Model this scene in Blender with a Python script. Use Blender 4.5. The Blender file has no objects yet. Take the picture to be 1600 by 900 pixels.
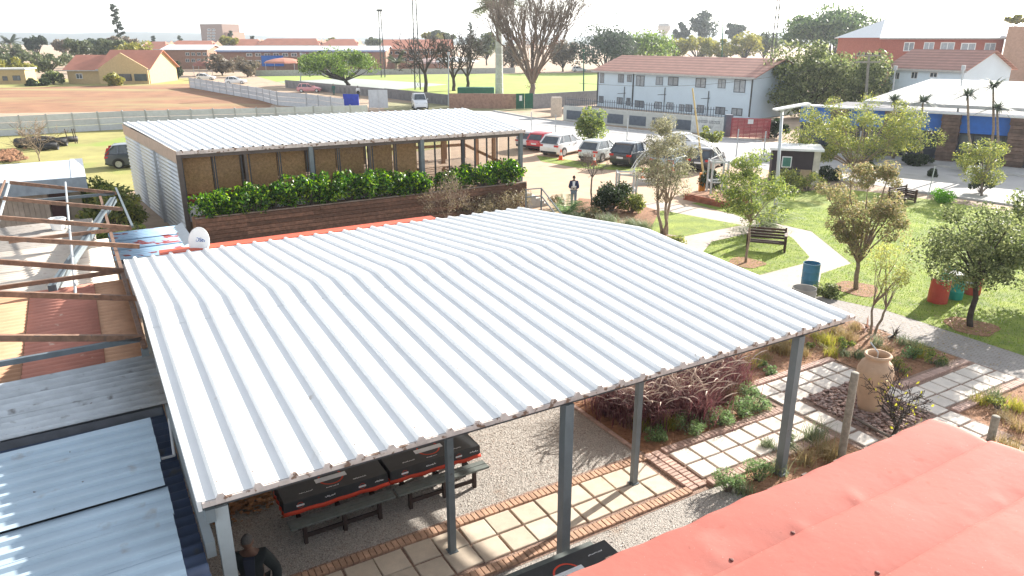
import bpy, bmesh, math, random
import numpy as np
from mathutils import Vector, Matrix
sc = bpy.context.scene
C = sc.collection
R = math.radians
random.seed(4)

# ------------------------------------------------------------------ camera, sky, sun, exposure
FPX, HZ, H = 1140.0, 60.0, 9.0           # focal length in pixels of the 1600 px photo, horizon row, camera height
pit = math.atan((450 - HZ) / FPX)
cam = bpy.data.cameras.new('camera'); camo = bpy.data.objects.new('camera', cam); C.objects.link(camo)
cam.sensor_width = 36; cam.lens = 36 * FPX / 1600; cam.clip_start = .1; cam.clip_end = 20000
camo.location = (0, 0, H); camo.rotation_euler = (math.pi / 2 - pit, 0, 0)
sc.camera = camo
SUN_AZ, SUN_EL = R(45.5), R(21.8)        # to the right of the view direction, behind the scene
w = bpy.data.worlds.new('World'); sc.world = w; w.use_nodes = True
nt = w.node_tree; bg = nt.nodes['Background']; sky = nt.nodes.new('ShaderNodeTexSky')
sky.sky_type = 'NISHITA'; sky.sun_disc = False; sky.sun_elevation = SUN_EL; sky.sun_rotation = SUN_AZ
sky.air_density = 1.0; sky.dust_density = .8; sky.ozone_density = 1.0
hsv = nt.nodes.new('ShaderNodeHueSaturation'); hsv.inputs['Saturation'].default_value = .33
nt.links.new(sky.outputs[0], hsv.inputs['Color']); nt.links.new(hsv.outputs[0], bg.inputs[0]); bg.inputs[1].default_value = .11
sd = Vector((math.sin(SUN_AZ) * math.cos(SUN_EL), math.cos(SUN_AZ) * math.cos(SUN_EL), math.sin(SUN_EL)))
sl = bpy.data.lights.new('sun', 'SUN'); sl.energy = 5.0; sl.angle = R(.55); sl.color = (1, .94, .85)
so = bpy.data.objects.new('sun', sl); C.objects.link(so); so.rotation_euler = sd.to_track_quat('Z', 'Y').to_euler(); so.location = (30, 30, 40)
sc.view_settings.view_transform = 'Standard'; sc.view_settings.look = 'None'; sc.view_settings.gamma = 1
sc.view_settings.use_curve_mapping = False; sc.view_settings.exposure = 1.55

# ------------------------------------------------------------------ measuring helpers
cp, sp = math.cos(pit), math.sin(pit)
def ray(u, v):
    x = (u - 800) / FPX; y = (450 - v) / FPX
    return Vector((x, cp + y * sp, -sp + y * cp))
def P(u, v, z=0.0):
    d = ray(u, v); return Vector((0, 0, H)) + d * ((z - H) / d.z)
def at(u, v, Y):
    d = ray(u, v); return Vector((0, 0, H)) + d * (Y / d.y)
FLp = P(315, 785, 3.45); FRp = P(1335, 493, 3.45)
_d = (FRp - FLp); DV = Vector((_d.x, _d.y, 0)).normalized(); NV = Vector((-DV.y, DV.x, 0))
O0 = Vector((FLp.x, FLp.y, 0)); AD = math.atan2(DV.y, DV.x)
def G(d, n, z=0.0): return O0 + DV * d + NV * n + Vector((0, 0, z))     # the canopy's own right-angled grid
def vhit(u, v, p, dirv):                                                # a sight line meets a vertical plane through p
    nn = Vector((-dirv.y, dirv.x, 0)); r = ray(u, v); o = Vector((0, 0, H))
    return o + r * (nn.dot(p - o) / nn.dot(r))

# ------------------------------------------------------------------ materials
MATS = {}
def mat(name, col, rough=.7, metal=0.0, var=.18, scale=3.0, bump=0.0, bscale=40.0, col2=None, rnd=.12, spec=.4, extra=None, detail=6):
    if name in MATS: return MATS[name]
    m = bpy.data.materials.new(name); m.use_nodes = True; t = m.node_tree; N = t.nodes; L = t.links; b = N['Principled BSDF']
    b.inputs['Roughness'].default_value = rough; b.inputs['Metallic'].default_value = metal
    b.inputs['Specular IOR Level'].default_value = spec
    geo = N.new('ShaderNodeNewGeometry'); no = N.new('ShaderNodeTexNoise'); no.inputs['Scale'].default_value = scale
    no.inputs['Detail'].default_value = detail; no.inputs['Roughness'].default_value = .62
    L.new(geo.outputs['Position'], no.inputs['Vector'])
    cr = N.new('ShaderNodeValToRGB'); L.new(no.outputs['Fac'], cr.inputs[0])
    a = [max(0, c * (1 - var)) for c in col[:3]]; e = [min(1, c * (1 + var)) for c in (col2 or col)[:3]]
    cr.color_ramp.elements[0].position = .32; cr.color_ramp.elements[1].position = .68
    cr.color_ramp.elements[0].color = (*a, 1); cr.color_ramp.elements[1].color = (*e, 1)
    out = cr.outputs[0]
    if rnd:
        oi = N.new('ShaderNodeObjectInfo'); hs = N.new('ShaderNodeHueSaturation'); ma = N.new('ShaderNodeMapRange')
        ma.inputs[3].default_value = 1 - rnd; ma.inputs[4].default_value = 1 + rnd
        L.new(oi.outputs['Random'], ma.inputs[0]); L.new(ma.outputs[0], hs.inputs['Value']); L.new(out, hs.inputs['Color']); out = hs.outputs[0]
    if extra: out = extra(N, L, geo, out)
    L.new(out, b.inputs['Base Color'])
    # roughness wear
    mr = N.new('ShaderNodeMapRange'); mr.inputs[3].default_value = max(0, rough - .1); mr.inputs[4].default_value = min(1, rough + .1)
    L.new(no.outputs['Fac'], mr.inputs[0]); L.new(mr.outputs[0], b.inputs['Roughness'])
    if bump:
        n2 = N.new('ShaderNodeTexNoise'); n2.inputs['Scale'].default_value = bscale; n2.inputs['Detail'].default_value = 5
        L.new(geo.outputs['Position'], n2.inputs['Vector'])
        bp = N.new('ShaderNodeBump'); bp.inputs['Strength'].default_value = bump; bp.inputs['Distance'].default_value = .04
        L.new(n2.outputs['Fac'], bp.inputs['Height']); L.new(bp.outputs[0], b.inputs['Normal'])
    MATS[name] = m; return m
def blot(scale, thr, col, soft=.05, stretch=None, detail=6):
    """stains / worn patches of another colour with a shape of their own"""
    def f(N, L, geo, out):
        n = N.new('ShaderNodeTexNoise'); n.inputs['Scale'].default_value = scale; n.inputs['Detail'].default_value = detail
        src = geo.outputs['Position']
        if stretch:
            mp = N.new('ShaderNodeMapping'); mp.inputs['Scale'].default_value = stretch; mp.inputs['Rotation'].default_value = (0, 0, -AD)
            mp.vector_type = 'TEXTURE' if False else 'POINT'
            L.new(src, mp.inputs[0]); src = mp.outputs[0]
        L.new(src, n.inputs['Vector'])
        mr = N.new('ShaderNodeMapRange'); mr.inputs[1].default_value = thr; mr.inputs[2].default_value = thr + soft
        L.new(n.outputs['Fac'], mr.inputs[0])
        mx = N.new('ShaderNodeMix'); mx.data_type = 'RGBA'; mx.inputs[7].default_value = (*col, 1)
        L.new(mr.outputs[0], mx.inputs[0]); L.new(out, mx.inputs[6]); return mx.outputs[2]
    return f
def chain(*fs):
    def f(N, L, geo, out):
        for g in fs: out = g(N, L, geo, out)
        return out
    return f
def leafmat(name, cols, trans=.35, rough=.55):
    if name in MATS: return MATS[name]
    m = bpy.data.materials.new(name); m.use_nodes = True; t = m.node_tree; N = t.nodes; L = t.links; b = N['Principled BSDF']
    geo = N.new('ShaderNodeNewGeometry'); cr = N.new('ShaderNodeValToRGB')
    L.new(geo.outputs['Random Per Island'], cr.inputs[0])
    for i, c in enumerate(cols):
        p = i / max(1, len(cols) - 1)
        el = cr.color_ramp.elements[i] if i < 2 and len(cols) == 2 else (cr.color_ramp.elements[0] if i == 0 else cr.color_ramp.elements[-1] if i == len(cols) - 1 else cr.color_ramp.elements.new(p))
        el.color = (*c, 1)
    b.inputs['Roughness'].default_value = rough; b.inputs['Specular IOR Level'].default_value = .35
    L.new(cr.outputs[0], b.inputs['Base Color'])
    tr = N.new('ShaderNodeBsdfTranslucent'); hs = N.new('ShaderNodeHueSaturation'); hs.inputs['Value'].default_value = 1.7; hs.inputs['Saturation'].default_value = 1.1
    L.new(cr.outputs[0], hs.inputs['Color']); L.new(hs.outputs[0], tr.inputs[0])
    mx = N.new('ShaderNodeMixShader'); mx.inputs[0].default_value = trans
    L.new(b.outputs[0], mx.inputs[1]); L.new(tr.outputs[0], mx.inputs[2]); L.new(mx.outputs[0], N['Material Output'].inputs[0])
    MATS[name] = m; return m
def glassmat(name, col, alpha=.35, rough=.06):
    if name in MATS: return MATS[name]
    m = bpy.data.materials.new(name); m.use_nodes = True; t = m.node_tree; N = t.nodes; L = t.links; b = N['Principled BSDF']
    b.inputs['Base Color'].default_value = (*col, 1); b.inputs['Roughness'].default_value = rough; b.inputs['Specular IOR Level'].default_value = .8
    b.inputs['Alpha'].default_value = alpha
    MATS[name] = m; return m

# ------------------------------------------------------------------ mesh helpers
ORG = {}
def setp(o, label=None, cat=None, group=None, kind=None):
    if label: o['label'] = label
    if cat: o['category'] = cat
    if group: o['group'] = group
    if kind: o['kind'] = kind
    return o
def empty(name, loc, label=None, cat=None, group=None, rz=0.0):
    o = bpy.data.objects.new(name, None); C.objects.link(o); o.location = loc; o.rotation_euler = (0, 0, rz); o.empty_display_size = .2
    ORG[o.name] = Vector(loc); return setp(o, label, cat, group)
class MB:
    def __init__(s): s.v = []; s.f = []
    def add(s, vs, fs):
        k = len(s.v); s.v += [tuple(p) for p in vs]; s.f += [tuple(i + k for i in f) for f in fs]; return s
    def hexa(s, p):   # 8 points: bottom 4, top 4
        return s.add(p, [(0, 3, 2, 1), (4, 5, 6, 7), (0, 1, 5, 4), (1, 2, 6, 5), (2, 3, 7, 6), (3, 0, 4, 7)])
    def box(s, x0, x1, y0, y1, z0, z1, T=None):
        p = [(x0, y0, z0), (x1, y0, z0), (x1, y1, z0), (x0, y1, z0), (x0, y0, z1), (x1, y0, z1), (x1, y1, z1), (x0, y1, z1)]
        if T: p = [T(*q) for q in p]
        return s.hexa(p)
    def gbox(s, d0, d1, n0, n1, z0, z1): return s.box(d0, d1, n0, n1, z0, z1, G)
    def slab(s, x0, x1, y0, y1, z0, z1, c=.01, T=None):   # box with a chamfered top edge
        p = [(x0, y0, z0), (x1, y0, z0), (x1, y1, z0), (x0, y1, z0), (x0, y0, z1 - c), (x1, y0, z1 - c), (x1, y1, z1 - c), (x0, y1, z1 - c),
             (x0 + c, y0 + c, z1), (x1 - c, y0 + c, z1), (x1 - c, y1 - c, z1), (x0 + c, y1 - c, z1)]
        if T: p = [T(*q) for q in p]
        return s.add(p, [(0, 3, 2, 1), (0, 1, 5, 4), (1, 2, 6, 5), (2, 3, 7, 6), (3, 0, 4, 7), (4, 5, 9, 8), (5, 6, 10, 9), (6, 7, 11, 10), (7, 4, 8, 11), (8, 9, 10, 11)])
    def bar(s, a, b, wd, ht, up=Vector((0, 0, 1))):
        a = Vector(a); b = Vector(b); t = (b - a).normalized()
        if abs(t.dot(up)) > .98: up = Vector((DV.x, DV.y, 0))
        x = t.cross(up).normalized(); y = x.cross(t)
        q = [(-1, -1), (1, -1), (1, 1), (-1, 1)]
        return s.hexa([a + x * (i * wd / 2) + y * (j * ht / 2) for i, j in q] + [b + x * (i * wd / 2) + y * (j * ht / 2) for i, j in q])
    def tube(s, pts, rad, n=6, cap=True):
        pts = [Vector(p) for p in pts]; rs = rad if isinstance(rad, (list, tuple)) else [rad] * len(pts)
        k = len(s.v); t0 = (pts[1] - pts[0]).normalized(); u = t0.orthogonal().normalized()
        for i, p in enumerate(pts):
            t = (pts[min(i + 1, len(pts) - 1)] - pts[max(i - 1, 0)]).normalized()
            u = (u - t * u.dot(t)).normalized(); w_ = t.cross(u)
            for j in range(n):
                a = 2 * math.pi * j / n; s.v.append(tuple(p + (u * math.cos(a) + w_ * math.sin(a)) * rs[i]))
        for i in range(len(pts) - 1):
            for j in range(n):
                j2 = (j + 1) % n; s.f.append((k + i * n + j, k + i * n + j2, k + (i + 1) * n + j2, k + (i + 1) * n + j))
        if cap: s.f.append(tuple(k + j for j in reversed(range(n)))); s.f.append(tuple(k + (len(pts) - 1) * n + j for j in range(n)))
        return s
    def lathe(s, c, prof, n=24, close=True):   # profile [(r, z)]
        c = Vector(c); k = len(s.v)
        for r, z in prof:
            for j in range(n):
                a = 2 * math.pi * j / n; s.v.append((c.x + r * math.cos(a), c.y + r * math.sin(a), c.z + z))
        for i in range(len(prof) - 1):
            for j in range(n):
                j2 = (j + 1) % n; s.f.append((k + i * n + j, k + i * n + j2, k + (i + 1) * n + j2, k + (i + 1) * n + j))
        if close: s.f.append(tuple(k + j for j in reversed(range(n)))); s.f.append(tuple(k + (len(prof) - 1) * n + j for j in range(n)))
        return s
    def prism(s, poly, z0, z1):
        n = len(poly); vs = [(p[0], p[1], z0) for p in poly] + [(p[0], p[1], z1) for p in poly]
        a = sum(poly[i][0] * poly[(i + 1) % n][1] - poly[(i + 1) % n][0] * poly[i][1] for i in range(n))
        fs = [tuple(range(n))[::-1], tuple(range(n, 2 * n))] + [(i, (i + 1) % n, n + (i + 1) % n, n + i) for i in range(n)]
        if a < 0: fs = [f[::-1] for f in fs]
        return s.add(vs, fs)
    def build(s, name, m, parent=None, smooth=False, loc=None, label=None, cat=None, group=None, kind=None, autosmooth=None):
        if parent is not None: org = ORG[parent.name]
        elif loc is not None: org = Vector(loc)
        else:
            a = np.array(s.v); org = Vector(((a[:, 0].min() + a[:, 0].max()) / 2, (a[:, 1].min() + a[:, 1].max()) / 2, a[:, 2].min()))
        me = bpy.data.meshes.new(name)
        me.from_pydata([(p[0] - org.x, p[1] - org.y, p[2] - org.z) for p in s.v], [], s.f); me.update()
        if smooth: me.polygons.foreach_set('use_smooth', [True] * len(me.polygons))
        if smooth and autosmooth: me.set_sharp_from_angle(angle=R(autosmooth))
        if m: me.materials.append(m)
        o = bpy.data.objects.new(name, me); C.objects.link(o)
        if parent is not None: o.parent = parent
        else: o.location = org
        ORG[o.name] = org
        return setp(o, label, cat, group, kind)
def npmesh(name, verts, faces, m, parent=None, loc=(0, 0, 0), smooth=False, **kw):
    """numpy verts (N,3), faces (M,k): fast path for leaves and blades"""
    org = ORG[parent.name] if parent is not None else Vector(loc)
    me = bpy.data.meshes.new(name); V = np.asarray(verts, np.float32) - np.array(org, np.float32); Fc = np.asarray(faces, np.int32)
    me.vertices.add(len(V)); me.vertices.foreach_set('co', V.ravel())
    me.loops.add(Fc.size); me.loops.foreach_set('vertex_index', Fc.ravel())
    me.polygons.add(len(Fc)); me.polygons.foreach_set('loop_start', np.arange(0, Fc.size, Fc.shape[1], dtype=np.int32))
    me.update(calc_edges=True); me.validate()
    if smooth: me.polygons.foreach_set('use_smooth', [True] * len(me.polygons))
    me.materials.append(m); o = bpy.data.objects.new(name, me); C.objects.link(o)
    if parent is not None: o.parent = parent
    else: o.location = org
    ORG[o.name] = org; return setp(o, **kw)
def piece(name, mesh, parent, loc, rz=0.0, mat_=None, tilt=(0, 0), scale=None):
    o = bpy.data.objects.new(name, mesh); C.objects.link(o); o.parent = parent
    o.location = Vector(loc) - ORG[parent.name]; o.rotation_euler = (tilt[0], tilt[1], rz)
    if scale: o.scale = scale
    return o
def mesh_of(mb, name, m):
    me = bpy.data.meshes.new(name); me.from_pydata(mb.v, [], mb.f); me.update(); me.materials.append(m); return me
def copy_tree(o, parent=None):
    c = o.copy(); C.objects.link(c); c.parent = parent
    for ch in list(o.children): copy_tree(ch, c)
    return c
def sheet(name, pts, z, m, kind='structure', parent=None):
    b = MB(); b.add([(p[0], p[1], z) for p in pts], [tuple(range(len(pts)))])
    n = len(pts); a = sum(pts[i][0] * pts[(i + 1) % n][1] - pts[(i + 1) % n][0] * pts[i][1] for i in range(n))
    if a < 0: b.f = [b.f[0][::-1]]
    return b.build(name, m, parent, kind=kind)
def pix(*uv, z=0): return [P(u, v, z) for u, v in uv]

# ------------------------------------------------------------------ materials used below
def tan_extra(N, L, geo, out): return chain(blot(.11, .55, (.30, .30, .12), .12), blot(1.3, .66, (.30, .19, .10), .1))(N, L, geo, out)
M_dirt = mat('sandy_soil', (.42, .31, .22), .95, var=.2, scale=.6, bump=.4, bscale=30, extra=blot(.09, .62, (.36, .32, .16), .15), rnd=0)
M_carpark = mat('compacted_sand', (.50, .36, .25), .95, var=.12, scale=.8, bump=.35, bscale=25, extra=blot(.35, .6, (.42, .27, .17), .2), rnd=0)
M_road = mat('pale_asphalt', (.47, .455, .44), .9, var=.1, scale=.5, bump=.2, bscale=60, extra=blot(.25, .64, (.26, .25, .24), .1), rnd=0)
M_pave = mat('kerb_concrete', (.46, .45, .43), .9, var=.15, scale=2, bump=.2, rnd=.06)
M_lawn = mat('lawn', (.18, .255, .045), .95, var=.22, scale=1.2, bump=.8, bscale=70, col2=(.28, .33, .055), extra=chain(blot(.3, .6, (.27, .27, .06), .12), blot(14, .6, (.1, .17, .02), .1)), rnd=0)
M_field = mat('sports_turf', (.28, .36, .075), .95, var=.12, scale=.15, bump=.4, bscale=20, extra=blot(.05, .6, (.45, .45, .12), .15), rnd=0)
M_dry = mat('dry_grass', (.36, .33, .12), .95, var=.2, scale=.3, bump=.7, bscale=30, extra=chain(blot(.12, .55, (.26, .33, .07), .1), blot(.2, .66, (.38, .24, .13), .08)), rnd=0)
M_plough = mat('ploughed_soil', (.30, .155, .085), .95, var=.22, scale=.25, bump=.9, bscale=8, extra=chain(blot(.06, .5, (.33, .27, .125), .14, stretch=(.4, 1.6, 1)), blot(.4, .6, (.27, .14, .08), .12, stretch=(.3, 2, 1)), blot(.25, .66, (.30, .34, .1), .1)), rnd=0)
M_gravel = mat('gravel_bed', (.43, .395, .36), .95, var=.45, scale=42, bump=1.0, bscale=55, extra=blot(1.2, .62, (.34, .25, .19), .15), rnd=0, detail=2)
M_soil = mat('red_garden_soil', (.30, .155, .085), .97, var=.35, scale=6, bump=1.0, bscale=22, extra=blot(9, .62, (.19, .095, .05), .1), rnd=0)
M_slabB = mat('beige_slab', (.60, .505, .40), .85, var=.1, scale=4, bump=.25, bscale=80, rnd=.1, extra=blot(3, .66, (.50, .39, .29), .1))
M_slabW = mat('pale_slab', (.66, .595, .525), .85, var=.08, scale=4, bump=.25, bscale=80, rnd=.1, extra=blot(3, .68, (.46, .39, .33), .1))
M_brick = mat('paver_brick', (.50, .31, .21), .85, var=.18, scale=9, bump=.3, bscale=60, rnd=.18)
M_brickP = mat('pink_paver_brick', (.50, .34, .28), .85, var=.15, scale=9, bump=.3, bscale=60, rnd=.15)
M_roofw = mat('white_roof_sheeting', (.74, .75, .75), .45, var=.03, scale=2, rnd=.012, spec=.45, extra=chain(blot(1.1, .60, (.66, .655, .64), .2, stretch=(3.5, .35, 1)), blot(2.6, .70, (.52, .49, .45), .06, stretch=(2, .6, 1)), blot(26, .75, (.25, .2, .16), .03)))
M_edge = mat('stained_flashing', (.60, .53, .49), .7, var=.2, scale=5, rnd=.05, extra=blot(7, .56, (.22, .14, .10), .05))
M_steel = mat('grey_painted_steel', (.165, .195, .21), .5, var=.12, scale=3, rnd=.05, extra=blot(5, .69, (.11, .12, .12), .04))
M_dark = mat('dark_steel', (.06, .062, .066), .6, var=.15)
M_redm = mat('red_membrane', (.37, .112, .088), .8, var=.08, scale=1.6, bump=.1, bscale=9, rnd=.03, spec=.2, extra=chain(blot(.7, .56, (.43, .155, .125), .15), blot(5, .66, (.335, .095, .072), .08), blot(12, .68, (.30, .09, .07), .05), blot(40, .7, (.55, .3, .26), .04)))
M_redp = mat('red_painted_flashing', (.55, .085, .035), .55, var=.12)
M_bluer = mat('pale_blue_roof_paint', (.40, .50, .58), .8, var=.07, scale=1.5, rnd=.03, extra=chain(blot(3.0, .63, (.34, .37, .40), .1), blot(9, .735, (.12, .09, .08), .03)))
M_navy = mat('navy_roof_sheeting', (.085, .115, .19), .5, var=.2, scale=2, extra=blot(4, .62, (.13, .14, .16), .1))
M_greyr = mat('weathered_galvanised', (.47, .51, .54), .6, metal=.0, var=.14, scale=2.5, extra=chain(blot(4, .62, (.19, .19, .19), .12), blot(12, .7, (.16, .11, .08), .05)))
M_cream = mat('cream_roof_sheet', (.60, .54, .47), .65, var=.1, scale=2, extra=chain(blot(2, .62, (.40, .33, .28), .1), blot(8, .68, (.35, .25, .18), .06)))
M_orange = mat('orange_roof_paint', (.46, .275, .175), .85, spec=.1, var=.12, scale=2, extra=blot(5, .64, (.40, .22, .135), .08))
M_pink = mat('faded_red_roof_paint', (.44, .195, .145), .85, var=.12, scale=2, extra=blot(3, .66, (.62, .45, .35), .04))
M_rust = mat('rusty_steel', (.21, .125, .085), .75, var=.3, scale=6, extra=blot(8, .6, (.13, .10, .09), .1))
M_bsteel = mat('blue_grey_steel', (.12, .15, .17), .5, var=.15)
M_galv = mat('galvanised_pole', (.42, .45, .47), .45, metal=.3, var=.1)
M_wood = mat('dark_cladding_wood', (.155, .085, .058), .75, var=.4, scale=7, bump=.35, bscale=50, rnd=.4, extra=blot(4, .62, (.19, .11, .075), .1, stretch=(1, 9, 9)))
M_chip = mat('osb_board', (.66, .40, .17), .55, var=.3, scale=9, rnd=.12, detail=9)
M_glass = glassmat('window_glass', (.06, .05, .04), .2, .03)
M_paneD = mat('dark_window_pane', (.05, .065, .085), .15, var=.4, scale=.8, spec=.8, rnd=.45)
M_white = mat('white_paint', (.74, .75, .75), .6, var=.05)
M_leafgloss = leafmat('glossy_hedge_leaf', [(.010, .032, .008), (.02, .065, .010), (.045, .13, .014), (.12, .25, .02), (.30, .42, .04)], .34, .38)  # wide palette paints in backlit yellow highlights and dark shade among the leaves

# ------------------------------------------------------------------ ground and setting
sheet('ground', [(-4000, -60), (4000, -60), (4000, 6000), (-4000, 6000)], 0, M_dirt)
sheet('car_park', pix((700, 215), (800, 214), (900, 230), (1000, 245), (1150, 260), (1300, 282), (1250, 305), (1075, 318), (940, 330), (860, 345), (700, 330)), .004, M_carpark)
road_far = pix((640, 170), (760, 172), (830, 185), (995, 205), (1130, 217), (1200, 223), (1300, 240), (1600, 277), (1900, 312))
road_near = pix((620, 192), (700, 200), (800, 212), (900, 228), (1000, 243), (1150, 258), (1300, 280), (1420, 297), (1542, 314), (1700, 338), (1900, 372))
sheet('street', road_far + road_near[::-1], .008, M_road)
def kerb(name, pts, wdt, h, m, side=1):
    b = MB(); n = len(pts); L_, R_ = [], []
    for i, p in enumerate(pts):
        t = (pts[min(i + 1, n - 1)] - pts[max(i - 1, 0)]); t.z = 0; t.normalize(); q = Vector((-t.y, t.x, 0)) * wdt * side
        L_.append(Vector((p.x, p.y, 0))); R_.append(Vector((p.x, p.y, 0)) + q)
    for i in range(n - 1):
        up = Vector((0, 0, h)); b.hexa([L_[i], L_[i + 1], R_[i + 1], R_[i], L_[i] + up, L_[i + 1] + up, R_[i + 1] + up, R_[i] + up])
    return b.build(name, m, kind='structure')
kerb('kerb', pix((770, 174), (830, 185), (995, 205), (1130, 217), (1190, 222)), .25, .14, M_pave)
kerb('kerb', pix((1290, 239), (1600, 277), (1900, 312)), .25, .14, M_pave)
kerb('kerb', pix((1400, 296), (1542, 315), (1700, 339), (1900, 373)), .2, .1, M_pave, -1)
pv = pix((1285, 232), (1600, 266), (1900, 300), (1900, 311), (1600, 276), (1290, 238)); 
b = MB(); b.prism([(p.x, p.y) for p in pv], 0, .12); b.build('pavement', M_pave, kind='structure')
sheet('brown_field', pix((-60, 178), (-60, 128), (295, 127), (430, 157), (420, 170)), .006, M_plough)
sheet('dry_field', pix((-200, 300), (-200, 197), (190, 192), (700, 180), (700, 230), (200, 300)), .005, M_dry)
sheet('field_verge', pix((-200, 142), (-200, 125), (300, 122), (300, 131)), .011, M_dry)
sheet('sports_field', pix((400, 119), (1000, 113), (1100, 118), (980, 155), (830, 152), (660, 158), (590, 150), (440, 130)), .006, M_field)
sheet('sports_field', pix((430, 128), (545, 122), (700, 132), (600, 142)), .010, mat('court_surface', (.33, .36, .34), .9, rnd=0))
sheet('verge', pix((600, 172), (600, 160), (830, 165), (830, 174)), .012, mat('verge_weeds', (.34, .32, .17), .95, var=.25, scale=.6, bump=.6))
# lawns
sheet('lawn', pix((1000, 345), (1015, 335), (1035, 329), (1160, 352), (1068, 370), (1012, 362)), .016, M_lawn)
sheet('lawn', pix((1112, 378), (1183, 362), (1222, 361), (1240, 374), (1265, 402), (1253, 413), (1187, 430), (1147, 415), (1095, 398)), .016, M_lawn)
lawnpts = pix((1080, 318), (1140, 310), (1250, 300), (1300, 294), (1405, 305), (1480, 316), (1700, 352), (1900, 390)) + [G(25.0, -4), G(22.75, -4), G(22.75, 5.2), G(22.0, 7.4)] + pix((1283, 428), (1330, 412), (1268, 362), (1215, 350), (1165, 343), (1150, 336))
sheet('lawn', lawnpts, .016, M_lawn)
sheet('lawn', pix((838, 243), (925, 255), (1075, 268), (1075, 274), (960, 266), (905, 263), (845, 252)), .012, M_lawn)
M_path = mat('pale_path_paving', (.47, .40, .34), .9, var=.08, scale=3, bump=.2, bscale=50, rnd=0, extra=blot(1, .63, (.41, .33, .27), .15))
sheet('garden_path', pix((935, 322), (1035, 316), (1165, 338), (1225, 346), (1275, 356), (1345, 412), (1295, 432), (1300, 470), (1180, 470), (1050, 410), (1000, 365)), .010, M_path)
def brickpath(N, L, geo, out):
    mp = N.new('ShaderNodeMapping'); mp.inputs['Rotation'].default_value = (0, 0, -AD + R(90)); L.new(geo.outputs['Position'], mp.inputs[0])
    bt = N.new('ShaderNodeTexBrick'); bt.inputs['Scale'].default_value = 1; bt.inputs['Brick Width'].default_value = .22; bt.inputs['Row Height'].default_value = .11
    bt.inputs['Mortar Size'].default_value = .008; bt.inputs['Color1'].default_value = (.36, .33, .31, 1); bt.inputs['Color2'].default_value = (.30, .275, .255, 1); bt.inputs['Mortar'].default_value = (.13, .11, .1, 1)
    L.new(mp.outputs[0], bt.inputs[0]); mx = N.new('ShaderNodeMix'); mx.data_type = 'RGBA'; mx.inputs[0].default_value = .7
    L.new(out, mx.inputs[6]); L.new(bt.outputs[0], mx.inputs[7]); return mx.outputs[2]
M_bpath = mat('grey_block_paving', (.36, .33, .31), .9, var=.15, scale=3, bump=.35, bscale=25, rnd=0, extra=brickpath)
sheet('block_path', [G(20.98, -4), G(22.75, -4), G(22.75, 5.3), G(21.9, 8.0), G(20.0, 9.4), G(19.0, 8.2), G(20.98, 5.0)], .014, M_bpath)
# gravel, beds
sheet('gravel', [G(-.3, -7), G(9.4, -7), G(9.4, 7.3), G(-.3, 7.3)], .006, M_gravel)
sheet('gravel', [G(9.4, -7), G(10.2, -7), G(10.2, .6), G(9.4, .6)], .0065, M_gravel)
sheet('soil_bed', [G(9.4, 2.2), G(13.6, 2.2), G(13.6, 7.5), G(9.4, 7.5)], .020, M_soil)
sheet('soil_bed', [G(10.2, -4), G(13.9, -4), G(13.9, .62), G(10.2, .62)], .020, M_soil)
sheet('soil_bed', [G(13.6, 3.5), G(20.9, 3.5), G(20.9, 5.2), G(18.9, 8.0), G(13.6, 7.5)], .021, M_soil)
sheet('soil_bed', [G(17.6, 1.55), G(20.9, 1.55), G(20.9, 3.52), G(17.6, 3.52)], .022, M_soil)
sheet('soil_bed', [G(17.3, -5), G(22.5, -5), G(22.5, -.2), G(17.3, -.2)], .020, M_soil)
sheet('soil_bed', pix((872, 345), (905, 310), (990, 318), (1030, 330), (1015, 362), (1065, 372), (1040, 395), (930, 360)), .020, M_soil)
M_bedding = mat('path_bedding_gravel', (.33, .22, .17), .95, var=.4, scale=35, bump=.9, bscale=50, rnd=0, detail=2)
sheet('path_bedding', [G(-.3, .5), G(9.9, .5), G(9.9, 2.35), G(-.3, 2.35)], .012, M_bedding)
sheet('path_bedding', [G(9.9, .5), G(13.8, .5), G(13.8, 2.25), G(9.9, 2.25)], .024, M_bedding)
sheet('path_bedding', [G(13.8, -1.6), G(17.5, -1.6), G(17.5, 3.6), G(13.8, 3.6)], .025, M_bedding)
sheet('path_bedding', [G(17.5, -.2), G(20.95, -.2), G(20.95, 1.6), G(17.5, 1.6)], .026, M_bedding)

# stepping slabs and brick edging, each a piece
pave = empty('paved_walk', G(5, 1.4, 0)); pave['kind'] = 'structure'
def slabmesh(name, m, a, h=.05):
    q = MB(); q.slab(-a / 2, a / 2, -a / 2, a / 2, 0, h, .012); return mesh_of(q, name, m)
mB, mW = slabmesh('slab', M_slabB, .535), slabmesh('slab', M_slabW, .51)
def brickmesh(name, m): q = MB(); q.slab(-.05, .05, -.105, .105, 0, .06, .008); return mesh_of(q, name, m)
kB, kP = brickmesh('brick', M_brick), brickmesh('brick', M_brickP)
def jit(a): return random.uniform(-a, a)
def slabs(mesh, d0, d1, n0, rows, z, step=.575, skip=None, parent=pave):
    k = 0; d = d0
    while d < d1:
        for r in range(rows):
            dd, nn = d + step / 2, n0 + (r + .5) * step
            if skip and skip(dd, nn): continue
            piece('slab', mesh, parent, G(dd + jit(.012), nn + jit(.012), z + jit(.004)), AD + jit(.03), tilt=(jit(.008), jit(.008)))
        d += step
def bricks(mesh, d0, n0, d1, n1, z, parent=pave, step=.112, across=True):
    L_ = math.hypot(d1 - d0, n1 - n0); a = math.atan2(n1 - n0, d1 - d0)
    for i in range(int(L_ / step)):
        t = (i + .5) * step / L_
        piece('brick', mesh, parent, G(d0 + (d1 - d0) * t, n0 + (n1 - n0) * t, z + jit(.004)), AD + a + (0 if across else math.pi / 2) + jit(.04), tilt=(jit(.02), jit(.02)))
slabs(mB, -.1, 9.0, .86, 2, .0)
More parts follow.
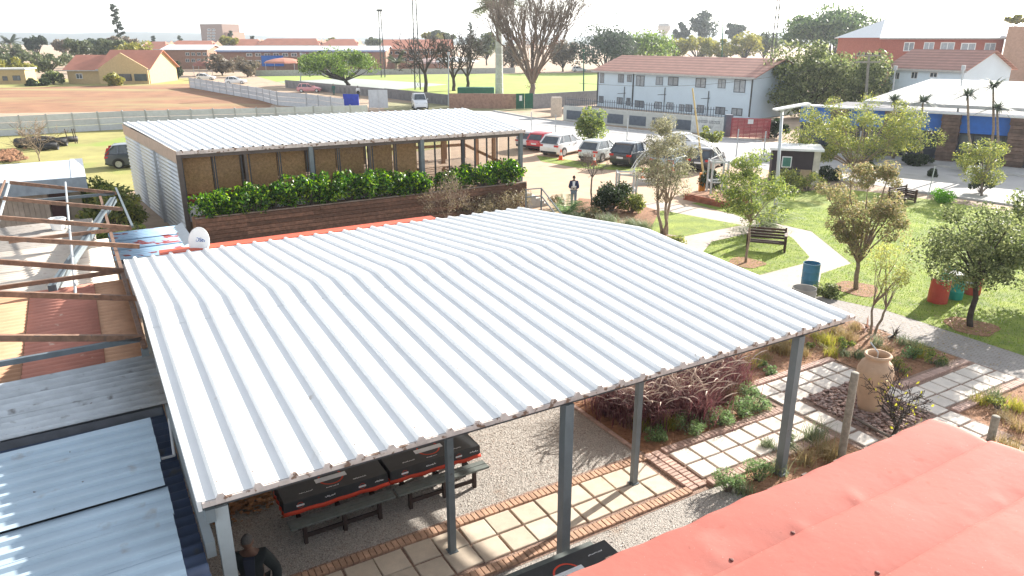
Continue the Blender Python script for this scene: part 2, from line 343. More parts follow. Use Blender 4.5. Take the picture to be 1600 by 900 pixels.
bricks(kB, .2, 2.16, 9.3, 2.12, 0); bricks(kB, 1.2, .66, 9.3, .66, 0)
bricks(kP, 9.38, .62, 9.38, 2.2, 0); bricks(kP, 9.62, .62, 9.62, 2.2, 0)
slabs(mW, 9.8, 13.7, .80, 2, .012)
bricks(kP, 9.8, 2.09, 13.8, 2.06, .012); bricks(kP, 9.8, .62, 13.8, .60, .012)
pz = empty('jar_plaza', G(15.6, 1.0, 0)); pz['kind'] = 'structure'
inpeb = lambda d, n: 14.75 < d < 16.75 and -.05 < n < 2.2
slabs(mW, 13.95, 17.2, -1.3, 8, .014, skip=inpeb, parent=pz)
bricks(kP, 13.85, 3.45, 17.6, 3.45, .014, pz)
slabs(mW, 17.4, 20.6, -.02, 2, .014, parent=pz)
bricks(kP, 17.5, 1.35, 20.95, 1.35, .014, pz); bricks(kP, 17.5, -.2, 20.9, -.2, .014, pz)
ed = empty('bed_edging', G(9.3, 4, 0)); ed['kind'] = 'structure'
bricks(kP, 9.3, 2.35, 9.3, 7.0, .0, ed, .215, False); bricks(kP, 6.0, 7.2, 9.3, 7.2, .0, ed, .215, False)
# loose gravel stones
rng = np.random.default_rng(3)
def pebbles(name, pts, r0, r1, m, flat=.6, **kw):
    n = len(pts); oct_v = np.array([(1, 0, 0), (0, 1, 0), (-1, 0, 0), (0, -1, 0), (0, 0, 1), (.7, .7, .3), (-.6, .7, .4)], float)[:5]
    rr = rng.uniform(r0, r1, n); ang = rng.uniform(0, 6.28, n); el = rng.uniform(.6, 1.4, n)
    V = oct_v[None] * np.stack([rr * el, rr, rr * flat], 1)[:, None, :]
    V = V + rng.normal(0, .12, V.shape) * rr[:, None, None]
    ca, sa = np.cos(ang)[:, None], np.sin(ang)[:, None]
    X = V[..., 0] * ca - V[..., 1] * sa; Y = V[..., 0] * sa + V[..., 1] * ca
    V = np.stack([X, Y, V[..., 2]], 2) + np.array(pts)[:, None, :]
    F = np.array([(0, 1, 4), (1, 2, 4), (2, 3, 4), (3, 0, 4)])[None] + (np.arange(n) * 5)[:, None, None]
    return npmesh(name, V.reshape(-1, 3), F.reshape(-1, 3), m, **kw)
def stonemat(name, cols):
    return leafmat(name, cols, .0, .85)
M_stone = stonemat('gravel_stones', [(.25, .215, .19), (.40, .365, .33), (.49, .45, .405), (.58, .55, .51), (.42, .32, .265)])
def scat(d0, d1, n0, n1, k, z, bad=None):
    a = [(rng.uniform(d0, d1), rng.uniform(n0, n1)) for _ in range(k)]
    return [G(x, y, z) for x, y in a if not (bad and bad(x, y))]
pebbles('gravel_stones', scat(.2, 9.25, 2.3, 6.8, 26000, .006) + scat(1, 10, -3, .5, 9000, .006), .009, .024, M_stone, kind='stuff', label='loose pale gravel stones under the big white canopy', cat='gravel')
M_cob = stonemat('river_pebbles', [(.20, .11, .085), (.30, .19, .155), (.38, .27, .23), (.27, .2, .18)])
def cobbles():
    pts = [G(rng.uniform(14.72, 16.78), rng.uniform(-.05, 2.2), .03 + rng.uniform(0, .05)) for _ in range(900)]
    n = len(pts); ico = MB(); ico.lathe((0, 0, 0), [(.55, -.5), (1, 0), (.8, .5), (.3, .72)], 7); bv = np.array(ico.v); 
    tri = []
    for f in ico.f:
        for i in range(1, len(f) - 1): tri.append((f[0], f[i], f[i + 1]))
    tri = np.array(tri); rr = rng.uniform(.035, .06, n); ang = rng.uniform(0, 6.28, n); el = rng.uniform(.8, 1.5, n)
    V = bv[None] * np.stack([rr * el, rr, rr * .6], 1)[:, None, :]; ca, sa = np.cos(ang)[:, None], np.sin(ang)[:, None]
    V = np.stack([V[..., 0] * ca - V[..., 1] * sa, V[..., 0] * sa + V[..., 1] * ca, V[..., 2]], 2) + np.array(pts)[:, None, :]
    npmesh('pebbles', V.reshape(-1, 3), (tri[None] + (np.arange(n) * len(bv))[:, None, None]).reshape(-1, 3), M_cob, loc=G(15.7, 1, 0), kind='stuff', label='brown river pebbles laid round the foot of the big clay jar', cat='pebbles')
cobbles()
# lawn blades near the camera, soil clods
def inpoly(x, y, poly):
    c = False; n = len(poly); j = n - 1
    for i in range(n):
        if (poly[i][1] > y) != (poly[j][1] > y) and x < (poly[j][0] - poly[i][0]) * (y - poly[i][1]) / (poly[j][1] - poly[i][1]) + poly[i][0]: c = not c
        j = i
    return c
def blades(name, pts, h0, h1, wd, lean, m, segs=2, parent=None, **kw):
    """curved grass blades: pts (n,3)"""
    pts = np.array(pts, float); n = len(pts); h = rng.uniform(h0, h1, n); a = rng.uniform(0, 6.283, n); ln = rng.uniform(.2, 1, n) * lean * h
    dx, dy = np.cos(a), np.sin(a); wx, wy = -dy, dx; V = []
    for s in range(segs + 1):
        t = s / segs; off = ln * t * t; zz = h * (t - .25 * lean * t * t * (lean > .6)); wv = wd * (1 - t * .85) / 2
        for sg in (-1, 1): V.append(np.stack([pts[:, 0] + dx * off + sg * wx * wv, pts[:, 1] + dy * off + sg * wy * wv, pts[:, 2] + zz], 1))
    V = np.stack(V, 1); k = V.shape[1]; base = (np.arange(n) * k)[:, None]
    F = np.concatenate([base + np.array([[2 * s, 2 * s + 1, 2 * s + 3, 2 * s + 2]]) for s in range(segs)], 0)
    return npmesh(name, V.reshape(-1, 3), F, m, parent, **kw)
M_blade = leafmat('lawn_blade', [(.10, .17, .02), (.17, .26, .03), (.26, .32, .05)], .3, .7)
gl = []
bx = [p.x for p in lawnpts]; by = [p.y for p in lawnpts]
for _ in range(52000):
    x, y = rng.uniform(9, 26), rng.uniform(15, 40)
    if inpoly(x, y, lawnpts): gl.append((x, y, .012))
L2 = pix((1112, 378), (1183, 362), (1222, 361), (1240, 374), (1265, 402), (1253, 413), (1187, 430), (1147, 415), (1095, 398))
for _ in range(9000):
    x, y = rng.uniform(7, 14), rng.uniform(24, 36)
    if inpoly(x, y, L2): gl.append((x, y, .012))
blades('lawn_grass', gl, .03, .07, .022, .5, M_blade, 1, kind='stuff', label='short mown lawn grass round the garden trees', cat='grass')
pebbles('soil_clods', scat(9.4, 13.6, 2.4, 7, 900, .02) + scat(17.4, 20.8, 1.6, 7, 900, .02) + scat(13.7, 17.5, 3.6, 7, 700, .02) + scat(10.3, 13.7, -2, .5, 300, .02) + scat(17.4, 21, -3, -.3, 300, .02), .012, .04, mat('soil_clod', (.26, .13, .07), .97, var=.3), .7, kind='stuff', label='loose red soil clods in the planting beds', cat='soil')

# ------------------------------------------------------------------ corrugated sheet: ribs run along n (axis 'n') or along d
def ribbed(b, d0, d1, path, pitch, h, top, base, z_off=0, T=G, phase=0.0, swap=False):
    """profile across [d0,d1]; path = [(n, z)] stations along the rib"""
    xs = []; x = d0
    k = math.floor((d0 - phase) / pitch) - 1; marks = []
    while True:
        c = phase + (k + .5) * pitch
        if c - base / 2 > d1: break
        for xx, zz in ((c - base / 2, 0), (c - top / 2, h), (c + top / 2, h), (c + base / 2, 0)):
            if d0 <= xx <= d1: marks.append((xx, zz))
        k += 1
    xs = [(d0, 0 if not marks or marks[0][1] == 0 else h)] + marks + [(d1, 0 if not marks or marks[-1][1] == 0 else h)]
    n = len(xs); vs = []
    for (nn, zz) in path:
        for (x, hz) in xs: vs.append(T(nn, x, zz + hz + z_off) if swap else T(x, nn, zz + hz + z_off))
    fs = []
    for i in range(len(path) - 1):
        for j in range(n - 1):
            q = (i * n + j, i * n + j + 1, (i + 1) * n + j + 1, (i + 1) * n + j); fs.append(q)
    b.add(vs, fs); return b
def solid(o, th=.004):
    m = o.modifiers.new('thickness', 'SOLIDIFY'); m.thickness = th; m.offset = -1; return o
def wavy(b, d0, d1, n0, n1, zf, pitch, amp, T=G, seg=6):
    """sinusoidal corrugation whose waves run along d; zf(d, n)"""
    k = int((n1 - n0) / pitch * seg); vs = []; fs = []
    for i in range(k + 1):
        n = n0 + (n1 - n0) * i / k; o = amp * math.sin(2 * math.pi * n / pitch)
        for d in (d0, (d0 + d1) / 2, d1): vs.append(T(d, n, zf(d, n) + o))
    for i in range(k):
        for j in range(2): fs.append((i * 3 + j, i * 3 + j + 1, (i + 1) * 3 + j + 1, (i + 1) * 3 + j))
    return b.add(vs, fs)

# ------------------------------------------------------------------ big white canopy
LW, RN, BN = 12.96, 6.66, 13.45; ZF, ZR, ZB = 3.45, 3.88, 3.17
cn = empty('metal_canopy', G(LW / 2, BN / 2, 0), 'large white ribbed metal canopy on grey steel posts over the gravel yard', 'canopy')
PITCH = LW / 28
for c_ in range(14):
    d0, d1 = c_ * 2 * PITCH, (c_ + 1) * 2 * PITCH
    bow = lambda n: .02 * math.sin(n * 1.1 + c_ * .7)
    b = MB(); ribbed(b, d0, d1 - .002, [(BN, ZB), (10.0, ZB + (ZR - ZB) * (BN - 10) / (BN - RN) + 0), (RN + .12, ZR - .006), (RN - .1, ZR - .004), (5.75, ZR - .064)], PITCH, .062, .05, .125, .003, phase=0)
    solid(b.build('back_roof_sheet', M_roofw, cn))
    b = MB(); ribbed(b, d0, d1 - .002, [(5.95, ZR - .056), (4, ZF + .262), (2, ZF + .131), (0, ZF)], PITCH, .062, .05, .125, 0, phase=0)
    solid(b.build('front_roof_sheet', M_roofw, cn))
# profile closers on the cut front edge (one per rib, stained)
q = MB(); q.add([(-.065, 0, -.05), (.065, 0, -.05), (.065, 0, .0), (.03, 0, .068), (-.03, 0, .068), (-.065, 0, 0)], [(0, 1, 2, 3, 4, 5)]); q.add([(x, .03, z) for x, _, z in q.v[:6]], [(5, 4, 3, 2, 1, 0)])
q.f += [(i, i + 6, (i + 1) % 6 + 6, (i + 1) % 6) for i in range(6)]
mcl = mesh_of(q, 'rib_closer', M_edge)
for k in range(28): piece('rib_closer', mcl, cn, G((k + .5) * PITCH, -.034, ZF), AD)
b = MB(); b.gbox(0, LW, -.03, .0, ZF - .075, ZF - .004); b.build('front_flashing', M_edge, cn)
b = MB(); b.gbox(-.03, -.003, 0, RN, ZF - .09, ZF - .0)
b = MB(); b.hexa([G(-.05, 0, ZF - .13), G(-.005, 0, ZF - .13), G(-.005, RN, ZR - .13), G(-.05, RN, ZR - .13), G(-.05, 0, ZF + .02), G(-.005, 0, ZF + .02), G(-.005, RN, ZR + .02), G(-.05, RN, ZR + .02)])
b.hexa([G(-.05, RN + .003, ZR - .13), G(-.005, RN + .003, ZR - .13), G(-.005, BN, ZB - .13), G(-.05, BN, ZB - .13), G(-.05, RN + .003, ZR + .02), G(-.005, RN + .003, ZR + .02), G(-.005, BN, ZB + .02), G(-.05, BN, ZB + .02)])
b.build('side_flashing', M_white, cn)
# fixing screws with a little rust along the purlins, a few dents and dark specks
b = MB()
for n_ in (.25, 1.6, 3.9, 5.85, 6.9, 9.9, 13.2):
    zz = (ZF + (ZR - ZF) * n_ / RN if n_ < RN else ZR + (ZB - ZR) * (n_ - RN) / (BN - RN)) + .068
    for k in range(28): b.lathe(G((k + .5) * PITCH + jit(.01), n_ + jit(.03), zz + (.012 if n_ > 5.8 else 0) - .006), [(.010, 0), (.010, .008), (.006, .014)], 6)
o = b.build('roof_screws', mat('rusty_screw', (.22, .15, .11), .7), cn); o['kind'] = 'stuff'
# posts
def post(parent, d, n, z1, w_=.15, m=M_steel, z0=0.0, base=True):
    b = MB(); b.gbox(d - w_ / 2, d + w_ / 2, n - w_ / 2, n + w_ / 2, z0, z1); o = b.build('post', m, parent)
    if base:
        b = MB(); b.gbox(d - w_ * .75, d + w_ * .75, n - w_ * .75, n + w_ * .75, z0 + .002, z0 + .065); b.build('base_plate', m, o)
    return o
roofz = lambda n: (ZF + (ZR - ZF) * n / RN if n < RN else ZR + (ZB - ZR) * (n - RN) / (BN - RN))
M_psteel = mat('pale_grey_steel', (.33, .37, .385), .5, var=.08)
for d_ in (.22, 5.70, 11.43): post(cn, d_, .14, roofz(.1) - .19, .17, M_steel if d_ > 1 else M_psteel)
b = MB(); b.gbox(-.02, .1, .25, 6.5, 2.42, 2.66); b.build('side_beam', M_psteel, cn)
for n_ in (3.2, 6.0):
    b = MB(); b.gbox(.0, .1, n_, n_ + .1, 2.663, roofz(n_) - .36); b.build('side_strut', M_psteel, cn)
b = MB(); b.tube([P(264, 655, 2.62), P(272, 712, 2.62), P(252, 717, 2.62)], .022, 8); b.build('waste_pipe', M_white, label='thin white waste pipe between the blue roof and the canopy', cat='pipe')
for d_ in (4.12, 8.40): post(cn, d_, 1.44, roofz(1.44) - .19, .12)
for d_ in (.22, 5.7, 11.43): post(cn, d_, 6.66, roofz(6.66) - .19, .15); post(cn, d_, 13.1, roofz(13.1) - .19, .15)
for n_ in (.14, 1.44, 3.9, 6.66, 9.9, 13.1):
    b = MB(); b.gbox(.0, LW - .15, n_ - .05, n_ + .05, roofz(n_) - .19, roofz(n_) - .03); b.build('purlin', M_dark, cn)
b = MB(); b.bar(G(.08, .0, ZF - .24), G(.08, 6.6, ZR - .24), .12, .2); b.bar(G(.08, 6.7, ZR - .24), G(.08, 13.3, ZB - .24), .12, .2); b.build('side_rafter', M_steel, cn)
b = MB(); b.bar(G(LW - .25, .2, ZF - .22), G(LW - .25, 6.6, ZR - .22), .08, .1); b.build('side_rafter', M_steel, cn)
# red flashing along the back edge
b = MB(); b.gbox(.9, 9.5, BN + .02, BN + .5, ZB - .16, ZB + .03); b.build('red_flashing', M_redp, label='red painted steel flashing along the back edge of the white canopy', cat='flashing')

# ------------------------------------------------------------------ red membrane roof, bottom right
def redroof():
    root = empty('red_roof', G(7, -5, 0), 'low red membrane roof with raised seams and dimples in the near corner', 'roof')
    rd = random.Random(5)
    edges = [(-2.95, -3.92, 0), (-3.92, -4.98, .055), (-4.98, -6.1, .105), (-6.1, -7.4, .15)]
    dim = [(rd.uniform(3, 10.7), e[1] + .1 + rd.uniform(-.05, .12), rd.uniform(.06, .15), rd.uniform(.008, .026)) for e in edges for _ in range(9)] + [(rd.uniform(3, 10.6), rd.uniform(-7, -3.2), rd.uniform(.05, .2), rd.uniform(-.012, .014)) for _ in range(30)]
    for (n0, n1, dz) in edges:
        b = MB(); nd, nn = 110, 16; vs = []
        for i in range(nd + 1):
            d = 1.2 + 9.75 * i / nd
            for j in range(nn + 1):
                t = j / nn; n = n0 + (n1 - .12 - n0) * t
                if n0 > -3: n += (.012 * math.sin(d * 3.1) + .012 * math.sin(d * 8.7 + 1)) * (1 - t)
                z = 3.0 + dz + .012 * math.sin(d * 1.7 + n) + .06 * math.sin(math.pi * t) - .02 * t
                if i == nd: z -= .02
                for (a, c, r, hgt) in dim:
                    q = ((d - a) ** 2 + (n - c) ** 2) / r / r
                    if q < 6: z += hgt * math.exp(-q) * (1 if (d - a) > -.02 else .6)
                if n0 > -3 and j == 0: z -= .05
                vs.append(G(d, n, z))
        fs = [(i * (nn + 1) + j, i * (nn + 1) + j + 1, (i + 1) * (nn + 1) + j + 1, (i + 1) * (nn + 1) + j) for i in range(nd) for j in range(nn)]
        b.add(vs, [f[::-1] for f in fs]); o = b.build('membrane_strip', M_redm, root, smooth=True); o.modifiers.new('thickness', 'SOLIDIFY').thickness = -.03
    for k in range(12):
        d = rd.uniform(3.5, 10.6); e = edges[k % 3]; t = rd.uniform(.75, .98); n = e[0] + (e[1] - .12 - e[0]) * t; z = 3.0 + e[2] + .012 * math.sin(d * 1.7 + n) + .06 * math.sin(math.pi * t) - .02 * t
        b = MB(); b.lathe(G(d, n, z), [(.03, -.01), (.03, .008), (.015, .018)], 8); b.build('fixing', mat('fixing_rust', (.16, .05, .04), .7), root)
    b = MB(); b.gbox(1.3, 10.85, -7.3, -3.06, 2.72, 2.9); b.build('deck', M_dark, root)
    b = MB(); b.gbox(1.3, 10.8, -7.2, -3.2, 0, 2.7); b.build('wall', mat('dark_wall', (.12, .09, .08), .9), root)
    for k in range(13):
        d = 2 + k * .72; b = MB(); b.gbox(d, d + .1, -3.1, -2.93, 2.87, 2.94); b.build('rafter_end', M_wood, root)
redroof()

# ------------------------------------------------------------------ roofs along the left side of the canopy
def roofthing(name, label, d0, d1, n0, n1, zf, pitch, amp, m, nsheet=1, group=None):
    root = empty(name, G((d0 + d1) / 2, (n0 + n1) / 2, 0), label, 'roof', group)
    st = (n1 - n0) / nsheet
    for i in range(nsheet):
        b = MB(); a = n0 + i * st; wavy(b, d0 + jit(.03), d1 + jit(.02), a - .04, a + st + .02, lambda d, n: zf(d, n) + i * .006, pitch, amp)
        solid(b.build('roof_sheet', m[i % len(m)] if isinstance(m, list) else m, root, smooth=True), .004)
    b = MB(); b.gbox(d0 + .08, d1 - .1, n0 + .08, n1 - .08, 0, min(zf(d0, n0), zf(d1, n0), zf(d1, n1), zf(d0, n1)) - .06); b.build('wall', mat('shed_wall', (.20, .21, .23), .9), root)
    return root
def ribroof(name, label, d0, d1, n0, n1, zf, pitch, h, m, nsheet=1):
    root = empty(name, G((d0 + d1) / 2, (n0 + n1) / 2, 0), label, 'roof'); st = (n1 - n0) / nsheet
    for i in range(nsheet):
        b = MB(); vs = []
        ribbed(b, n0 + i * st, n0 + (i + 1) * st + .03, [(d1 + jit(.02), zf(d1)), (d0, zf(d0))], pitch, h, pitch * .22, pitch * .5, i * .005, swap=True, phase=n0)
        solid(b.build('roof_sheet', m, root), .004)
    b = MB(); b.gbox(d0 + .08, d1 - .12, n0 + .1, n1 - .08, 0, min(zf(d0), zf(d1)) - .06); b.build('wall', mat('shed_wall', (.20, .21, .23), .9), root)
    return root
ribroof('pale_blue_roof', 'pale blue ribbed metal roof in the near left corner', -5, -.31, -2.2, 4.16, lambda d: 2.72 + .02 * d, .3, .05, M_bluer, 8)
b = roofthing('navy_roof', 'dark navy corrugated roof strip between the pale blue roof and the canopy', -5.2, -.04, -2.6, 5.35, lambda d, n: 2.45, .24, .045, M_navy, 1)
roofthing('grey_roof', 'weathered grey corrugated roof strip beside the canopy post', -5, .03, 4.72, 7.2, lambda d, n: 2.72 + .01 * d, .26, .045, M_greyr, 3)
rt = empty('patchwork_roof', G(-2.5, 10, 0), 'corrugated roof of orange and faded red sheets under the rusty truss frame', 'roof')
for i, (d0, d1, m) in enumerate([(-5.4, -2.28, M_orange), (-2.33, -.86, M_pink), (-.92, -.02, M_orange)]):
    b = MB(); wavy(b, d0, d1, 7.1, 13.3, lambda d, n: 2.62 + i % 2 * .012 + .004 * (n - 7), .24, .042); solid(b.build('roof_sheet', m, rt, smooth=True))
b = MB(); b.gbox(-5.3, -.1, 7.2, 13.2, 0, 2.5); b.build('wall', mat('shed_wall', (.2, .21, .23), .9), rt)
rt = empty('cream_roof', G(-2.8, 18, 0), 'cream corrugated roof with a grey patch beyond the orange sheets', 'roof')
for i, (d0, d1, n0, n1, m) in enumerate([(-6, -.25, 13.4, 16.2, M_cream), (-6, -.25, 16.15, 19, M_cream), (-6, -.6, 18.9, 22.6, mat('brown_grey_sheet', (.36, .33, .30), .7, extra=blot(3, .6, (.22, .18, .15), .1)))]):
    b = MB(); wavy(b, d0, d1, n0, n1, lambda d, n: 2.5 + i * .012, .24, .042); solid(b.build('roof_sheet', m, rt, smooth=True))
b = MB(); b.gbox(-5.9, -.7, 13.5, 22.5, 0, 2.4); b.build('wall', mat('shed_wall', (.2, .21, .23), .9), rt)
# small roof with peeling blue paint near the dish
rt = empty('peeling_blue_roof', G(1.2, 19.5, 0), 'small blue corrugated lean-to roof with peeling red paint by the dish', 'roof')
M_peel = mat('peeling_blue_sheet', (.30, .45, .60), .5, var=.1, extra=blot(1.6, .58, (.24, .05, .05), .02, stretch=(.6, 2.5, 1)))
for i in range(3):
    b = MB(); wavy(b, -.2, 2.3, 17.4 + i * 1.4, 18.85 + i * 1.4, lambda d, n: 2.15 + .02 * i - .02 * (n - 17), .28, .03); solid(b.build('roof_sheet', M_peel, rt, smooth=True))
b = MB(); b.gbox(-.1, 2.2, 17.6, 21.5, 0, 1.95); b.build('wall', mat('shed_wall', (.2, .21, .23), .9), rt)
b = MB(); b.add([G(2.0, 18.2, 2.16), G(2.35, 18.2, 2.3), G(2.35, 21.5, 2.25), G(2.0, 21.5, 2.1)], [(0, 1, 2, 3)]); solid(b.build('flashing', M_galv, rt), .01)

# rusty truss frame over those roofs
fr = empty('truss_frame', G(-2.5, 16, 0), 'rusty open steel truss frame standing over the left roofs', 'frame')
ZE = 2.98
def truss(er, left_top, left_bot, m1, m2, w_=.07):
    e = P(*er, ZE)
    if left_top:
        a = vhit(*left_top, e, DV); a = e + (a - e) * 1.12 if left_top[0] < 3 else a
        b = MB(); b.bar(e, a, w_ + .02, .13); b.build('top_chord', m1, fr)
    if left_bot:
        a = P(*left_bot, ZE); t = (a - e).dot(DV); a = e + DV * t * (1.1 if left_bot[0] < 3 else 1)
        b = MB(); b.bar(e + DV * -.06, a, w_ + .02, .11); b.build('bottom_chord', m2, fr)
truss((226, 528), (0, 528), (0, 573), M_rust, M_bsteel); truss((214, 466), (0, 459), None, M_rust, M_rust)
truss((194, 423), (0, 409), (0, 447), M_rust, M_rust); truss((218, 385), (0, 372), None, M_rust, M_rust)
truss((206, 356), (0, 340), (15, 372), M_rust, M_rust); truss((192, 327), (5, 310), None, M_rust, M_bsteel); truss((182, 302), (15, 285), (52, 313), M_rust, M_bsteel)
e0, e1 = P(226, 545, 2.9), P(155, 302, 2.9)
b = MB(); b.bar(e0, e1, .09, .12); b.build('eave_beam', M_rust, fr)
b = MB(); b.bar(P(226, 545, 2.9), P(226, 545, 2.9) * 1 - Vector((0, 0, .45)), .14, .14); b.build('foot', M_steel, fr)
for (p, q_, m) in [((181, 294), (207, 354), M_bsteel), ((16, 282), (-4, 350), M_galv), ((8, 282), (-6, 318), M_rust)]:
    b = MB(); b.bar(P(*p, 3.1), P(*q_, 3.05), .07, .07); b.build('brace', m, fr)
b = MB(); pA = P(118, 460, 2.75); b.tube([pA, vhit(102, 285, pA, NV)], .035, 8); b.build('loose_pole', M_galv, label='pale galvanised pole leaning across the rusty truss frame', cat='pole')
b = MB(); b.bar(P(80, 452, 2.72), P(176, 312, 2.95), .14, .2); b.bar(P(80, 452, 2.72) + Vector((.12, 0, .02)), P(176, 312, 2.95) + Vector((.12, 0, .02)), .06, .22); b.build('steel_channel', M_bsteel, label='dark steel channel lying diagonally through the truss frame', cat='beam')
# white bucket on the cream roof
b = MB(); b.lathe(P(92, 358, 2.55), [(.22, 0), (.27, .36), (.29, .36), (.29, .4), (.25, .4), (.2, .05)], 18); b.build('bucket', M_white, smooth=True, autosmooth=40, label='white bucket standing on the cream roof under the frame', cat='bucket')

# shed with a pale blue flat roof behind the frame
sh = empty('small_shed', P(60, 330, 0), 'small shed with a flat pale blue roof behind the rusty frame', 'shed')
M_flat = mat('pale_flat_roof', (.44, .50, .56), .5, var=.05)
b = MB(); b.gbox(-5.0, -1.12, 30.0, 36.0, 2.86, 2.98); o = b.build('roof', M_flat, sh); 
b = MB(); b.gbox(-1.12, -.55, 30.0, 36.2, 2.88, 3.0); b.build('roof_cap', M_white, sh)
b = MB(); b.gbox(-5.0, -.55, 29.88, 29.997, 2.35, 3.0); b.build('fascia', mat('grey_blue_fascia', (.26, .31, .36), .6), sh)
for k in range(14):
    b = MB(); b.gbox(-5 + k * .2, -4.81 + k * .2, 30.4 + (k % 2) * .01, 30.46, 0, 2.35); b.build('plank', mat('shed_plank', (.40, .33, .27), .8, rnd=.15), sh)
b = MB(); b.gbox(-2.15, -1.5, 30.35, 30.4, 0, 2.3); b.build('door', mat('maroon_door', (.05, .02, .02), .6), sh)
b = MB(); b.gbox(-5, -.9, 30.5, 35.8, 0, 2.34); b.build('wall', mat('shed_wall2', (.33, .28, .22), .9), sh)

# satellite dish
ds = P(312, 384, ZB + .1); dr = empty('satellite_dish', ds, 'white satellite dish with blue lettering behind the canopy edge', 'satellite dish')
fc = Vector((-.25, -1, .25)).normalized(); ux = fc.cross(Vector((0, 0, 1))).normalized(); uy = ux.cross(fc)
b = MB(); dc = ds + Vector((0, 0, .14)); k0 = []
for i in range(7):
    for j in range(28):
        r = i / 6; a = 2 * math.pi * j / 28; b.v.append(tuple(dc - ux * (r * .36 * math.cos(a)) + uy * (r * .41 * math.sin(a)) - fc * (.10 * (1 - r * r))))
for i in range(6):
    for j in range(28): b.f.append((i * 28 + j, i * 28 + (j + 1) % 28, (i + 1) * 28 + (j + 1) % 28, (i + 1) * 28 + j))
o = b.build('reflector', M_white, dr, smooth=True); o.modifiers.new('t', 'SOLIDIFY').thickness = .02
b = MB(); b.tube([dc - fc * .1, dc - fc * .2 - Vector((0, 0, .2)), dc - fc * .2 - Vector((0, 0, .75))], .03, 8); b.build('mount', M_galv, dr)
b = MB(); b.tube([dc - uy * .44, dc - uy * .38 + fc * .4], .015, 6); b.lathe(dc - uy * .38 + fc * .4 + Vector((0, 0, -.04)), [(.03, 0), (.04, .04), (.03, .1)], 10); b.build('feed_arm', M_galv, dr)
tc = bpy.data.curves.new('lettering', 'FONT'); tc.body = 'DStv'; tc.size = .17; tc.extrude = .004; tc.align_x = 'CENTER'
t0_ = bpy.data.objects.new('tmp', tc); C.objects.link(t0_); bpy.context.view_layer.update(); tm_ = bpy.data.meshes.new_from_object(t0_.evaluated_get(bpy.context.evaluated_depsgraph_get())); bpy.data.objects.remove(t0_)
to = bpy.data.objects.new('lettering', tm_); C.objects.link(to); to.data.materials.append(mat('blue_print', (.02, .10, .35), .5)); to.parent = dr
rot = Matrix((-ux, uy, fc)).transposed().to_4x4() if False else Matrix(((ux.x * -1, uy.x, fc.x), (ux.y * -1, uy.y, fc.y), (ux.z * -1, uy.z, fc.z)))
if rot.determinant() < 0: rot = Matrix(((ux.x, uy.x, fc.x), (ux.y, uy.y, fc.y), (ux.z, uy.z, fc.z)))
mw = rot.to_4x4(); mw.translation = dc - uy * .02 - fc * .065 - ds; to.matrix_local = mw

# ------------------------------------------------------------------ leaf clouds, trees
def leafcloud(centers, radii, n_each, size, flat=.0, squash=.8, aspect=.5, seed=0):
    """diamond leaves scattered through clumps -> verts, quads"""
    r = np.random.default_rng(seed); cs = np.array(centers, float); K = len(cs)
    idx = r.integers(0, K, int(n_each * K)); n = len(idx); rad = np.array(radii)[idx]
    v = r.normal(size=(n, 3)); v /= np.linalg.norm(v, axis=1)[:, None]; v *= (r.uniform(.25, 1, n) ** .5 * rad)[:, None]; v[:, 2] *= squash
    p = cs[idx] + v
    nr = r.normal(size=(n, 3)) + np.array([0, 0, flat]) + v / (rad[:, None] + 1e-6) * .6; nr /= np.linalg.norm(nr, axis=1)[:, None]
    a = np.cross(nr, r.normal(size=(n, 3))); a /= np.linalg.norm(a, axis=1)[:, None] + 1e-9; b_ = np.cross(nr, a)
    s = (size * r.uniform(.6, 1.3, n))[:, None]; a = a * s; b_ = b_ * s * aspect
    V = np.stack([p - a, p + b_ - a * .1, p + a, p - b_ - a * .1], 1)
    return V.reshape(-1, 3), np.arange(n * 4).reshape(-1, 4)
def limb(b, p0, p1, r0, r1, sag=.0, n=6, seg=4, rd=random):
    pts = []; L_ = (Vector(p1) - Vector(p0)).length
    for i in range(seg + 1):
        t = i / seg; q = Vector(p0).lerp(Vector(p1), t); wob = L_ * .05 * math.sin(math.pi * t)
        pts.append(q + Vector((rd.uniform(-1, 1) * wob, rd.uniform(-1, 1) * wob, sag * L_ * math.sin(math.pi * t))))
    b.tube(pts, [r0 + (r1 - r0) * (i / seg) for i in range(seg + 1)], n)
    return pts
BARK = {'grey': mat('grey_bark', (.17, .14, .115), .95, var=.3, scale=8, bump=.5), 'dark': mat('dark_bark', (.055, .043, .036), .95, var=.3, scale=8, bump=.5),
        'pale': mat('pale_brown_bark', (.23, .175, .145), .95, var=.25), 'tan': mat('tan_bark', (.26, .20, .145), .95, var=.3, scale=8, bump=.5)}
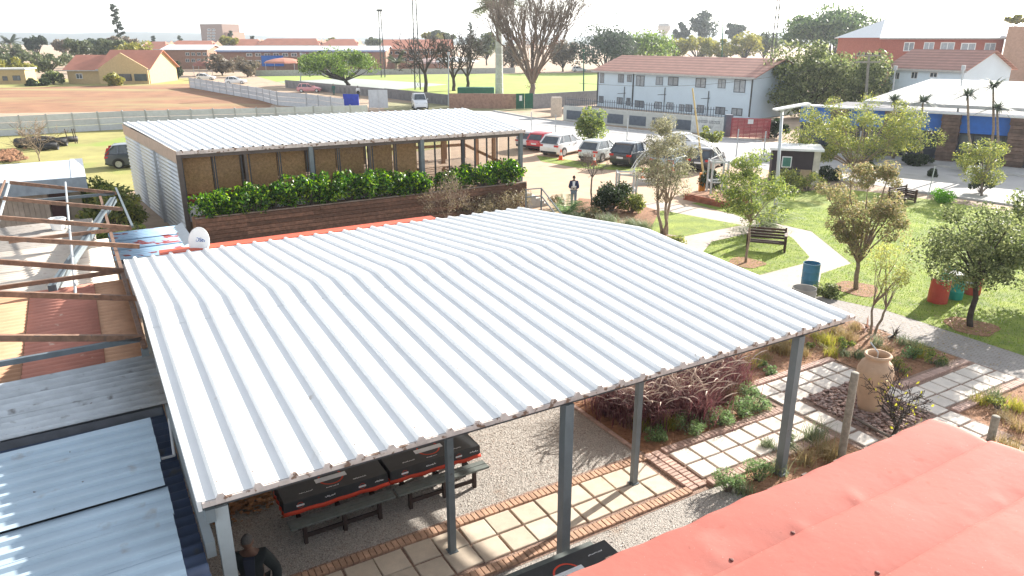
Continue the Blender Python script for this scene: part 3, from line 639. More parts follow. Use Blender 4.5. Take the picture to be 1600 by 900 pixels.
def tree(name, label, base, crown, rx, rz, leaf, nleaf, lsize, bark='grey', r0=.12, stems=1, fork=.45, clumps=26, csize=.42, shape='round', seed=1, group=None, ry=None, trunk_top=None, flat=.3, cat='tree', bdark=.0, aspect=.5):
    """crown: centre of the crown; rx/ry/rz half sizes; leaves in uneven clumps carried by limbs"""
    rd = random.Random(seed); base = Vector(base); crown = Vector(crown); ry = ry or rx
    root = empty(name, base, label, cat, group)
    cc = []; rr = []
    for i in range(clumps):
        while True:
            x, y, z = rd.uniform(-1, 1), rd.uniform(-1, 1), rd.uniform(-1, 1); q = math.sqrt(x * x + y * y + z * z)
            if q < 1 and q > (.35 if shape != 'sparse' else .1): break
        if shape == 'umbrella': z = .5 - (x * x + y * y) * .9 + rd.uniform(-.3, .25)
        if shape == 'dome': z = abs(z) * 1.2 - .35
        if shape == 'cone': k = 1 - (z + 1) / 2 * .8; x *= k; y *= k
        k = rd.uniform(.72, 1.06)
        cc.append(crown + Vector((x * rx * k, y * ry * k, z * rz * k))); rr.append(csize * min(rx, rz * 1.3) * rd.uniform(.6, 1.25))
    b = MB(); fz = base.z + (crown.z - rz - base.z) * 1.0 * (fork / .45) if fork else base.z
    fz = max(base.z + .15, fz)
    forks = []
    for s in range(stems):
        off = Vector((0, 0, 0)) if stems == 1 else Vector((math.cos(s * 6.28 / stems + seed) * r0 * 1.4, math.sin(s * 6.28 / stems + seed) * r0 * 1.4, 0))
        tgt = base.lerp(crown, .5) + off * 3; tgt.z = fz
        limb(b, base + off - Vector((0, 0, .05)), tgt, r0, r0 * .72, 0, 8, 5, rd); forks.append(tgt)
    order = sorted(range(clumps), key=lambda i: cc[i].z)
    for i in range(0, clumps):
        f = forks[i % stems]; mid = f.lerp(cc[i], .55) + Vector((0, 0, -.06 * (cc[i] - f).length if shape == 'umbrella' else .04 * (cc[i] - f).length))
        if i % 2 == 0 or clumps < 30:
            limb(b, f - Vector((0, 0, r0 * .3)), mid, r0 * .42, r0 * .24, 0, 5, 3, rd); limb(b, mid, cc[i], r0 * .24, r0 * .07, 0, 4, 3, rd)
            for _ in range(2):
                limb(b, mid.lerp(cc[i], .6), cc[i] + Vector((rd.uniform(-1, 1), rd.uniform(-1, 1), rd.uniform(-.3, .8))) * rr[i] * .8, r0 * .1, r0 * .03, 0, 3, 2, rd)
    b.build('trunk', BARK[bark], root, smooth=True)
    V, F_ = leafcloud(cc, rr, max(1, nleaf / clumps), lsize, flat, .75, aspect, seed)
    npmesh('crown', V, F_, leaf, root)
    return root
def twigs(b, p, dirv, L_, r, depth, rd, spread=.5, up=.12, nb=3, n=4, minr=.004):
    d = dirv.normalized(); q = p + d * L_ + Vector((rd.uniform(-1, 1), rd.uniform(-1, 1), rd.uniform(-.5, 1))) * L_ * .1
    m_ = p.lerp(q, .5) + Vector((rd.uniform(-1, 1), rd.uniform(-1, 1), 0)) * L_ * .05
    b.tube([p, m_, q], [r, r * .85, max(minr, r * .62)], n if depth > 1 else 3, cap=False)
    if depth <= 0: return
    for i in range(nb):
        v = d + Vector((rd.gauss(0, spread), rd.gauss(0, spread), rd.gauss(0, spread) + up))
        twigs(b, q if i < 2 else m_, v, L_ * rd.uniform(.62, .9), max(minr, r * rd.uniform(.5, .68)), depth - 1, rd, spread, up, nb, n, minr)
def baretree(name, label, base, trunk_h, first, r0, depth, bark='dark', seed=1, nb=3, spread=.45, lean=(0, 0), nst=4, cat='tree', group=None, minr=.008, leaves=None, up=.12):
    rd = random.Random(seed); base = Vector(base); root = empty(name, base, label, cat, group); b = MB()
    top = base + Vector((lean[0], lean[1], trunk_h)); limb(b, base - Vector((0, 0, .05)), top, r0, r0 * .75, 0, 8, 4, rd)
    b.build('trunk', BARK[bark], root, smooth=True); b = MB()
    for i in range(nst):
        a = i * 6.283 / nst + rd.uniform(-.4, .4)
        twigs(b, top - Vector((0, 0, .1 * trunk_h)), Vector((math.cos(a) * .55, math.sin(a) * .55, 1)), first * rd.uniform(.8, 1.1), r0 * .55, depth, rd, spread, up, nb, 5, minr)
    b.build('branches', BARK[bark], root)
    if leaves:
        m, k, sz, zmax = leaves; pts = [v for v in b.v if v[2] < zmax]; cs = [pts[rd.randrange(len(pts))] for _ in range(60)]
        V, F_ = leafcloud(cs, [sz * 8] * 60, k / 60, sz, 0, .8, .5, seed); npmesh('crown', V, F_, m, root)
    return root
def shrub(name, label, base, r, h, leaf, n, size, clumps=12, seed=1, group=None, cat='shrub', aspect=.5, stems=True, stretch=1.0, spiky=0):
    rd = random.Random(seed); base = Vector(base); root = empty(name, base, label, cat, group); cc = []; rr = []; b = MB()
    for i in range(clumps):
        a = rd.uniform(0, 6.28); q = math.sqrt(rd.uniform(0, 1)) * r * .8; z = h * rd.uniform(.25, .85) * (1 - .3 * q / r)
        c = base + Vector((math.cos(a) * q * stretch, math.sin(a) * q, z)); cc.append(c); rr.append(r * rd.uniform(.28, .48) if not spiky else r * .3)
        if stems: limb(b, base + Vector((jit(.1) * r, jit(.1) * r, -.02)), c, .018 * (1 + r), .006, 0, 4, 3, rd)
    if stems: b.build('stems', BARK['grey'], root)
    V, F_ = leafcloud(cc, rr, n / clumps, size, .2, .9, aspect, seed); npmesh('foliage', V, F_, leaf, root)
    return root

# ------------------------------------------------------------------ restaurant pavilion behind the canopy
CA, CB, CC_, CD_ = (3.12, 27.3), (20.9, 26.35), (23.4, 38.5), (1.85, 40.5)      # front left, front right, back right, back left
def Q(t, s, z):
    d = (CA[0] * (1 - t) + CB[0] * t) * (1 - s) + (CD_[0] * (1 - t) + CC_[0] * t) * s
    n = (CA[1] * (1 - t) + CB[1] * t) * (1 - s) + (CD_[1] * (1 - t) + CC_[1] * t) * s
    return G(d, n, z)
ZQ = 4.2
rs = empty('restaurant_pavilion', Q(.5, .5, 0), 'long pavilion with white ribbed roof and windows behind a clad planter', 'building')
for k in range(20):
    b = MB(); ribbed(b, k / 20, (k + 1) / 20 - .0002, [(1.0, ZQ + .12), (.5, ZQ + .07), (0, ZQ)], 1 / 40, .06, .0026, .0075, 0, T=Q, phase=0); solid(b.build('roof_sheet', M_roofw, rs), .004)
b = MB(); b.box(0, 1, -.006, -.0005, ZQ - .16, ZQ - .006, Q); b.build('eave_gutter', M_edge, rs)
b = MB(); b.box(0.001, .999, .002, .02, ZQ - .33, ZQ - .02, Q); b.build('eave_beam', mat('brown_grey_steel', (.115, .095, .085), .6), rs)
M_tan = mat('tan_board', (.45, .34, .26), .8, var=.1)
b = MB(); b.box(-.002, .0, -.0, 1, ZQ - .55, ZQ + .02, Q); b.build('side_fascia', M_tan, rs)
# left wall of horizontal corrugated sheets
M_wallc = mat('galvanised_wall_sheet', (.50, .53, .56), .38, metal=.25, var=.1, scale=1.2, rnd=.08, extra=blot(1.2, .6, (.36, .38, .42), .2, stretch=(1, 1, 5)))
for i in range(3):
    for j in range(2):
        b = MB(); s0, s1 = i / 3, (i + 1) / 3; z0, z1 = (0, 1.9) if j == 0 else (1.85, 3.66); k = int((z1 - z0) / .1) * 4; vs = []
        for a in range(k + 1):
            z = z0 + (z1 - z0) * a / k; o = .022 * math.sin(2 * math.pi * z / .2) + .008 * j
            for s in (s0, s1 + .003): p = Q(.002, s, z); vs.append(p - DV * (o + .02))
        b.add(vs, [(2 * a, 2 * a + 1, 2 * a + 3, 2 * a + 2) for a in range(k)]); solid(b.build('wall_sheet', M_wallc, rs, smooth=True), .004)
b = MB(); b.bar(Q(0, .36, .0) - DV * .06, Q(0, .36, 3.7) - DV * .06, .06, .1); b.build('downpipe', M_galv, rs)
b = MB(); b.box(.004, .998, .02, .99, .0, .92, Q); b.build('deck', mat('deck_floor', (.36, .27, .2), .8, scale=6, var=.2), rs)
b = MB(); b.box(.004, .66, .985, .998, .92, 4.0, Q); b.box(.004, .01, .02, .98, .92, 4.0, Q); b.build('back_wall', mat('inner_wall', (.22, .15, .10), .9), rs)
b = MB(); b.box(.0, .66, .02, .97, 4.0, 4.06, Q); b.build('ceiling', mat('inner_ceiling', (.13, .11, .10), .9), rs)
# front posts
for t in (.004, .335, .657, .985):
    b = MB(); c = Q(t, .004, 0); b.bar(c + Vector((0, 0, .0)), c + Vector((0, 0, ZQ - .17)), .24 if t < .9 else .2, .2); b.build('post', M_steel if t > .01 else mat('brown_grey_steel', (.1, .09, .085), .6), rs)
for t in (.165, .5):
    b = MB(); c = Q(t, .012, 0); b.bar(c, c + Vector((0, 0, ZQ - .2)), .26, .12); b.build('post', mat('brown_grey_steel', (.1, .09, .085), .6), rs)
# window bays with frames, panes, chipboard screens behind
bays = [(.012, .085), (.09, .155), (.175, .25), (.255, .325), (.345, .41), (.415, .49), (.51, .575), (.58, .65)]
for i, (t0, t1) in enumerate(bays):
    b = MB(); 
    for x in (t0, t1): b.box(x - .0015, x + .0015, .010, .014, 1.75, ZQ - .34, Q)
    b.box(t0, t1, .010, .0138, 1.70, 1.77, Q); f = b.build('window', M_dark, rs)
    b = MB(); b.box(t0 + .0016, t1 - .0016, .0115, .0122, 1.775, ZQ - .345, Q); b.build('pane', M_glass, f)
    b = MB(); b.box(t0 - .001, t1 + .001, .05, .053, .95, ZQ - .42, Q); b.build('chipboard_panel', M_chip, rs)
b = MB(); b.box(.012, .65, .006, .012, .92, 1.68, Q); b.build('low_wall', mat('grey_white_panel', (.55, .55, .55), .8), rs)
b = MB(); b.box(.016, .29, .022, .045, 1.7, 2.12, Q); b.build('red_counter', mat('red_counter', (.5, .07, .03), .5), rs)
for t in (.70, .745, .79, .83, .87, .905, .945):
    b = MB(); c = Q(t, .012, 0); w_ = .16 if t in (.79,) else .07; b.bar(c + Vector((0, 0, .92)), c + Vector((0, 0, ZQ - .3)), w_, w_); b.build('mullion', M_dark, rs)
M_timber = mat('timber_post', (.33, .20, .12), .8, var=.2, scale=5)
for t, s in [(.70, .97), (.77, .9), (.84, .97), (.92, .97), (.985, .97), (.985, .7), (.985, .4), (.70, .6), (.84, .55)]:
    b = MB(); c = Q(t, s, 0); b.bar(c + Vector((0, 0, .92)), c + Vector((0, 0, ZQ)), .2, .2); b.build('timber_post', M_timber, rs)
b = MB(); b.bar(Q(.66, .97, 1.85), Q(.99, .97, 1.85), .08, .2); b.bar(Q(.99, .97, 1.85), Q(.99, .05, 1.85), .08, .2); b.build('rail', M_timber, rs)
for t0, t1, nm in [(.662, .74, 0), (.75, .83, 1), (.84, .90, 2), (.91, .98, 3)]:
    b = MB(); b.box(t0, t1, .0115, .0122, 1.2, ZQ - .35, Q); b.build('pane', M_glass, rs)
# long timber tables inside
for i, (t, s) in enumerate([(.72, .25), (.78, .42), (.74, .62), (.86, .3)]):
    c = Q(t, s, .92); r_ = empty('timber_table', c, ['long timber table nearest the window inside the open end of the pavilion', 'second timber table in the open end of the pavilion', 'timber table farthest back in the open end of the pavilion', 'timber table nearest the right end of the pavilion'][i], 'table', 'timber tables in the pavilion')
    T_ = lambda d, n, z: c + DV * d + NV * n + Vector((0, 0, z))
    for k in range(4): b = MB(); b.box(-1.1, 1.1, -.42 + k * .21, -.23 + k * .21, .72, .77, T_); b.build('plank', M_tan, r_)
    for sx in (-.85, .85):
        b = MB(); b.box(sx - .05, sx + .05, -.35, -.25, 0, .72, T_); b.build('leg', M_timber, r_); b = MB(); b.box(sx - .05, sx + .05, .25, .35, 0, .72, T_); b.build('leg', M_timber, r_)
    for sy in (-.8, .8): b = MB(); b.box(-1.1, 1.1, sy - .14, sy + .14, .42, .46, T_); b.build('bench', M_tan, r_)
# planter box clad with boards
pl = empty('planter_box', G(11.7, 25.3, 0), 'long dark wood planter box clad in horizontal boards before the pavilion', 'planter')
PD0, PD1, PN = 3.24, 20.1, 24.9
cuts = [PD0, 5.0, 8.4, 11.6, 14.0, 17.2, PD1]
for r_ in range(8):
    for c_ in range(6):
        sh_ = (r_ % 2) * .35 if c_ not in (0,) else 0
        b = MB(); a0 = cuts[c_] + (sh_ if c_ else 0); a1 = cuts[c_ + 1] + (((r_ % 2) * .35) if c_ < 5 else 0) - .008
        z0 = .03 + r_ * .19; b.gbox(a0, a1, PN + jit(.018), PN + .04, z0, z0 + .168); b.build('board', M_wood, pl)
for r_ in range(8):
    z0 = .03 + r_ * .19; b = MB(); b.gbox(PD1 + .003, PD1 + .04, PN + .0, PN + 1.2, z0, z0 + .178); b.build('board', M_wood, pl)
b = MB(); b.gbox(PD0, PD1, PN + .045, PN + 1.2, .02, 1.45); b.build('soil', M_soil, pl)
b = MB(); b.gbox(PD0, PD1 + .04, PN - .01, PN + .14, 1.56, 1.61); b.build('cap_board', mat('pale_cap_board', (.24, .19, .16), .8), pl)
# hedge shrubs
hs = [(325, 0, 1.0), (358, .1, .9), (395, .0, 1.1), (425, .1, 1.0), (452, 0, 1.25), (482, .05, 1.25), (512, 0, 1.3), (545, .1, 1.2), (575, 0, 1.2), (605, .1, 1.15), (632, 0, 1.05), (655, .05, .9), (702, 0, .8), (728, .1, 1.0), (752, 0, 1.05), (778, .1, 1.1), (800, .0, 1.2)]
for i, (u, o, h) in enumerate(hs):
    p = vhit(u, 300, G(0, PN + .5 + o, 0), DV); p.z = 1.45
    if i == 0: lab = 'leftmost glossy green shrub in the planter, apart from the others'
    elif i < 12: lab = 'glossy green shrub, number %s from the left in the planter hedge' % ['two', 'three', 'four', 'five', 'six', 'seven', 'eight', 'nine', 'ten', 'eleven', 'twelve'][i - 1]
    else: lab = 'glossy green shrub, number %s from the left in the right clump of the planter' % ['one', 'two', 'three', 'four', 'five'][i - 12]
    shrub('hedge_shrub', lab, p, .85, h * 1.42, M_leafgloss, 1700, .09, 24, seed=50 + i, group='hedge shrubs in the planter box', aspect=.45)
# dry climbing bushes against the planter
M_dryleaf = leafmat('dry_leaf', [(.16, .13, .08), (.24, .21, .11), (.20, .17, .12), (.28, .22, .15)], .3)
p = P(698, 345, 0); p = vhit(698, 345, G(0, 23.6, 0), DV); p.z = 0
baretree('dry_bush', 'pinkish dry twiggy bush against the middle of the planter boards', p, .5, .75, .03, 4, 'tan', 8, 3, .5, (0, 0), 5, 'shrub', None, .006, (M_dryleaf, 900, .04, 3.2))
for i, u in enumerate((745, 775, 806)):
    p = vhit(u, 320, G(0, 24.3, 0), DV); p.z = 0
    shrub('dry_climber', ['thin dry olive creeper at mid planter beside the pink dry bush', 'dry olive creeper covering the planter boards near their right end', 'dry olive creeper over the right corner of the planter'][i], p, .95, 1.45 + .1 * i, M_dryleaf, 1500, .045, 22, 70 + i, 'dry creepers on the planter', 'creeper')

# stair rail at the right end
sr = empty('stair_railing', G(21.5, 25.3, 0), 'grey steel stair railing at the right end of the planter', 'railing')
pts = [P(822, 296, 1.75), P(846, 294, 1.75), P(878, 335, .8)]
for dz in (0, -.4):
    for i in range(2): b = MB(); b.bar(pts[i] + Vector((0, 0, dz)), pts[i + 1] + Vector((0, 0, dz)), .05, .05); b.build('rail', M_steel, sr)
for p in pts: b = MB(); b.bar((p.x, p.y, 0), (p.x, p.y, p.z + .02), .06, .06); b.build('post', M_steel, sr)
for k in range(5):
    b = MB(); q0 = G(20.3 + k * .28, 25.2, 0); b.gbox(20.45 + k * .28, 20.72 + k * .28, 25.3, 27, .0, .85 - k * .17); b.build('step', M_pave, sr)

# ------------------------------------------------------------------ picnic tables with printed cloths
M_cloth = mat('black_cloth', (.034, .038, .043), .45, var=.2, scale=6, rnd=.03)
M_hem = mat('red_hem', (.60, .06, .025), .6, var=.1)
M_print = mat('white_print', (.72, .73, .74), .7, rnd=0)
M_slat = mat('grey_wood_slat', (.135, .155, .145), .7, var=.2, scale=6, rnd=.1)
M_tleg = mat('dark_brown_leg', (.045, .03, .026), .8, var=.2)
def picnic(label, d0, n0, L_=2.05, full=True, seed=1):
    rd = random.Random(seed); r_ = empty('picnic_table', G(d0 + L_ / 2, n0 + .4, 0), label, 'picnic table', 'picnic tables under the canopy'); W = .8
    for k in range(5): b = MB(); b.slab(d0, d0 + L_, n0 + k * .16, n0 + k * .16 + .15, .70, .74, .005, G); b.build('top_slat', M_slat, r_)
    for sy, nm in ((-.42, 'front'), (W + .12, 'back')):
        for k in range(2): b = MB(); b.slab(d0 - .02, d0 + L_ + .02, n0 + sy + k * .155, n0 + sy + k * .155 + .145, .41, .45, .006, G); b.build('bench_slat', M_slat, r_)
    for dd in (d0 + .25, d0 + L_ / 2, d0 + L_ - .3):
        for nn in (n0 - .38, n0 + W + .2):
            b = MB(); b.gbox(dd - .035, dd + .035, nn, nn + .08, 0, .41); b.build('leg', M_tleg, r_)
        b = MB(); b.gbox(dd - .03, dd + .03, n0 + .1, n0 + .18, 0, .70); b.gbox(dd - .03, dd + .03, n0 + W - .18, n0 + W - .1, 0, .70); b.build('leg', M_tleg, r_)
        b = MB(); b.gbox(dd - .025, dd + .025, n0 - .3, n0 + W + .3, .33, .40); b.build('cross_brace', M_tleg, r_)
    b = MB(); b.gbox(d0 + .25, d0 + L_ - .3, n0 - .345, n0 - .305, .12, .2); b.build('foot_rail', M_tleg, r_)
    # cloth: a draped sheet with its own thickness, red hem and prints
    c = empty('tablecloth', G(d0 + L_ / 2, n0 + .4, .75), label.replace('grey slat picnic table', 'black cloth with red hem on the table').replace(', half under the red roof', ''), 'tablecloth', 'black tablecloths with red hems')
    def ring(off, z, wob):
        o = []
        pts = [(d0 - off, n0 - off), (d0 + L_ + off, n0 - off), (d0 + L_ + off, n0 + W + off), (d0 - off, n0 + W + off)]
        for i in range(4):
            a, e = pts[i], pts[(i + 1) % 4]
            for k in range(14):
                t = k / 14; x, y = a[0] + (e[0] - a[0]) * t, a[1] + (e[1] - a[1]) * t
                w_ = wob * math.sin(k * 1.9 + i * 2 + seed)
                o.append(G(x + (w_ if i % 2 else 0), y + (w_ if i % 2 == 0 else 0), z + wob * .5 * math.sin(k * .9 + i)))
        return o
    rings = [ring(.006, .752, 0), ring(.016, .742, .0), ring(.02, .64, .008), ring(.03, .555, .012)]
    hem = [ring(.033, .557, .012), ring(.045, .475, .018)]
    b = MB(); n = 56; vs = [p for r2 in rings for p in r2]; b.add(vs, [tuple(range(n))] + [(i * n + j, (i + 1) * n + j, (i + 1) * n + (j + 1) % n, i * n + (j + 1) % n) for i in range(3) for j in range(n)])
    b.build('drape', M_cloth, c, smooth=True, autosmooth=35)
    b = MB(); b.add([p for r2 in hem for p in r2], [(j, n + j, n + (j + 1) % n, (j + 1) % n) for j in range(n)]); o = b.build('hem', M_hem, c, smooth=True); o.modifiers.new('t', 'SOLIDIFY').thickness = .006
    # prints on top: white band over a red ring; small scribbled words
    def ringprint(dc, nc, rad, plane):
        b = MB(); seg = 24; vs = []
        for k in range(seg):
            a = 6.283 * k / seg
            for rr in (rad * .86, rad): vs.append(plane(dc + rr * math.cos(a), nc + rr * math.sin(a), 0))
        b.add(vs, [(2 * k, 2 * k + 1, (2 * k + 3) % (2 * seg), (2 * k + 2) % (2 * seg)) for k in range(seg)]); b.build('ring_print', M_hem, c)
        b = MB(); b.add([plane(dc - rad * 1.25, nc - rad * .3, .001), plane(dc + rad * 1.25, nc - rad * .3, .001), plane(dc + rad * 1.25, nc + rad * .3, .001), plane(dc - rad * 1.25, nc + rad * .3, .001)], [(0, 1, 2, 3)]); b.build('band_print', M_print, c)
    def scrib(dc, nc, s, plane):
        b = MB(); x = -s
        while x < s:
            w_ = rd.uniform(.008, .02); h = rd.uniform(.012, .03); y0 = rd.uniform(-.012, .004)
            b.add([plane(dc + x, nc + y0, 0), plane(dc + x + w_, nc + y0, 0), plane(dc + x + w_ + .006, nc + y0 + h, 0), plane(dc + x + .006, nc + y0 + h, 0)], [(0, 1, 2, 3)]); x += w_ + .006
        b.build('script_print', M_print, c)
    top = lambda x, y, e: G(x, y, .7545 + e)
    front = lambda x, y, e: G(x, n0 - .03 - (.75 - y) * .12 + .0 - e, y)
    ringprint(d0 + L_ * .5, n0 + .42, .25, top)
    scrib(d0 + .45, n0 + .17, .13, top); scrib(d0 + 1.5, n0 + .12, .13, top); scrib(d0 + .95, n0 + .1, .12, top); scrib(d0 + 1.7, n0 + .6, .14, top); scrib(d0 + .35, n0 + .62, .12, top)
    ringprint(d0 + .28, .65, .06, front); ringprint(d0 + 1.5, .65, .06, front); scrib(d0 + .85, .65, .1, front); scrib(d0 + 1.85, .65, .09, front)
picnic('grey slat picnic table in shade, nearest the front left canopy post', 1.62, 3.42, 2.02, seed=1)
picnic('grey slat picnic table half in sun, behind the thin middle post', 3.74, 3.42, 2.0, seed=2)
picnic('grey slat picnic table at the foot of the near post, half under the red roof', 4.1, -1.25, 2.05, seed=3)
# dark fence post and chip pile at the left
b = MB(); b.gbox(.62, .76, 4.3, 4.44, 0, 2.4); b.build('dark_post', M_tleg, label='dark brown timber post beside the wood chip heap', cat='post')
M_chipp = stonemat('wood_chips', [(.30, .14, .06), (.42, .22, .10), (.22, .10, .05)])
pebbles('wood_chip_heap', [G(1.15 + rng.normal(0, .35), 5.3 + rng.normal(0, .35), max(0, .2 - .2 * rng.random())) for _ in range(1800)], .03, .06, M_chipp, .35, loc=G(1.15, 5.3, 0), kind='stuff', label='heap of orange wood chips behind the front left post', cat='wood chips')

# ------------------------------------------------------------------ people
def skin_mesh(name, joints, edges, root=0, sub=2):
    me = bpy.data.meshes.new(name); me.from_pydata([j[0] for j in joints], edges, []); o = bpy.data.objects.new(name, me); C.objects.link(o)
    m = o.modifiers.new('skin', 'SKIN'); m.use_smooth_shade = True
    for i, j in enumerate(joints):
        r = j[1]; me.skin_vertices[0].data[i].radius = r if isinstance(r, tuple) else (r, r); me.skin_vertices[0].data[i].use_root = (i == root)
    s = o.modifiers.new('sub', 'SUBSURF'); s.levels = sub; s.render_levels = sub
    dg = bpy.context.evaluated_depsgraph_get(); ev = o.evaluated_get(dg); m2 = bpy.data.meshes.new_from_object(ev); v = [tuple(x.co) for x in m2.vertices]; f = [tuple(p.vertices) for p in m2.polygons]
    bpy.data.objects.remove(o); return v, f
def head_geo(b, c, fwd, up, s=1.0):
    """skull with brow, nose, chin, ears, eye sockets"""
    fwd = fwd.normalized(); rt = fwd.cross(up).normalized(); up = rt.cross(fwd).normalized(); nu, nv = 20, 14; k = len(b.v)
    for i in range(nv + 1):
        th = math.pi * i / nv
        for j in range(nu):
            ph = 2 * math.pi * j / nu; x, y, z = math.sin(th) * math.cos(ph), math.sin(th) * math.sin(ph), math.cos(th)   # x forward
            X, Y, Z = x * .098, y * .076, z * .118
            if z < -.1: X *= 1 - .12 * (-z); Y *= 1 - .28 * (-z)
            if x > .8 and abs(y) < .3 and -.35 < z < .1: X += .022 * (1 - abs(z + .12) * 2)
            if x > .6 and .15 < abs(y) < .5 and 0 < z < .22: X -= .008
            if abs(y) > .93 and abs(z) < .3: Y *= 1.13
            b.v.append(tuple(c + (fwd * X + rt * Y + up * Z) * s))
    for i in range(nv):
        for j in range(nu): b.f.append((k + i * nu + j, k + (i + 1) * nu + j, k + (i + 1) * nu + (j + 1) % nu, k + i * nu + (j + 1) % nu))
def person(name, label, base, fwd, pose, skin, top_m, leg_m, hair_m, shirt_m=None, s=1.0, bald=False):
    base = Vector(base); fwd = Vector(fwd).normalized(); rt = fwd.cross(Vector((0, 0, 1))).normalized(); up = Vector((0, 0, 1))
    W = lambda x, y, z: base + (fwd * x + rt * y + up * z) * s
    root = empty(name, base, label, 'person')
    hL, hR, eL, eR = pose['handL'], pose['handR'], pose['elbowL'], pose['elbowR']; hx = pose.get('lean', .0)
    J = [(W(0, 0, .95), .14), (W(hx * .4, 0, 1.15), .14), (W(hx, 0, 1.40), (.14, .12)), (W(hx + .02, 0, 1.52), .055), (W(hx + .04, 0, 1.60), .05),
         (W(hx, .17, 1.42), .07), (W(*eR), .045), (W(*hR), .03), (W(hx, -.17, 1.42), .07), (W(*eL), .045), (W(*hL), .03),
         (W(0, .09, .88), .09), (W(.02, .10, .48), .062), (W(0, .10, .09), .042), (W(.12, .12, .03), .035), (W(0, -.09, .88), .09), (W(.02, -.10, .48), .062), (W(0, -.10, .09), .042), (W(.12, -.12, .03), .035)]
    E = [(0, 1), (1, 2), (2, 3), (3, 4), (2, 5), (5, 6), (6, 7), (2, 8), (8, 9), (9, 10), (0, 11), (11, 12), (12, 13), (13, 14), (0, 15), (15, 16), (16, 17), (17, 18)]
    b = MB()
    hands = []
    for hi, ei, sg in ((7, 6, 1), (10, 9, -1)):   # palm and five fingers continue each arm chain
        h = Vector(J[hi][0]); d = (h - Vector(J[ei][0])).normalized(); sd_ = d.cross(up); sd_ = sd_.normalized() if sd_.length > .1 else rt; cu = (fwd * .3 - up * .5)
        J.append((h + d * .07 * s, (.035, .018))); pk = len(J) - 1; E.append((hi, pk))
        for q, (o, l) in enumerate([(-.03, .07), (-.01, .085), (.01, .08), (.03, .065)]):
            J.append((h + d * (.075 + l * .55) * s + sd_ * o * s, .009)); E.append((pk, len(J) - 1)); J.append((h + d * (.075 + l * .8) * s + sd_ * o * s + cu * .03 * s, .008)); E.append((len(J) - 2, len(J) - 1))
        J.append((h + d * .03 * s + sd_ * -.045 * s, .011)); E.append((hi, len(J) - 1)); J.append((h + d * .07 * s + sd_ * -.06 * s, .009)); E.append((len(J) - 2, len(J) - 1))
    J = [(p, (r[0] * s, r[1] * s) if isinstance(r, tuple) else r * s) for p, r in J]
    v, f = skin_mesh('body', J, E); b.add(v, f)
    hd = pose.get('head', (.06, 0, 1.70)); lf = W(*pose.get('look', (1, 0, -.25))) - W(0, 0, 0); hc = W(*hd)
    head_geo(b, hc, lf, up, s); b.build('body', skin, root, smooth=True)
    # clothes
    def garment(nm, ids, edges, grow, m, root_i=0):
        mp = {q: i for i, q in enumerate(ids)}; jj = [(J[q][0], tuple(x + grow * s for x in J[q][1]) if isinstance(J[q][1], tuple) else J[q][1] + grow * s) for q in ids]
        v, f = skin_mesh(nm, jj, [(mp[a], mp[c]) for a, c in edges], root_i); g = MB(); g.add(v, f); g.build(nm, m, root, smooth=True)
    garment('trousers', [0, 11, 12, 13, 15, 16, 17], [(0, 11), (11, 12), (12, 13), (0, 15), (15, 16), (16, 17)], .018, leg_m)
    garment('jacket', [0, 1, 2, 5, 6, 7, 8, 9, 10], [(0, 1), (1, 2), (2, 5), (5, 6), (6, 7), (2, 8), (8, 9), (9, 10)], .032, top_m)
    if shirt_m:
        g = MB(); gp = [W(hx + .165, -.075, 1.46), W(hx + .165, .075, 1.46), W(hx * .4 + .19, .055, 1.15), W(.19, .07, .98), W(.19, -.07, .98), W(hx * .4 + .19, -.055, 1.15)]
        g.add(gp + [p - fwd * .08 for p in gp], [(0, 1, 2, 3, 4, 5)] + [(i, i + 6, (i + 1) % 6 + 6, (i + 1) % 6) for i in range(6)]); g.build('shirt', shirt_m, root)
    for sy in (-.11, .11):
        g = MB(); g.box(-.09, .19, sy - .045, sy + .045, .0, .085, W); g.build('shoe', M_tleg, root)
    # hair cap
    g = MB(); k = 0; ff = lf.normalized(); rr = ff.cross(up).normalized(); uu = rr.cross(ff)
    for i in range(6):
        th = math.pi * .44 * i / 5
        for j in range(16):
            ph = 2 * math.pi * j / 16; x, y, z = math.sin(th) * math.cos(ph), math.sin(th) * math.sin(ph), math.cos(th)
            g.v.append(tuple(hc + (ff * (x * .103 - .014) + rr * y * .081 + uu * (z * .123 + .004 - (.02 if x < 0 else -.02) * (i / 5))) * s))
    for i in range(5):
        for j in range(16): g.f.append((i * 16 + j, (i + 1) * 16 + j, (i + 1) * 16 + (j + 1) % 16, i * 16 + (j + 1) % 16))
    g.build('hair', hair_m, root, smooth=True)
    return root
M_skin = mat('brown_skin', (.11, .055, .035), .55, var=.1)
M_navyj = mat('navy_jacket', (.03, .04, .09), .8); M_darkj = mat('dark_green_black_jacket', (.014, .02, .022), .85, var=.3); M_jean = mat('blue_grey_jeans', (.22, .27, .33), .85)
M_hair = mat('black_hair', (.012, .011, .01), .9); M_ghair = mat('greying_hair', (.075, .07, .066), .9, var=.3, scale=60)
person('person', 'person in navy jacket and pale trousers reading papers on the car park', P(896, 323), (-.15, -1, 0), dict(handR=(.30, .07, 1.12), elbowR=(.08, .25, 1.12), handL=(.30, -.07, 1.10), elbowL=(.08, -.25, 1.12), head=(.10, 0, 1.67), look=(1, 0, -.55)), M_skin, M_navyj, M_jean, M_hair, M_white)
b = MB(); pp = P(896, 323) + Vector((-.04, -.37, 1.15)); b.box(-.13, .13, -.02, .02, -.12, .10, lambda x, y, z: pp + Vector((x, y - z * .5, z))); b.build('papers', M_white, label='white papers held by the person in the navy jacket', cat='papers')
np_ = P(386, 832, 1.95); np_.z = 0
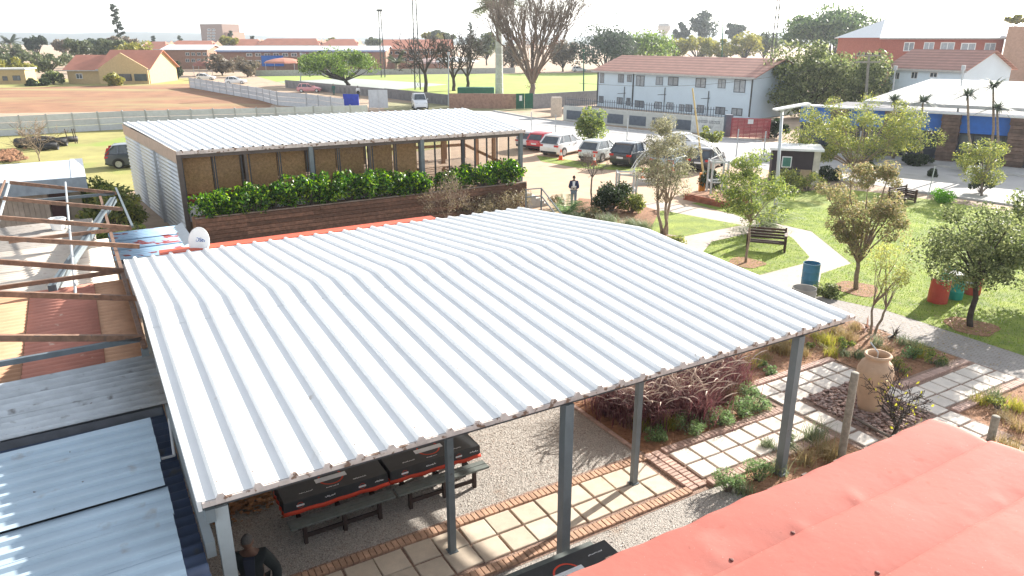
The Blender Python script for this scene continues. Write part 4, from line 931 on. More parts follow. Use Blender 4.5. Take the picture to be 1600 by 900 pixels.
person('person', 'person in a dark jacket standing by the front left canopy post', np_, (.25, -1, 0), dict(handR=(.14, .30, .82), elbowR=(-.02, .33, 1.10), handL=(.14, -.30, .82), elbowL=(-.02, -.33, 1.10), head=(.10, 0, 1.69), look=(1, 0, -.4), lean=.03), M_skin, M_darkj, M_darkj, M_ghair, mat('navy_shirt', (.02, .026, .045), .85), s=1.1)
M_green = mat('green_overall', (.02, .10, .09), .85)
person('person', 'distant person in a white top walking behind the grey fence', P(560, 152), (.3, -1, 0), dict(handR=(.1, .25, .85), elbowR=(0, .26, 1.1), handL=(.1, -.25, .85), elbowL=(0, -.26, 1.1)), M_skin, M_white, M_darkj, M_hair)
person('person', 'distant person in a green overall behind the grey fence', P(522, 148), (-.3, -1, 0), dict(handR=(.1, .25, .85), elbowR=(0, .26, 1.1), handL=(.1, -.25, .85), elbowL=(0, -.26, 1.1)), M_skin, M_green, M_green, M_hair)

# ------------------------------------------------------------------ garden things
M_clay = mat('clay_jar', (.55, .38, .26), .85, var=.12, scale=2.5, bump=.2, bscale=30, extra=blot(3, .62, (.64, .50, .38), .15))
jb = P(1357, 641); jr = empty('clay_jar', jb, 'tall tan clay jar with a rolled rim standing on river pebbles', 'jar')
b = MB(); JS = 1.0
prof = [(.22, 0), (.27, .03), (.29, .2), (.345, .5), (.40, .8), (.43, 1.02), (.42, 1.18), (.36, 1.32), (.29, 1.40), (.262, 1.44), (.262, 1.47), (.30, 1.49), (.325, 1.52), (.325, 1.555), (.30, 1.58), (.265, 1.57), (.245, 1.53), (.245, 1.45), (.30, 1.35), (.34, 1.2)]
b.lathe(jb, prof, 36, close=False); b.f.append(tuple(reversed(range(36)))); b.build('body', M_clay, jr, smooth=True)
b = MB(); b.lathe(jb, [(.0, 1.36), (.27, 1.36), (.27, 1.38), (.0, 1.38)], 20, False); b.build('water', mat('dark_water', (.06, .06, .05), .1), jr)
b = MB(); b.tube([jb + Vector((.02, .05, 1.36)), jb + Vector((0, .02, 1.6)), jb + Vector((-.12, .25, 1.78))], .018, 8); b.build('spout', M_galv, jr)
M_post = mat('weathered_pole', (.26, .24, .20), .9, var=.25, scale=10, bump=.3)
def pole(label, base, top_uv, r):
    base = Vector(base); z = vhit(*top_uv, base, Vector((1, 0, 0))).z; b = MB(); b.lathe(base, [(r, 0), (r * .97, z * .5), (r * .95, z - .01), (r * .8, z)], 12); return b.build('timber_pole', M_post, smooth=True, autosmooth=40, label=label, cat='pole', group='timber poles by the jar')
pole('tall grey timber pole standing before the clay jar', P(1313, 722), (1331, 582), .085)
pole('short grey timber pole stub right of the clay jar', P(1547, 690), (1553, 650), .09)
baretree('dead_shrub', 'dark leafless twisted shrub behind the red roof corner, right of the jar', P(1393, 688), .35, .42, .06, 4, 'dark', 22, 3, .6, (.1, .05), 4, 'shrub', None, .007, (leafmat('yellow_leaf', [(.35, .35, .04), (.45, .42, .08)], .4), 60, .05, 3), .05)
b = MB(); b.tube([P(1330, 650, .1), P(1375, 675, .15), P(1410, 692, .1)], [.03, .04, .03], 6); b.build('fallen_branch', BARK['grey'], label='grey fallen branch lying between pole and leafless shrub', cat='branch')

def drum(name, label, base, r, h, m, lid=None, group=None, tilt=None, openr=True):
    base = Vector(base); root = empty(name, base, label, 'barrel', group)
    b = MB(); b.lathe(base, [(r * .97, 0), (r, .01), (r, h * .31), (r * 1.03, h * .33), (r, h * .35), (r, h * .64), (r * 1.03, h * .66), (r, h * .68), (r, h - .02), (r * 1.02, h), (r * .95, h), (r * .95, h - .06), (r * .93, h * .3)], 26, False); b.build('shell', m, root, smooth=True, autosmooth=45)
    if lid: b = MB(); b.lathe(base, [(.001, h - .03), (r * .95, h - .03), (r * 1.05, h + .01), (r * 1.05, h + .035), (.001, h + .04)], 26, False); b.build('lid', lid, root, smooth=True, autosmooth=45)
    return root
M_dblue = mat('blue_drum_paint', (.05, .19, .30), .5, var=.12, extra=blot(5, .66, (.25, .2, .15), .05)); M_dred = mat('red_drum_paint', (.42, .055, .04), .5, var=.12); M_dteal = mat('teal_drum_paint', (.02, .25, .22), .5, var=.1)
drum('oil_drum', 'blue oil drum bin beside the paved path', P(1264, 447), .31, .93, M_dblue)
cr_ = drum('concrete_ring', 'round grey concrete planter ring before the blue drum', P(1254, 472), .42, .55, mat('raw_concrete', (.40, .38, .35), .95, var=.1, bump=.2)); cr_['category'] = 'planter'
drum('oil_drum', 'teal drum table with a white top on the lawn', P(1489, 466), .30, .92, M_dteal, M_white, 'painted drum furniture on the lawn')
# drum chairs: a cut drum with its back standing up
def drumchair(label, base, face, r, h, hs_, m, seat_m):
    base = Vector(base); root = empty('drum_chair', base, label, 'chair', 'painted drum furniture on the lawn'); b = MB(); N_ = 24
    a0 = math.atan2(face[1], face[0])
    for layer in (1.0, .94):
        for j in range(N_):
            a = a0 + 2 * math.pi * j / N_; back = math.cos(2 * math.pi * j / N_) < -.05
            zt = h if back else hs_
            b.v.append((base.x + r * layer * math.cos(a), base.y + r * layer * math.sin(a), base.z)); b.v.append((base.x + r * layer * math.cos(a), base.y + r * layer * math.sin(a), base.z + zt))
    for j in range(N_):
        k = (j + 1) % N_; b.f += [(2 * j, 2 * k, 2 * k + 1, 2 * j + 1), (2 * N_ + 2 * k, 2 * N_ + 2 * j, 2 * N_ + 2 * j + 1, 2 * N_ + 2 * k + 1), (2 * j + 1, 2 * k + 1, 2 * N_ + 2 * k + 1, 2 * N_ + 2 * j + 1)]
    b.build('shell', m, root); b = MB(); b.lathe(base, [(.001, hs_ - .06), (r * .93, hs_ - .06), (r * .93, hs_), (.001, hs_ + .02)], 22, False); b.build('seat', seat_m, root)
drumchair('red drum chair with its tall back to the camera, left of the teal drum', P(1464, 472), (.4, 1), .33, .92, .42, M_dred, M_tleg)
drumchair('red drum chair on the right of the teal drum behind the tree trunk', P(1517, 459), (-1, -.2), .30, .75, .42, M_dred, M_galv)
drumchair('teal drum chair partly behind the teal drum table', P(1480, 455), (.3, -1), .30, .9, .42, M_dteal, M_dteal)

# slatted garden bench
def bench(label, base, rz, name='garden_bench'):
    base = Vector(base); root = empty(name, base, label, 'bench', rz=0); T_ = lambda x, y, z: base + Vector((math.cos(rz) * x - math.sin(rz) * y, math.sin(rz) * x + math.cos(rz) * y, z)); M_b = mat('brown_bench_wood', (.075, .04, .028), .7, var=.25, rnd=.2)
    for k in range(6): b = MB(); b.box(-.75, .75, -.3 + k * .1, -.215 + k * .1, .36, .39, T_); b.build('seat_slat', M_b, root)
    for k in range(4): b = MB(); b.box(-.75, .75, .33, .36, .45 + k * .13, .55 + k * .13, T_); b.build('back_slat', M_b, root)
    for sx in (-.8, .8):
        for k in range(5): b = MB(); b.box(sx - .025, sx + .025, -.33, .37, .12 + k * .12, .21 + k * .12, T_); b.build('side_slat', M_b, root)
        for sy in (-.3, .33): b = MB(); b.box(sx - .05, sx + .05, sy - .04, sy + .04, 0, .74, T_); b.build('leg', M_b, root)
        b = MB(); b.box(sx - .07, sx + .07, -.36, .4, .745, .78, T_); b.build('arm_rest', mat('pale_bench_top', (.22, .17, .15), .7), root)
    for sx in (-.78, .78): b = MB(); b.box(sx - .04, sx + .04, .32, .37, .4, .99, T_); b.build('back_post', M_b, root)
bench('dark brown slatted bench on the small lawn beside the path', P(1196, 390), -.35)
bench('weathered bench far across the lawn behind the reddish tree', P(1408, 318), .5)

# solar street lamp
lp = P(1209, 362); sl_ = empty('street_lamp', lp, 'tall grey lamp pole with a flat white solar head by the path', 'street lamp'); tp = vhit(1222, 172, lp, Vector((1, 0, 0)))
b = MB(); b.tube([lp, lp.lerp(tp, .5), tp], [.10, .085, .06], 12); b.build('pole', M_galv, sl_, smooth=True)
b = MB(); c0 = tp + Vector((0, 0, .05)); b.box(-.35, 1.2, -.3, .3, 0, .07, lambda x, y, z: c0 + Vector((x, y, z + x * .18))); b.build('lamp_head', M_white, sl_)
b = MB(); b.tube([tp - Vector((0, 0, .3)), tp + Vector((.5, 0, .12))], .03, 6); b.build('arm', M_galv, sl_)

# arch walk: two steel frames joined by bent pipes
def archframe(label, c, w_=1.5, h=2.3, dd=1.0, name='steel_pergola'):
    root = empty(name, c, label, 'pergola', 'steel pergolas of the arch walk'); 
    for x in (-w_ / 2, w_ / 2):
        for y in (-dd / 2, dd / 2): b = MB(); b.bar(c + Vector((x, y, 0)), c + Vector((x, y, h)), .09, .09); b.build('post', M_galv, root)
    for z in (h - .1, h * .45):
        for y in (-dd / 2, dd / 2): b = MB(); b.bar(c + Vector((-w_ / 2, y, z)), c + Vector((w_ / 2, y, z)), .06, .07); b.build('rail', M_galv, root)
        for x in (-w_ / 2, w_ / 2): b = MB(); b.bar(c + Vector((x, -dd / 2, z)), c + Vector((x, dd / 2, z)), .06, .07); b.build('rail', M_galv, root)
A1 = P(977, 318); A2 = P(1118, 310)
archframe('left grey steel pergola of the arch walk behind the bushes', A1, 1.0, 1.85); archframe('right grey steel pergola of the arch walk above the brick bed', A2, .9, 2.3, .9)
for i, (o, hh) in enumerate(((-.35, 1.9), (.35, 1.9), (0, 1.55))):
    p0, p1 = A1 + Vector((.2, o, 1.75)), A2 + Vector((.2, o, 2.2)); pts = [p0.lerp(p1, t) + Vector((0, 0, hh * math.sin(math.pi * t) ** .7)) for t in [k / 16 for k in range(17)]]
    b = MB(); b.tube(pts, .024, 6); b.build('arch_pipe', M_white, smooth=True, label=['nearest white bent pipe arching over the walk', 'farthest white bent pipe arching over the walk', 'lowest middle white bent pipe over the walk'][i], cat='pipe', group='arch pipes')
# brick bed under the right frame
bp_ = empty('brick_bed', P(1100, 315), 'low red brick planting bed under the right arch frame', 'planter'); M_rb = mat('red_brick', (.33, .12, .07), .9, var=.2, rnd=.2)
qa, qb = P(1070, 312), P(1130, 325); tv = (qb - qa); LB = tv.length; tv.normalize(); pvn = Vector((-tv.y, tv.x, 0))
q = MB(); q.slab(-.11, .11, -.05, .05, 0, .07, .006); bm_ = mesh_of(q, 'brick', M_rb); ang = math.atan2(tv.y, tv.x)
for r_ in range(5):
    k = 0; x = (r_ % 2) * .12
    while x < LB: piece('brick', bm_, bp_, qa + tv * x + Vector((0, 0, r_ * .078)), ang); x += .236
    x = .12 + (r_ % 2) * .12
    while x < 2.2: piece('brick', bm_, bp_, qb + pvn * x + Vector((0, 0, r_ * .078)), ang + math.pi / 2); x += .236
b = MB(); b.prism([(p.x, p.y) for p in (qa + pvn * .06, qb + pvn * .06, qb + pvn * 2.2, qa + pvn * 2.2)], 0, .33); b.build('soil', M_soil, bp_)

# boom barrier, cones, concrete block, guard hut
bbp = P(1096, 299); bb = empty('boom_barrier', bbp, 'orange boom barrier with its pole raised at the car park gate', 'barrier')
M_or = mat('orange_paint', (.62, .22, .02), .6); b = MB(); b.box(-.17, .17, -.15, .15, 0, 1.15, lambda x, y, z: bbp + Vector((x, y, z))); b.build('cabinet', M_or, bb)
b = MB(); b.box(.175, .5, -.16, .16, .2, .85, lambda x, y, z: bbp + Vector((x, y, z))); b.build('counterweight', M_galv, bb)
tp = vhit(1082, 138, bbp, Vector((1, 0, 0))); b = MB(); b.tube([bbp + Vector((0, -.18, 1.0)), tp], [.06, .045], 8); b.build('boom', mat('boom_yellow', (.52, .40, .18), .6), bb)
M_cone = mat('cone_orange', (.72, .10, .03), .5); 
for i, (u, v) in enumerate([(876, 250), (928, 258), (1004, 283), (1050, 269), (1036, 278)]):
    c = P(u, v); root = empty('traffic_cone', c, ['orange cone beside the rear wheel of the white estate car', 'orange cone behind the pale hatchback near the bare sapling', 'orange cone on the concrete block near the left arch frame', 'orange cone right of the slender grey-green tree', 'orange cone in front of the grey-green tree crown'][i], 'cone', 'traffic cones on the car park'); k = 1.15
    b = MB(); b.box(-.2 * k, .2 * k, -.2 * k, .2 * k, 0, .04, lambda x, y, z: c + Vector((x, y, z))); b.build('base', M_cone, root)
    b = MB(); b.lathe(c, [(.15 * k, .04), (.035 * k, .72 * k), (.001, .73 * k)], 14, False); b.build('body', M_cone, root, smooth=True, autosmooth=50)
    b = MB(); b.lathe(c, [(.108 * k, .32 * k), (.075 * k, .52 * k)], 14, False); b.build('stripe', M_white, root)
b = MB(); c = P(1012, 288); b.slab(-.8, .8, -.2, .2, 0, .35, .04, lambda x, y, z: c + Vector((x, y, z))); b.build('concrete_block', M_pave, label='long grey concrete block on the sand near the arch walk', cat='block')
gh = P(1240, 288); g_ = empty('guard_hut', gh, 'small dark guard hut with a flat white roof by the gate', 'hut'); T_ = lambda x, y, z: gh + Vector((x * .96 + y * .28, -x * .28 + y * .96, z))
b = MB(); b.box(-1.5, 1.35, -.1, 2.2, 0, 2.2, T_); b.build('wall', mat('dark_hut_wall', (.04, .03, .034), .8), g_)
b = MB(); b.box(-1.7, 1.55, -.4, 2.4, 2.2, 2.34, T_); b.build('roof', M_white, g_)
b = MB(); b.box(1.0, 1.4, -.16, -.11, 0, 2.19, T_); b.build('corner_panel', mat('cream_panel', (.5, .47, .4), .8), g_)
b = MB(); b.box(-.9, -.3, -.15, -.11, 1.1, 1.8, T_); w1 = b.build('window', M_white, g_); b = MB(); b.box(-.84, -.36, -.17, -.152, 1.16, 1.74, T_); b.build('pane', mat('green_pane', (.08, .22, .18), .2), w1)
b = MB(); b.box(.3, .95, -.2, -.12, .0, 1.0, T_); b.build('counter', mat('tan_counter', (.42, .32, .2), .8), g_)

# ------------------------------------------------------------------ cars
M_tyre = mat('tyre', (.018, .018, .019), .85); M_rim = mat('alloy', (.42, .43, .44), .35, metal=.7); M_cglass = mat('car_glass', (.06, .075, .09), .1, spec=.9, var=.3, rnd=.1)
M_tail = mat('tail_light', (.45, .015, .015), .25); M_headl = mat('head_light', (.7, .72, .75), .2); M_trim = mat('black_trim', (.02, .02, .022), .6)
def paint(name, col):
    m = mat(name, col, .32, var=.02, spec=.6, rnd=0); m.node_tree.nodes['Principled BSDF'].inputs['Coat Weight'].default_value = .6; return m
def car(name, label, loc, heading, body, L_=4.4, W=1.82, Hh=1.66, kind='suv', group='cars parked along the car park', tail='wide'):
    loc = Vector(loc); root = empty(name, loc, label, 'car', group); h = Vector((heading[0], heading[1], 0)).normalized(); s = Vector((-h.y, h.x, 0))
    T_ = lambda x, y, z: loc + h * x + s * y + Vector((0, 0, z))
    X = lambda f: (f - .5) * L_; hw = W / 2; belt = Hh * .635; hood = belt * .97
    st = [(0.0, .80, .42, .82 * belt), (.015, .92, .30, .93 * belt), (.06, .99, .22, 1.0 * belt), (.2, 1, .2, 1.02 * belt), (.45, 1, .2, 1.0 * belt), (.70, 1, .2, .98 * belt), (.80, .99, .2, .93 * belt), (.92, .95, .2, .85 * belt), (.975, .88, .26, .76 * belt), (1.0, .72, .34, .62 * belt)]
    b = MB(); rn = []
    for f, w_, zb, zs in st:
        w_ *= hw; rn.append([(w_ * .88, zb), (w_ * .985, zb + .09), (w_, zb + (zs - zb) * .5), (w_ * .97, zs - .05), (w_ * .88, zs), (w_ * .4, zs + .02), (-w_ * .4, zs + .02), (-w_ * .88, zs), (-w_ * .97, zs - .05), (-w_, zb + (zs - zb) * .5), (-w_ * .985, zb + .09), (-w_ * .88, zb)])
    n = 12; vs = [T_(X(st[i][0]), y, z) for i in range(len(st)) for y, z in rn[i]]
    fs = [(i * n + j, (i + 1) * n + j, (i + 1) * n + (j + 1) % n, i * n + (j + 1) % n) for i in range(len(st) - 1) for j in range(n)] + [tuple(range(n)), tuple(reversed(range((len(st) - 1) * n, len(st) * n)))]
    b.add(vs, fs); b.build('body', body, root, smooth=True, autosmooth=38)
    # cabin: glass house and roof
    rb, rt, ft, fb = (.01, .14, .50, .70) if kind == 'suv' else (.03, .13, .46, .69)
    wb, wt = hw * .91, hw * .74
    def gl(x0, z0, w0, x1, z1, w1, x2, x3): pass
    lo = [(X(rb), wb * .97, belt * .98), (X(.2), wb, belt), (X(.45), wb, belt), (X(fb), wb * .95, belt * .96)]
    hi = [(X(rt), wt * .97, Hh - .05), (X(.22), wt, Hh - .035), (X(.40), wt, Hh - .035), (X(ft), wt * .95, Hh - .06)]
    b = MB(); vs = []
    for (x, w_, z) in lo: vs += [T_(x, w_, z), T_(x, -w_, z)]
    for (x, w_, z) in hi: vs += [T_(x, w_, z), T_(x, -w_, z)]
    fs = []
    for i in range(3): fs += [(2 * i, 2 * i + 2, 8 + 2 * i + 2, 8 + 2 * i), (2 * i + 1, 8 + 2 * i + 1, 8 + 2 * i + 3, 2 * i + 3)]
    fs += [(0, 8, 9, 1), (6, 7, 15, 14), (8, 10, 11, 9), (10, 12, 13, 11), (12, 14, 15, 13)]
    b.add(vs, fs); gh_ = b.build('glasshouse', M_cglass, root)
    b = MB(); rr = [(X(rt) - .10, wt * .9, Hh - .09), (X(rt), wt * 1.0, Hh - .035), (X(.25), wt * 1.03, Hh - .005), (X(.40), wt * 1.02, Hh - .01), (X(ft) + .02, wt * .98, Hh - .055)]
    vs = []
    for (x, w_, z) in rr: vs += [T_(x, w_ + .015, z - .055), T_(x, w_, z), T_(x, w_ * .5, z + .018), T_(x, -w_ * .5, z + .018), T_(x, -w_, z), T_(x, -w_ - .015, z - .055)]
    b.add(vs, [(i * 6 + j, (i + 1) * 6 + j, (i + 1) * 6 + j + 1, i * 6 + j + 1) for i in range(4) for j in range(5)] + [(0, 1, 2, 3, 4, 5), (29, 28, 27, 26, 25, 24)])
    b.build('roof', body, root, smooth=True, autosmooth=50)
    for sg in (1, -1):
        b = MB(); b.bar(T_(X(fb), sg * wb * .95, belt * .96), T_(X(ft), sg * (wt * .95 + .01), Hh - .06), .06, .07); b.build('pillar', body, root)
        b = MB(); b.bar(T_(X(rb) + .06, sg * wb * .97, belt), T_(X(rt) + .03, sg * (wt + .01), Hh - .05), .16, .07); b.build('pillar', body, root)
        b = MB(); b.bar(T_(X(.2), sg * (wb + .004), belt), T_(X(.22), sg * (wt + .01), Hh - .04), .12, .05); b.build('pillar', body, root)
        b = MB(); b.bar(T_(X(.45), sg * (wb + .004), belt), T_(X(.42), sg * (wt + .01), Hh - .04), .06, .05); b.build('pillar', body, root)
    wr = .345 if kind == 'suv' else .31
    q = MB()
    for fx, sg in ((.19, 1), (.19, -1), (.815, 1), (.815, -1)):
        c = T_(X(fx), sg * (hw - .10), wr); ax = s * sg
        b = MB(); b.tube([c - ax * .09, c + ax * .125], wr, 20); t = b.build('wheel', M_tyre, root)
        b = MB(); b.tube([c + ax * .10, c + ax * .132], wr * .66, 16); b.build('rim', M_rim, t)
        for k in range(5): a = k * 1.2566; b = None; v = h * math.cos(a) + Vector((0, 0, 1)) * math.sin(a); q.bar(c + ax * .134 + v * .05, c + ax * .134 + v * wr * .55, .05, .012, ax)
        b = MB(); vs = []; kk = 14      # wheel arch lip
        for k in range(kk + 1):
            a = math.pi * k / kk
            for r2 in (wr * 1.02, wr * 1.2): vs.append(c + ax * (.108) + h * math.cos(a) * r2 + Vector((0, 0, math.sin(a) * r2)))
        b.add(vs, [(2 * k, 2 * k + 1, 2 * k + 3, 2 * k + 2) for k in range(kk)]); solid(b.build('wheel_arch', M_trim if kind == 'suv' else body, root), .03)
    b = MB(); b.box(X(0) - .012, X(0) + .05, -hw * .8, hw * .8, .30, .46, T_); b.build('rear_bumper', M_trim, root); b = MB(); b.box(X(1) - .1, X(1) + .01, -hw * .66, hw * .66, .26, .42, T_)
    b.build('front_bumper', M_trim, root)
    for sg in (1, -1):
        if tail == 'tall':
            b = MB(); b.hexa([T_(X(.0) - .02, sg * hw * .70, belt * .72), T_(X(.0) - .02, sg * hw * .9, belt * .72), T_(X(.05), sg * hw * .99, belt * .75), T_(X(.03), sg * hw * .75, belt * .75), T_(X(.05), sg * wt * .94, Hh - .2), T_(X(.05), sg * wt * 1.12, Hh - .2), T_(X(.1), sg * wt * 1.13, Hh - .18), T_(X(.1), sg * wt, Hh - .18)])
        else:
            b = MB(); b.box(X(0) - .005, X(.035), sg * hw * .56 if sg > 0 else -hw * .93, hw * .93 if sg > 0 else -hw * .56, belt * .76, belt * .9, T_)
        b.build('tail_light', M_tail, root)
        b = MB(); b.box(X(.955), X(.992), sg * hw * .45 if sg > 0 else -hw * .8, hw * .8 if sg > 0 else -hw * .45, belt * .62, belt * .74, T_); b.build('headlight', M_headl, root)
        b = MB(); b.slab(X(.655), X(.68) + .06, sg * hw * 1.0 if sg > 0 else -hw * 1.14, hw * 1.14 if sg > 0 else -hw * 1.0, belt, belt + .14, .03, T_); b.build('mirror', body, root)
        for fx in (.36, .56): b = MB(); b.box(X(fx) - .08, X(fx) + .08, sg * hw * 1.0 if sg > 0 else -hw * 1.02, hw * 1.02 if sg > 0 else -hw * 1.0, belt * .80, belt * .83, T_); b.build('door_handle', M_trim, root)
    b = MB(); b.box(X(0) - .02, X(0) + .02, -.26, .26, belt * .60, belt * .72, T_); b.build('number_plate', M_white, root)
    q.build('spokes', M_rim, root)
    return root
W_ = paint('white_car_paint', (.74, .75, .76)); CH = (.60, .80)
Vx = lambda u, v: P(u, v)
def parked(u, v, off=2.2): p = P(u, v); hh = Vector((CH[0], CH[1], 0)).normalized(); return p + hh * off
car('hatchback_car', 'silver white hatchback behind the pavilion corner post, left of the red car', parked(815, 235), CH, paint('silver_paint', (.58, .57, .58)), 4.1, 1.74, 1.5, 'hatch')
car('hatchback_car', 'bright red hatchback parked beside the pavilion corner', parked(833, 237, 1.95), CH, paint('red_car_paint', (.55, .02, .04)), 3.8, 1.68, 1.52, 'hatch')
car('estate_car', 'large white sport utility car parked right of the red hatchback', parked(858, 245, 2.2), CH, W_, 4.7, 1.88, 1.70)
car('estate_car', 'pale silver green sport utility car behind the bare sapling', parked(918, 254, 2.0), CH, paint('pale_silver_paint', (.56, .60, .60)), 4.2, 1.8, 1.62)
car('estate_car', 'black sport utility car parked behind the arch frame', parked(968, 262, 2.3), CH, paint('black_car_paint', (.022, .027, .034)), 4.7, 1.9, 1.75)
car('hatchback_car', 'pale blue grey car hidden behind the grey-green tree', parked(1030, 268, 2.2), CH, paint('blue_grey_paint', (.36, .44, .48)), 4.3, 1.78, 1.5, 'hatch')
car('hatchback_car', 'small white car on the street near the red gate', P(1074, 236), (.78, -.62), W_, 4.0, 1.7, 1.5, 'hatch', 'cars on the street')
car('estate_car', 'dark car parked beside the boom barrier', P(1103, 262), (.5, .86), paint('dark_grey_paint', (.03, .03, .034)), 4.5, 1.85, 1.6)
car('estate_car', 'dark blue sport utility car with tall red lights on the dry grass', P(222, 259), (.88, .35), paint('dark_blue_paint', (.035, .05, .075)), 4.6, 1.86, 1.7, 'suv', None, 'tall')

# ------------------------------------------------------------------ garden planting
Lf = leafmat
M_olive = Lf('olive_leaf', [(.045, .062, .027), (.085, .11, .042), (.14, .17, .07), (.22, .25, .10), (.31, .33, .17)], .36)
M_grey = Lf('grey_green_leaf', [(.09, .09, .06), (.15, .15, .095), (.22, .21, .14), (.30, .28, .19), (.18, .19, .09)], .4)
M_mid = Lf('mid_green_leaf', [(.06, .09, .03), (.11, .155, .05), (.19, .24, .06), (.32, .33, .09)], .42)
M_yel = Lf('yellow_green_leaf', [(.075, .10, .035), (.13, .165, .05), (.20, .23, .065), (.31, .30, .075), (.10, .125, .05)], .4)
M_red = Lf('reddish_leaf', [(.11, .12, .055), (.17, .18, .075), (.24, .21, .11), (.30, .22, .13), (.17, .19, .07)], .42)
M_pale = Lf('pale_leaf', [(.20, .22, .07), (.30, .32, .09), (.38, .36, .14)], .45)
M_dkg = Lf('dark_green_leaf', [(.018, .032, .016), (.035, .055, .022), (.06, .085, .03)], .25)
M_sage = Lf('sage_leaf', [(.08, .13, .055), (.13, .21, .08), (.19, .29, .12), (.27, .35, .18)], .35)
def gtree(name, label, base_uv, c_uv, rx_px, rz_px, leaf, n, size, **kw):
    base = P(*base_uv); c = at(c_uv[0], c_uv[1], base.y); k = base.y * 1.02 / FPX
    return tree(name, label, base, c, rx_px * k, rz_px * k * 1.02, leaf, n, size, **kw)
gtree('garden_tree', 'slender grey-green tree with forked trunk beside the triangular lawn', (1038, 367), (1040, 245), 56, 62, M_grey, 14000, .045, r0=.085, stems=3, fork=.40, clumps=44, csize=.28, seed=11, bark='tan', group='garden trees')
gtree('garden_tree', 'young green tree with thin straight trunk before the slatted bench', (1165, 411), (1180, 292), 62, 50, M_mid, 12000, .046, r0=.06, fork=.42, clumps=38, csize=.27, seed=12, bark='tan', group='garden trees', ry=1.5)
gtree('garden_tree', 'broad yellow-green tree across the lawn near the street', (1331, 276), (1345, 206), 122, 48, M_yel, 22000, .065, r0=.14, fork=.3, clumps=64, csize=.30, seed=13, bark='tan', group='garden trees', ry=3.4)
gtree('garden_tree', 'reddish green tree with forked trunk left of the drum chairs', (1338, 452), (1350, 325), 68, 78, M_red, 17000, .045, r0=.10, fork=.38, clumps=52, csize=.27, seed=14, bark='tan', group='garden trees', ry=1.5)
gtree('sapling', 'spindly pale-leaved sapling behind the clay jar', (1363, 523), (1390, 412), 42, 48, M_pale, 1700, .036, r0=.045, stems=2, fork=.3, clumps=18, csize=.36, seed=15, bark='tan', shape='sparse')
gtree('olive_tree', 'dense dark olive tree with leaning black trunk on the lawn', (1516, 511), (1534, 378), 92, 68, M_olive, 13500, .055, r0=.10, fork=.5, clumps=46, csize=.32, seed=16, bark='dark', group='garden trees', ry=1.75)
gtree('olive_tree', 'paler olive tree cut by the right edge of the picture', (1650, 470), (1640, 372), 78, 66, M_olive, 14000, .07, r0=.10, fork=.5, clumps=46, csize=.36, seed=17, bark='dark', group='garden trees')
gtree('clipped_tree', 'small round yellow-topped clipped tree beside the street', (1534, 306), (1537, 250), 38, 34, M_yel, 5200, .06, r0=.07, fork=.5, clumps=22, csize=.4, seed=18, bark='grey', group='clipped trees')
baretree('bare_sapling', 'thin leafless sapling behind the palm beside the car park', P(925, 325), 1.9, .55, .055, 4, 'grey', 31, 3, .55, (-.05, 0), 4, 'tree', None, .009)
gtree('car_park_tree', 'small dense green tree behind the white cars', (921, 222), (926, 196), 27, 20, M_mid, 4200, .12, r0=.1, fork=.3, clumps=26, csize=.42, seed=19, bark='dark')
gtree('street_shrub_tree', 'small bushy yellow-tipped tree before the lettered wall', (1109, 232), (1108, 214), 14, 16, M_yel, 1500, .12, r0=.08, fork=.3, clumps=14, csize=.5, seed=20)
for i, (u, v, r, lab) in enumerate([(1532, 297, .75, 'dark clipped ball shrub at the foot of the yellow-topped tree'), (1359, 270, .6, 'dark clipped ball shrub at the street edge behind the reddish tree'), (1362, 248, .8, 'dark clipped ball shrub under the broad yellow-green tree'), (1455, 272, .35, 'small clipped ball on a thin stem by the street')]):
    shrub('ball_shrub', lab, P(u, v + 4), r, r * 1.7, M_dkg, 1500, .07, 14, 90 + i, 'clipped ball shrubs', stems=True)
b = MB(); bp2 = P(1449, 310); b.tube([bp2, bp2 + Vector((.1, 0, 1.9))], .03, 6); b.build('thin_pole', M_galv, label='thin grey pole between lawn and street', cat='pole')
b = MB(); bp2 = P(1518, 285); b.box(-.5, .5, -.02, .02, .5, 1.1, lambda x, y, z: bp2 + Vector((x, y, z))); b.box(-.03, .03, -.02, .02, 0, .49, lambda x, y, z: bp2 + Vector((x, y, z))); b.build('blank_sign', M_white, label='small blank white sign board beside the clipped tree', cat='sign')
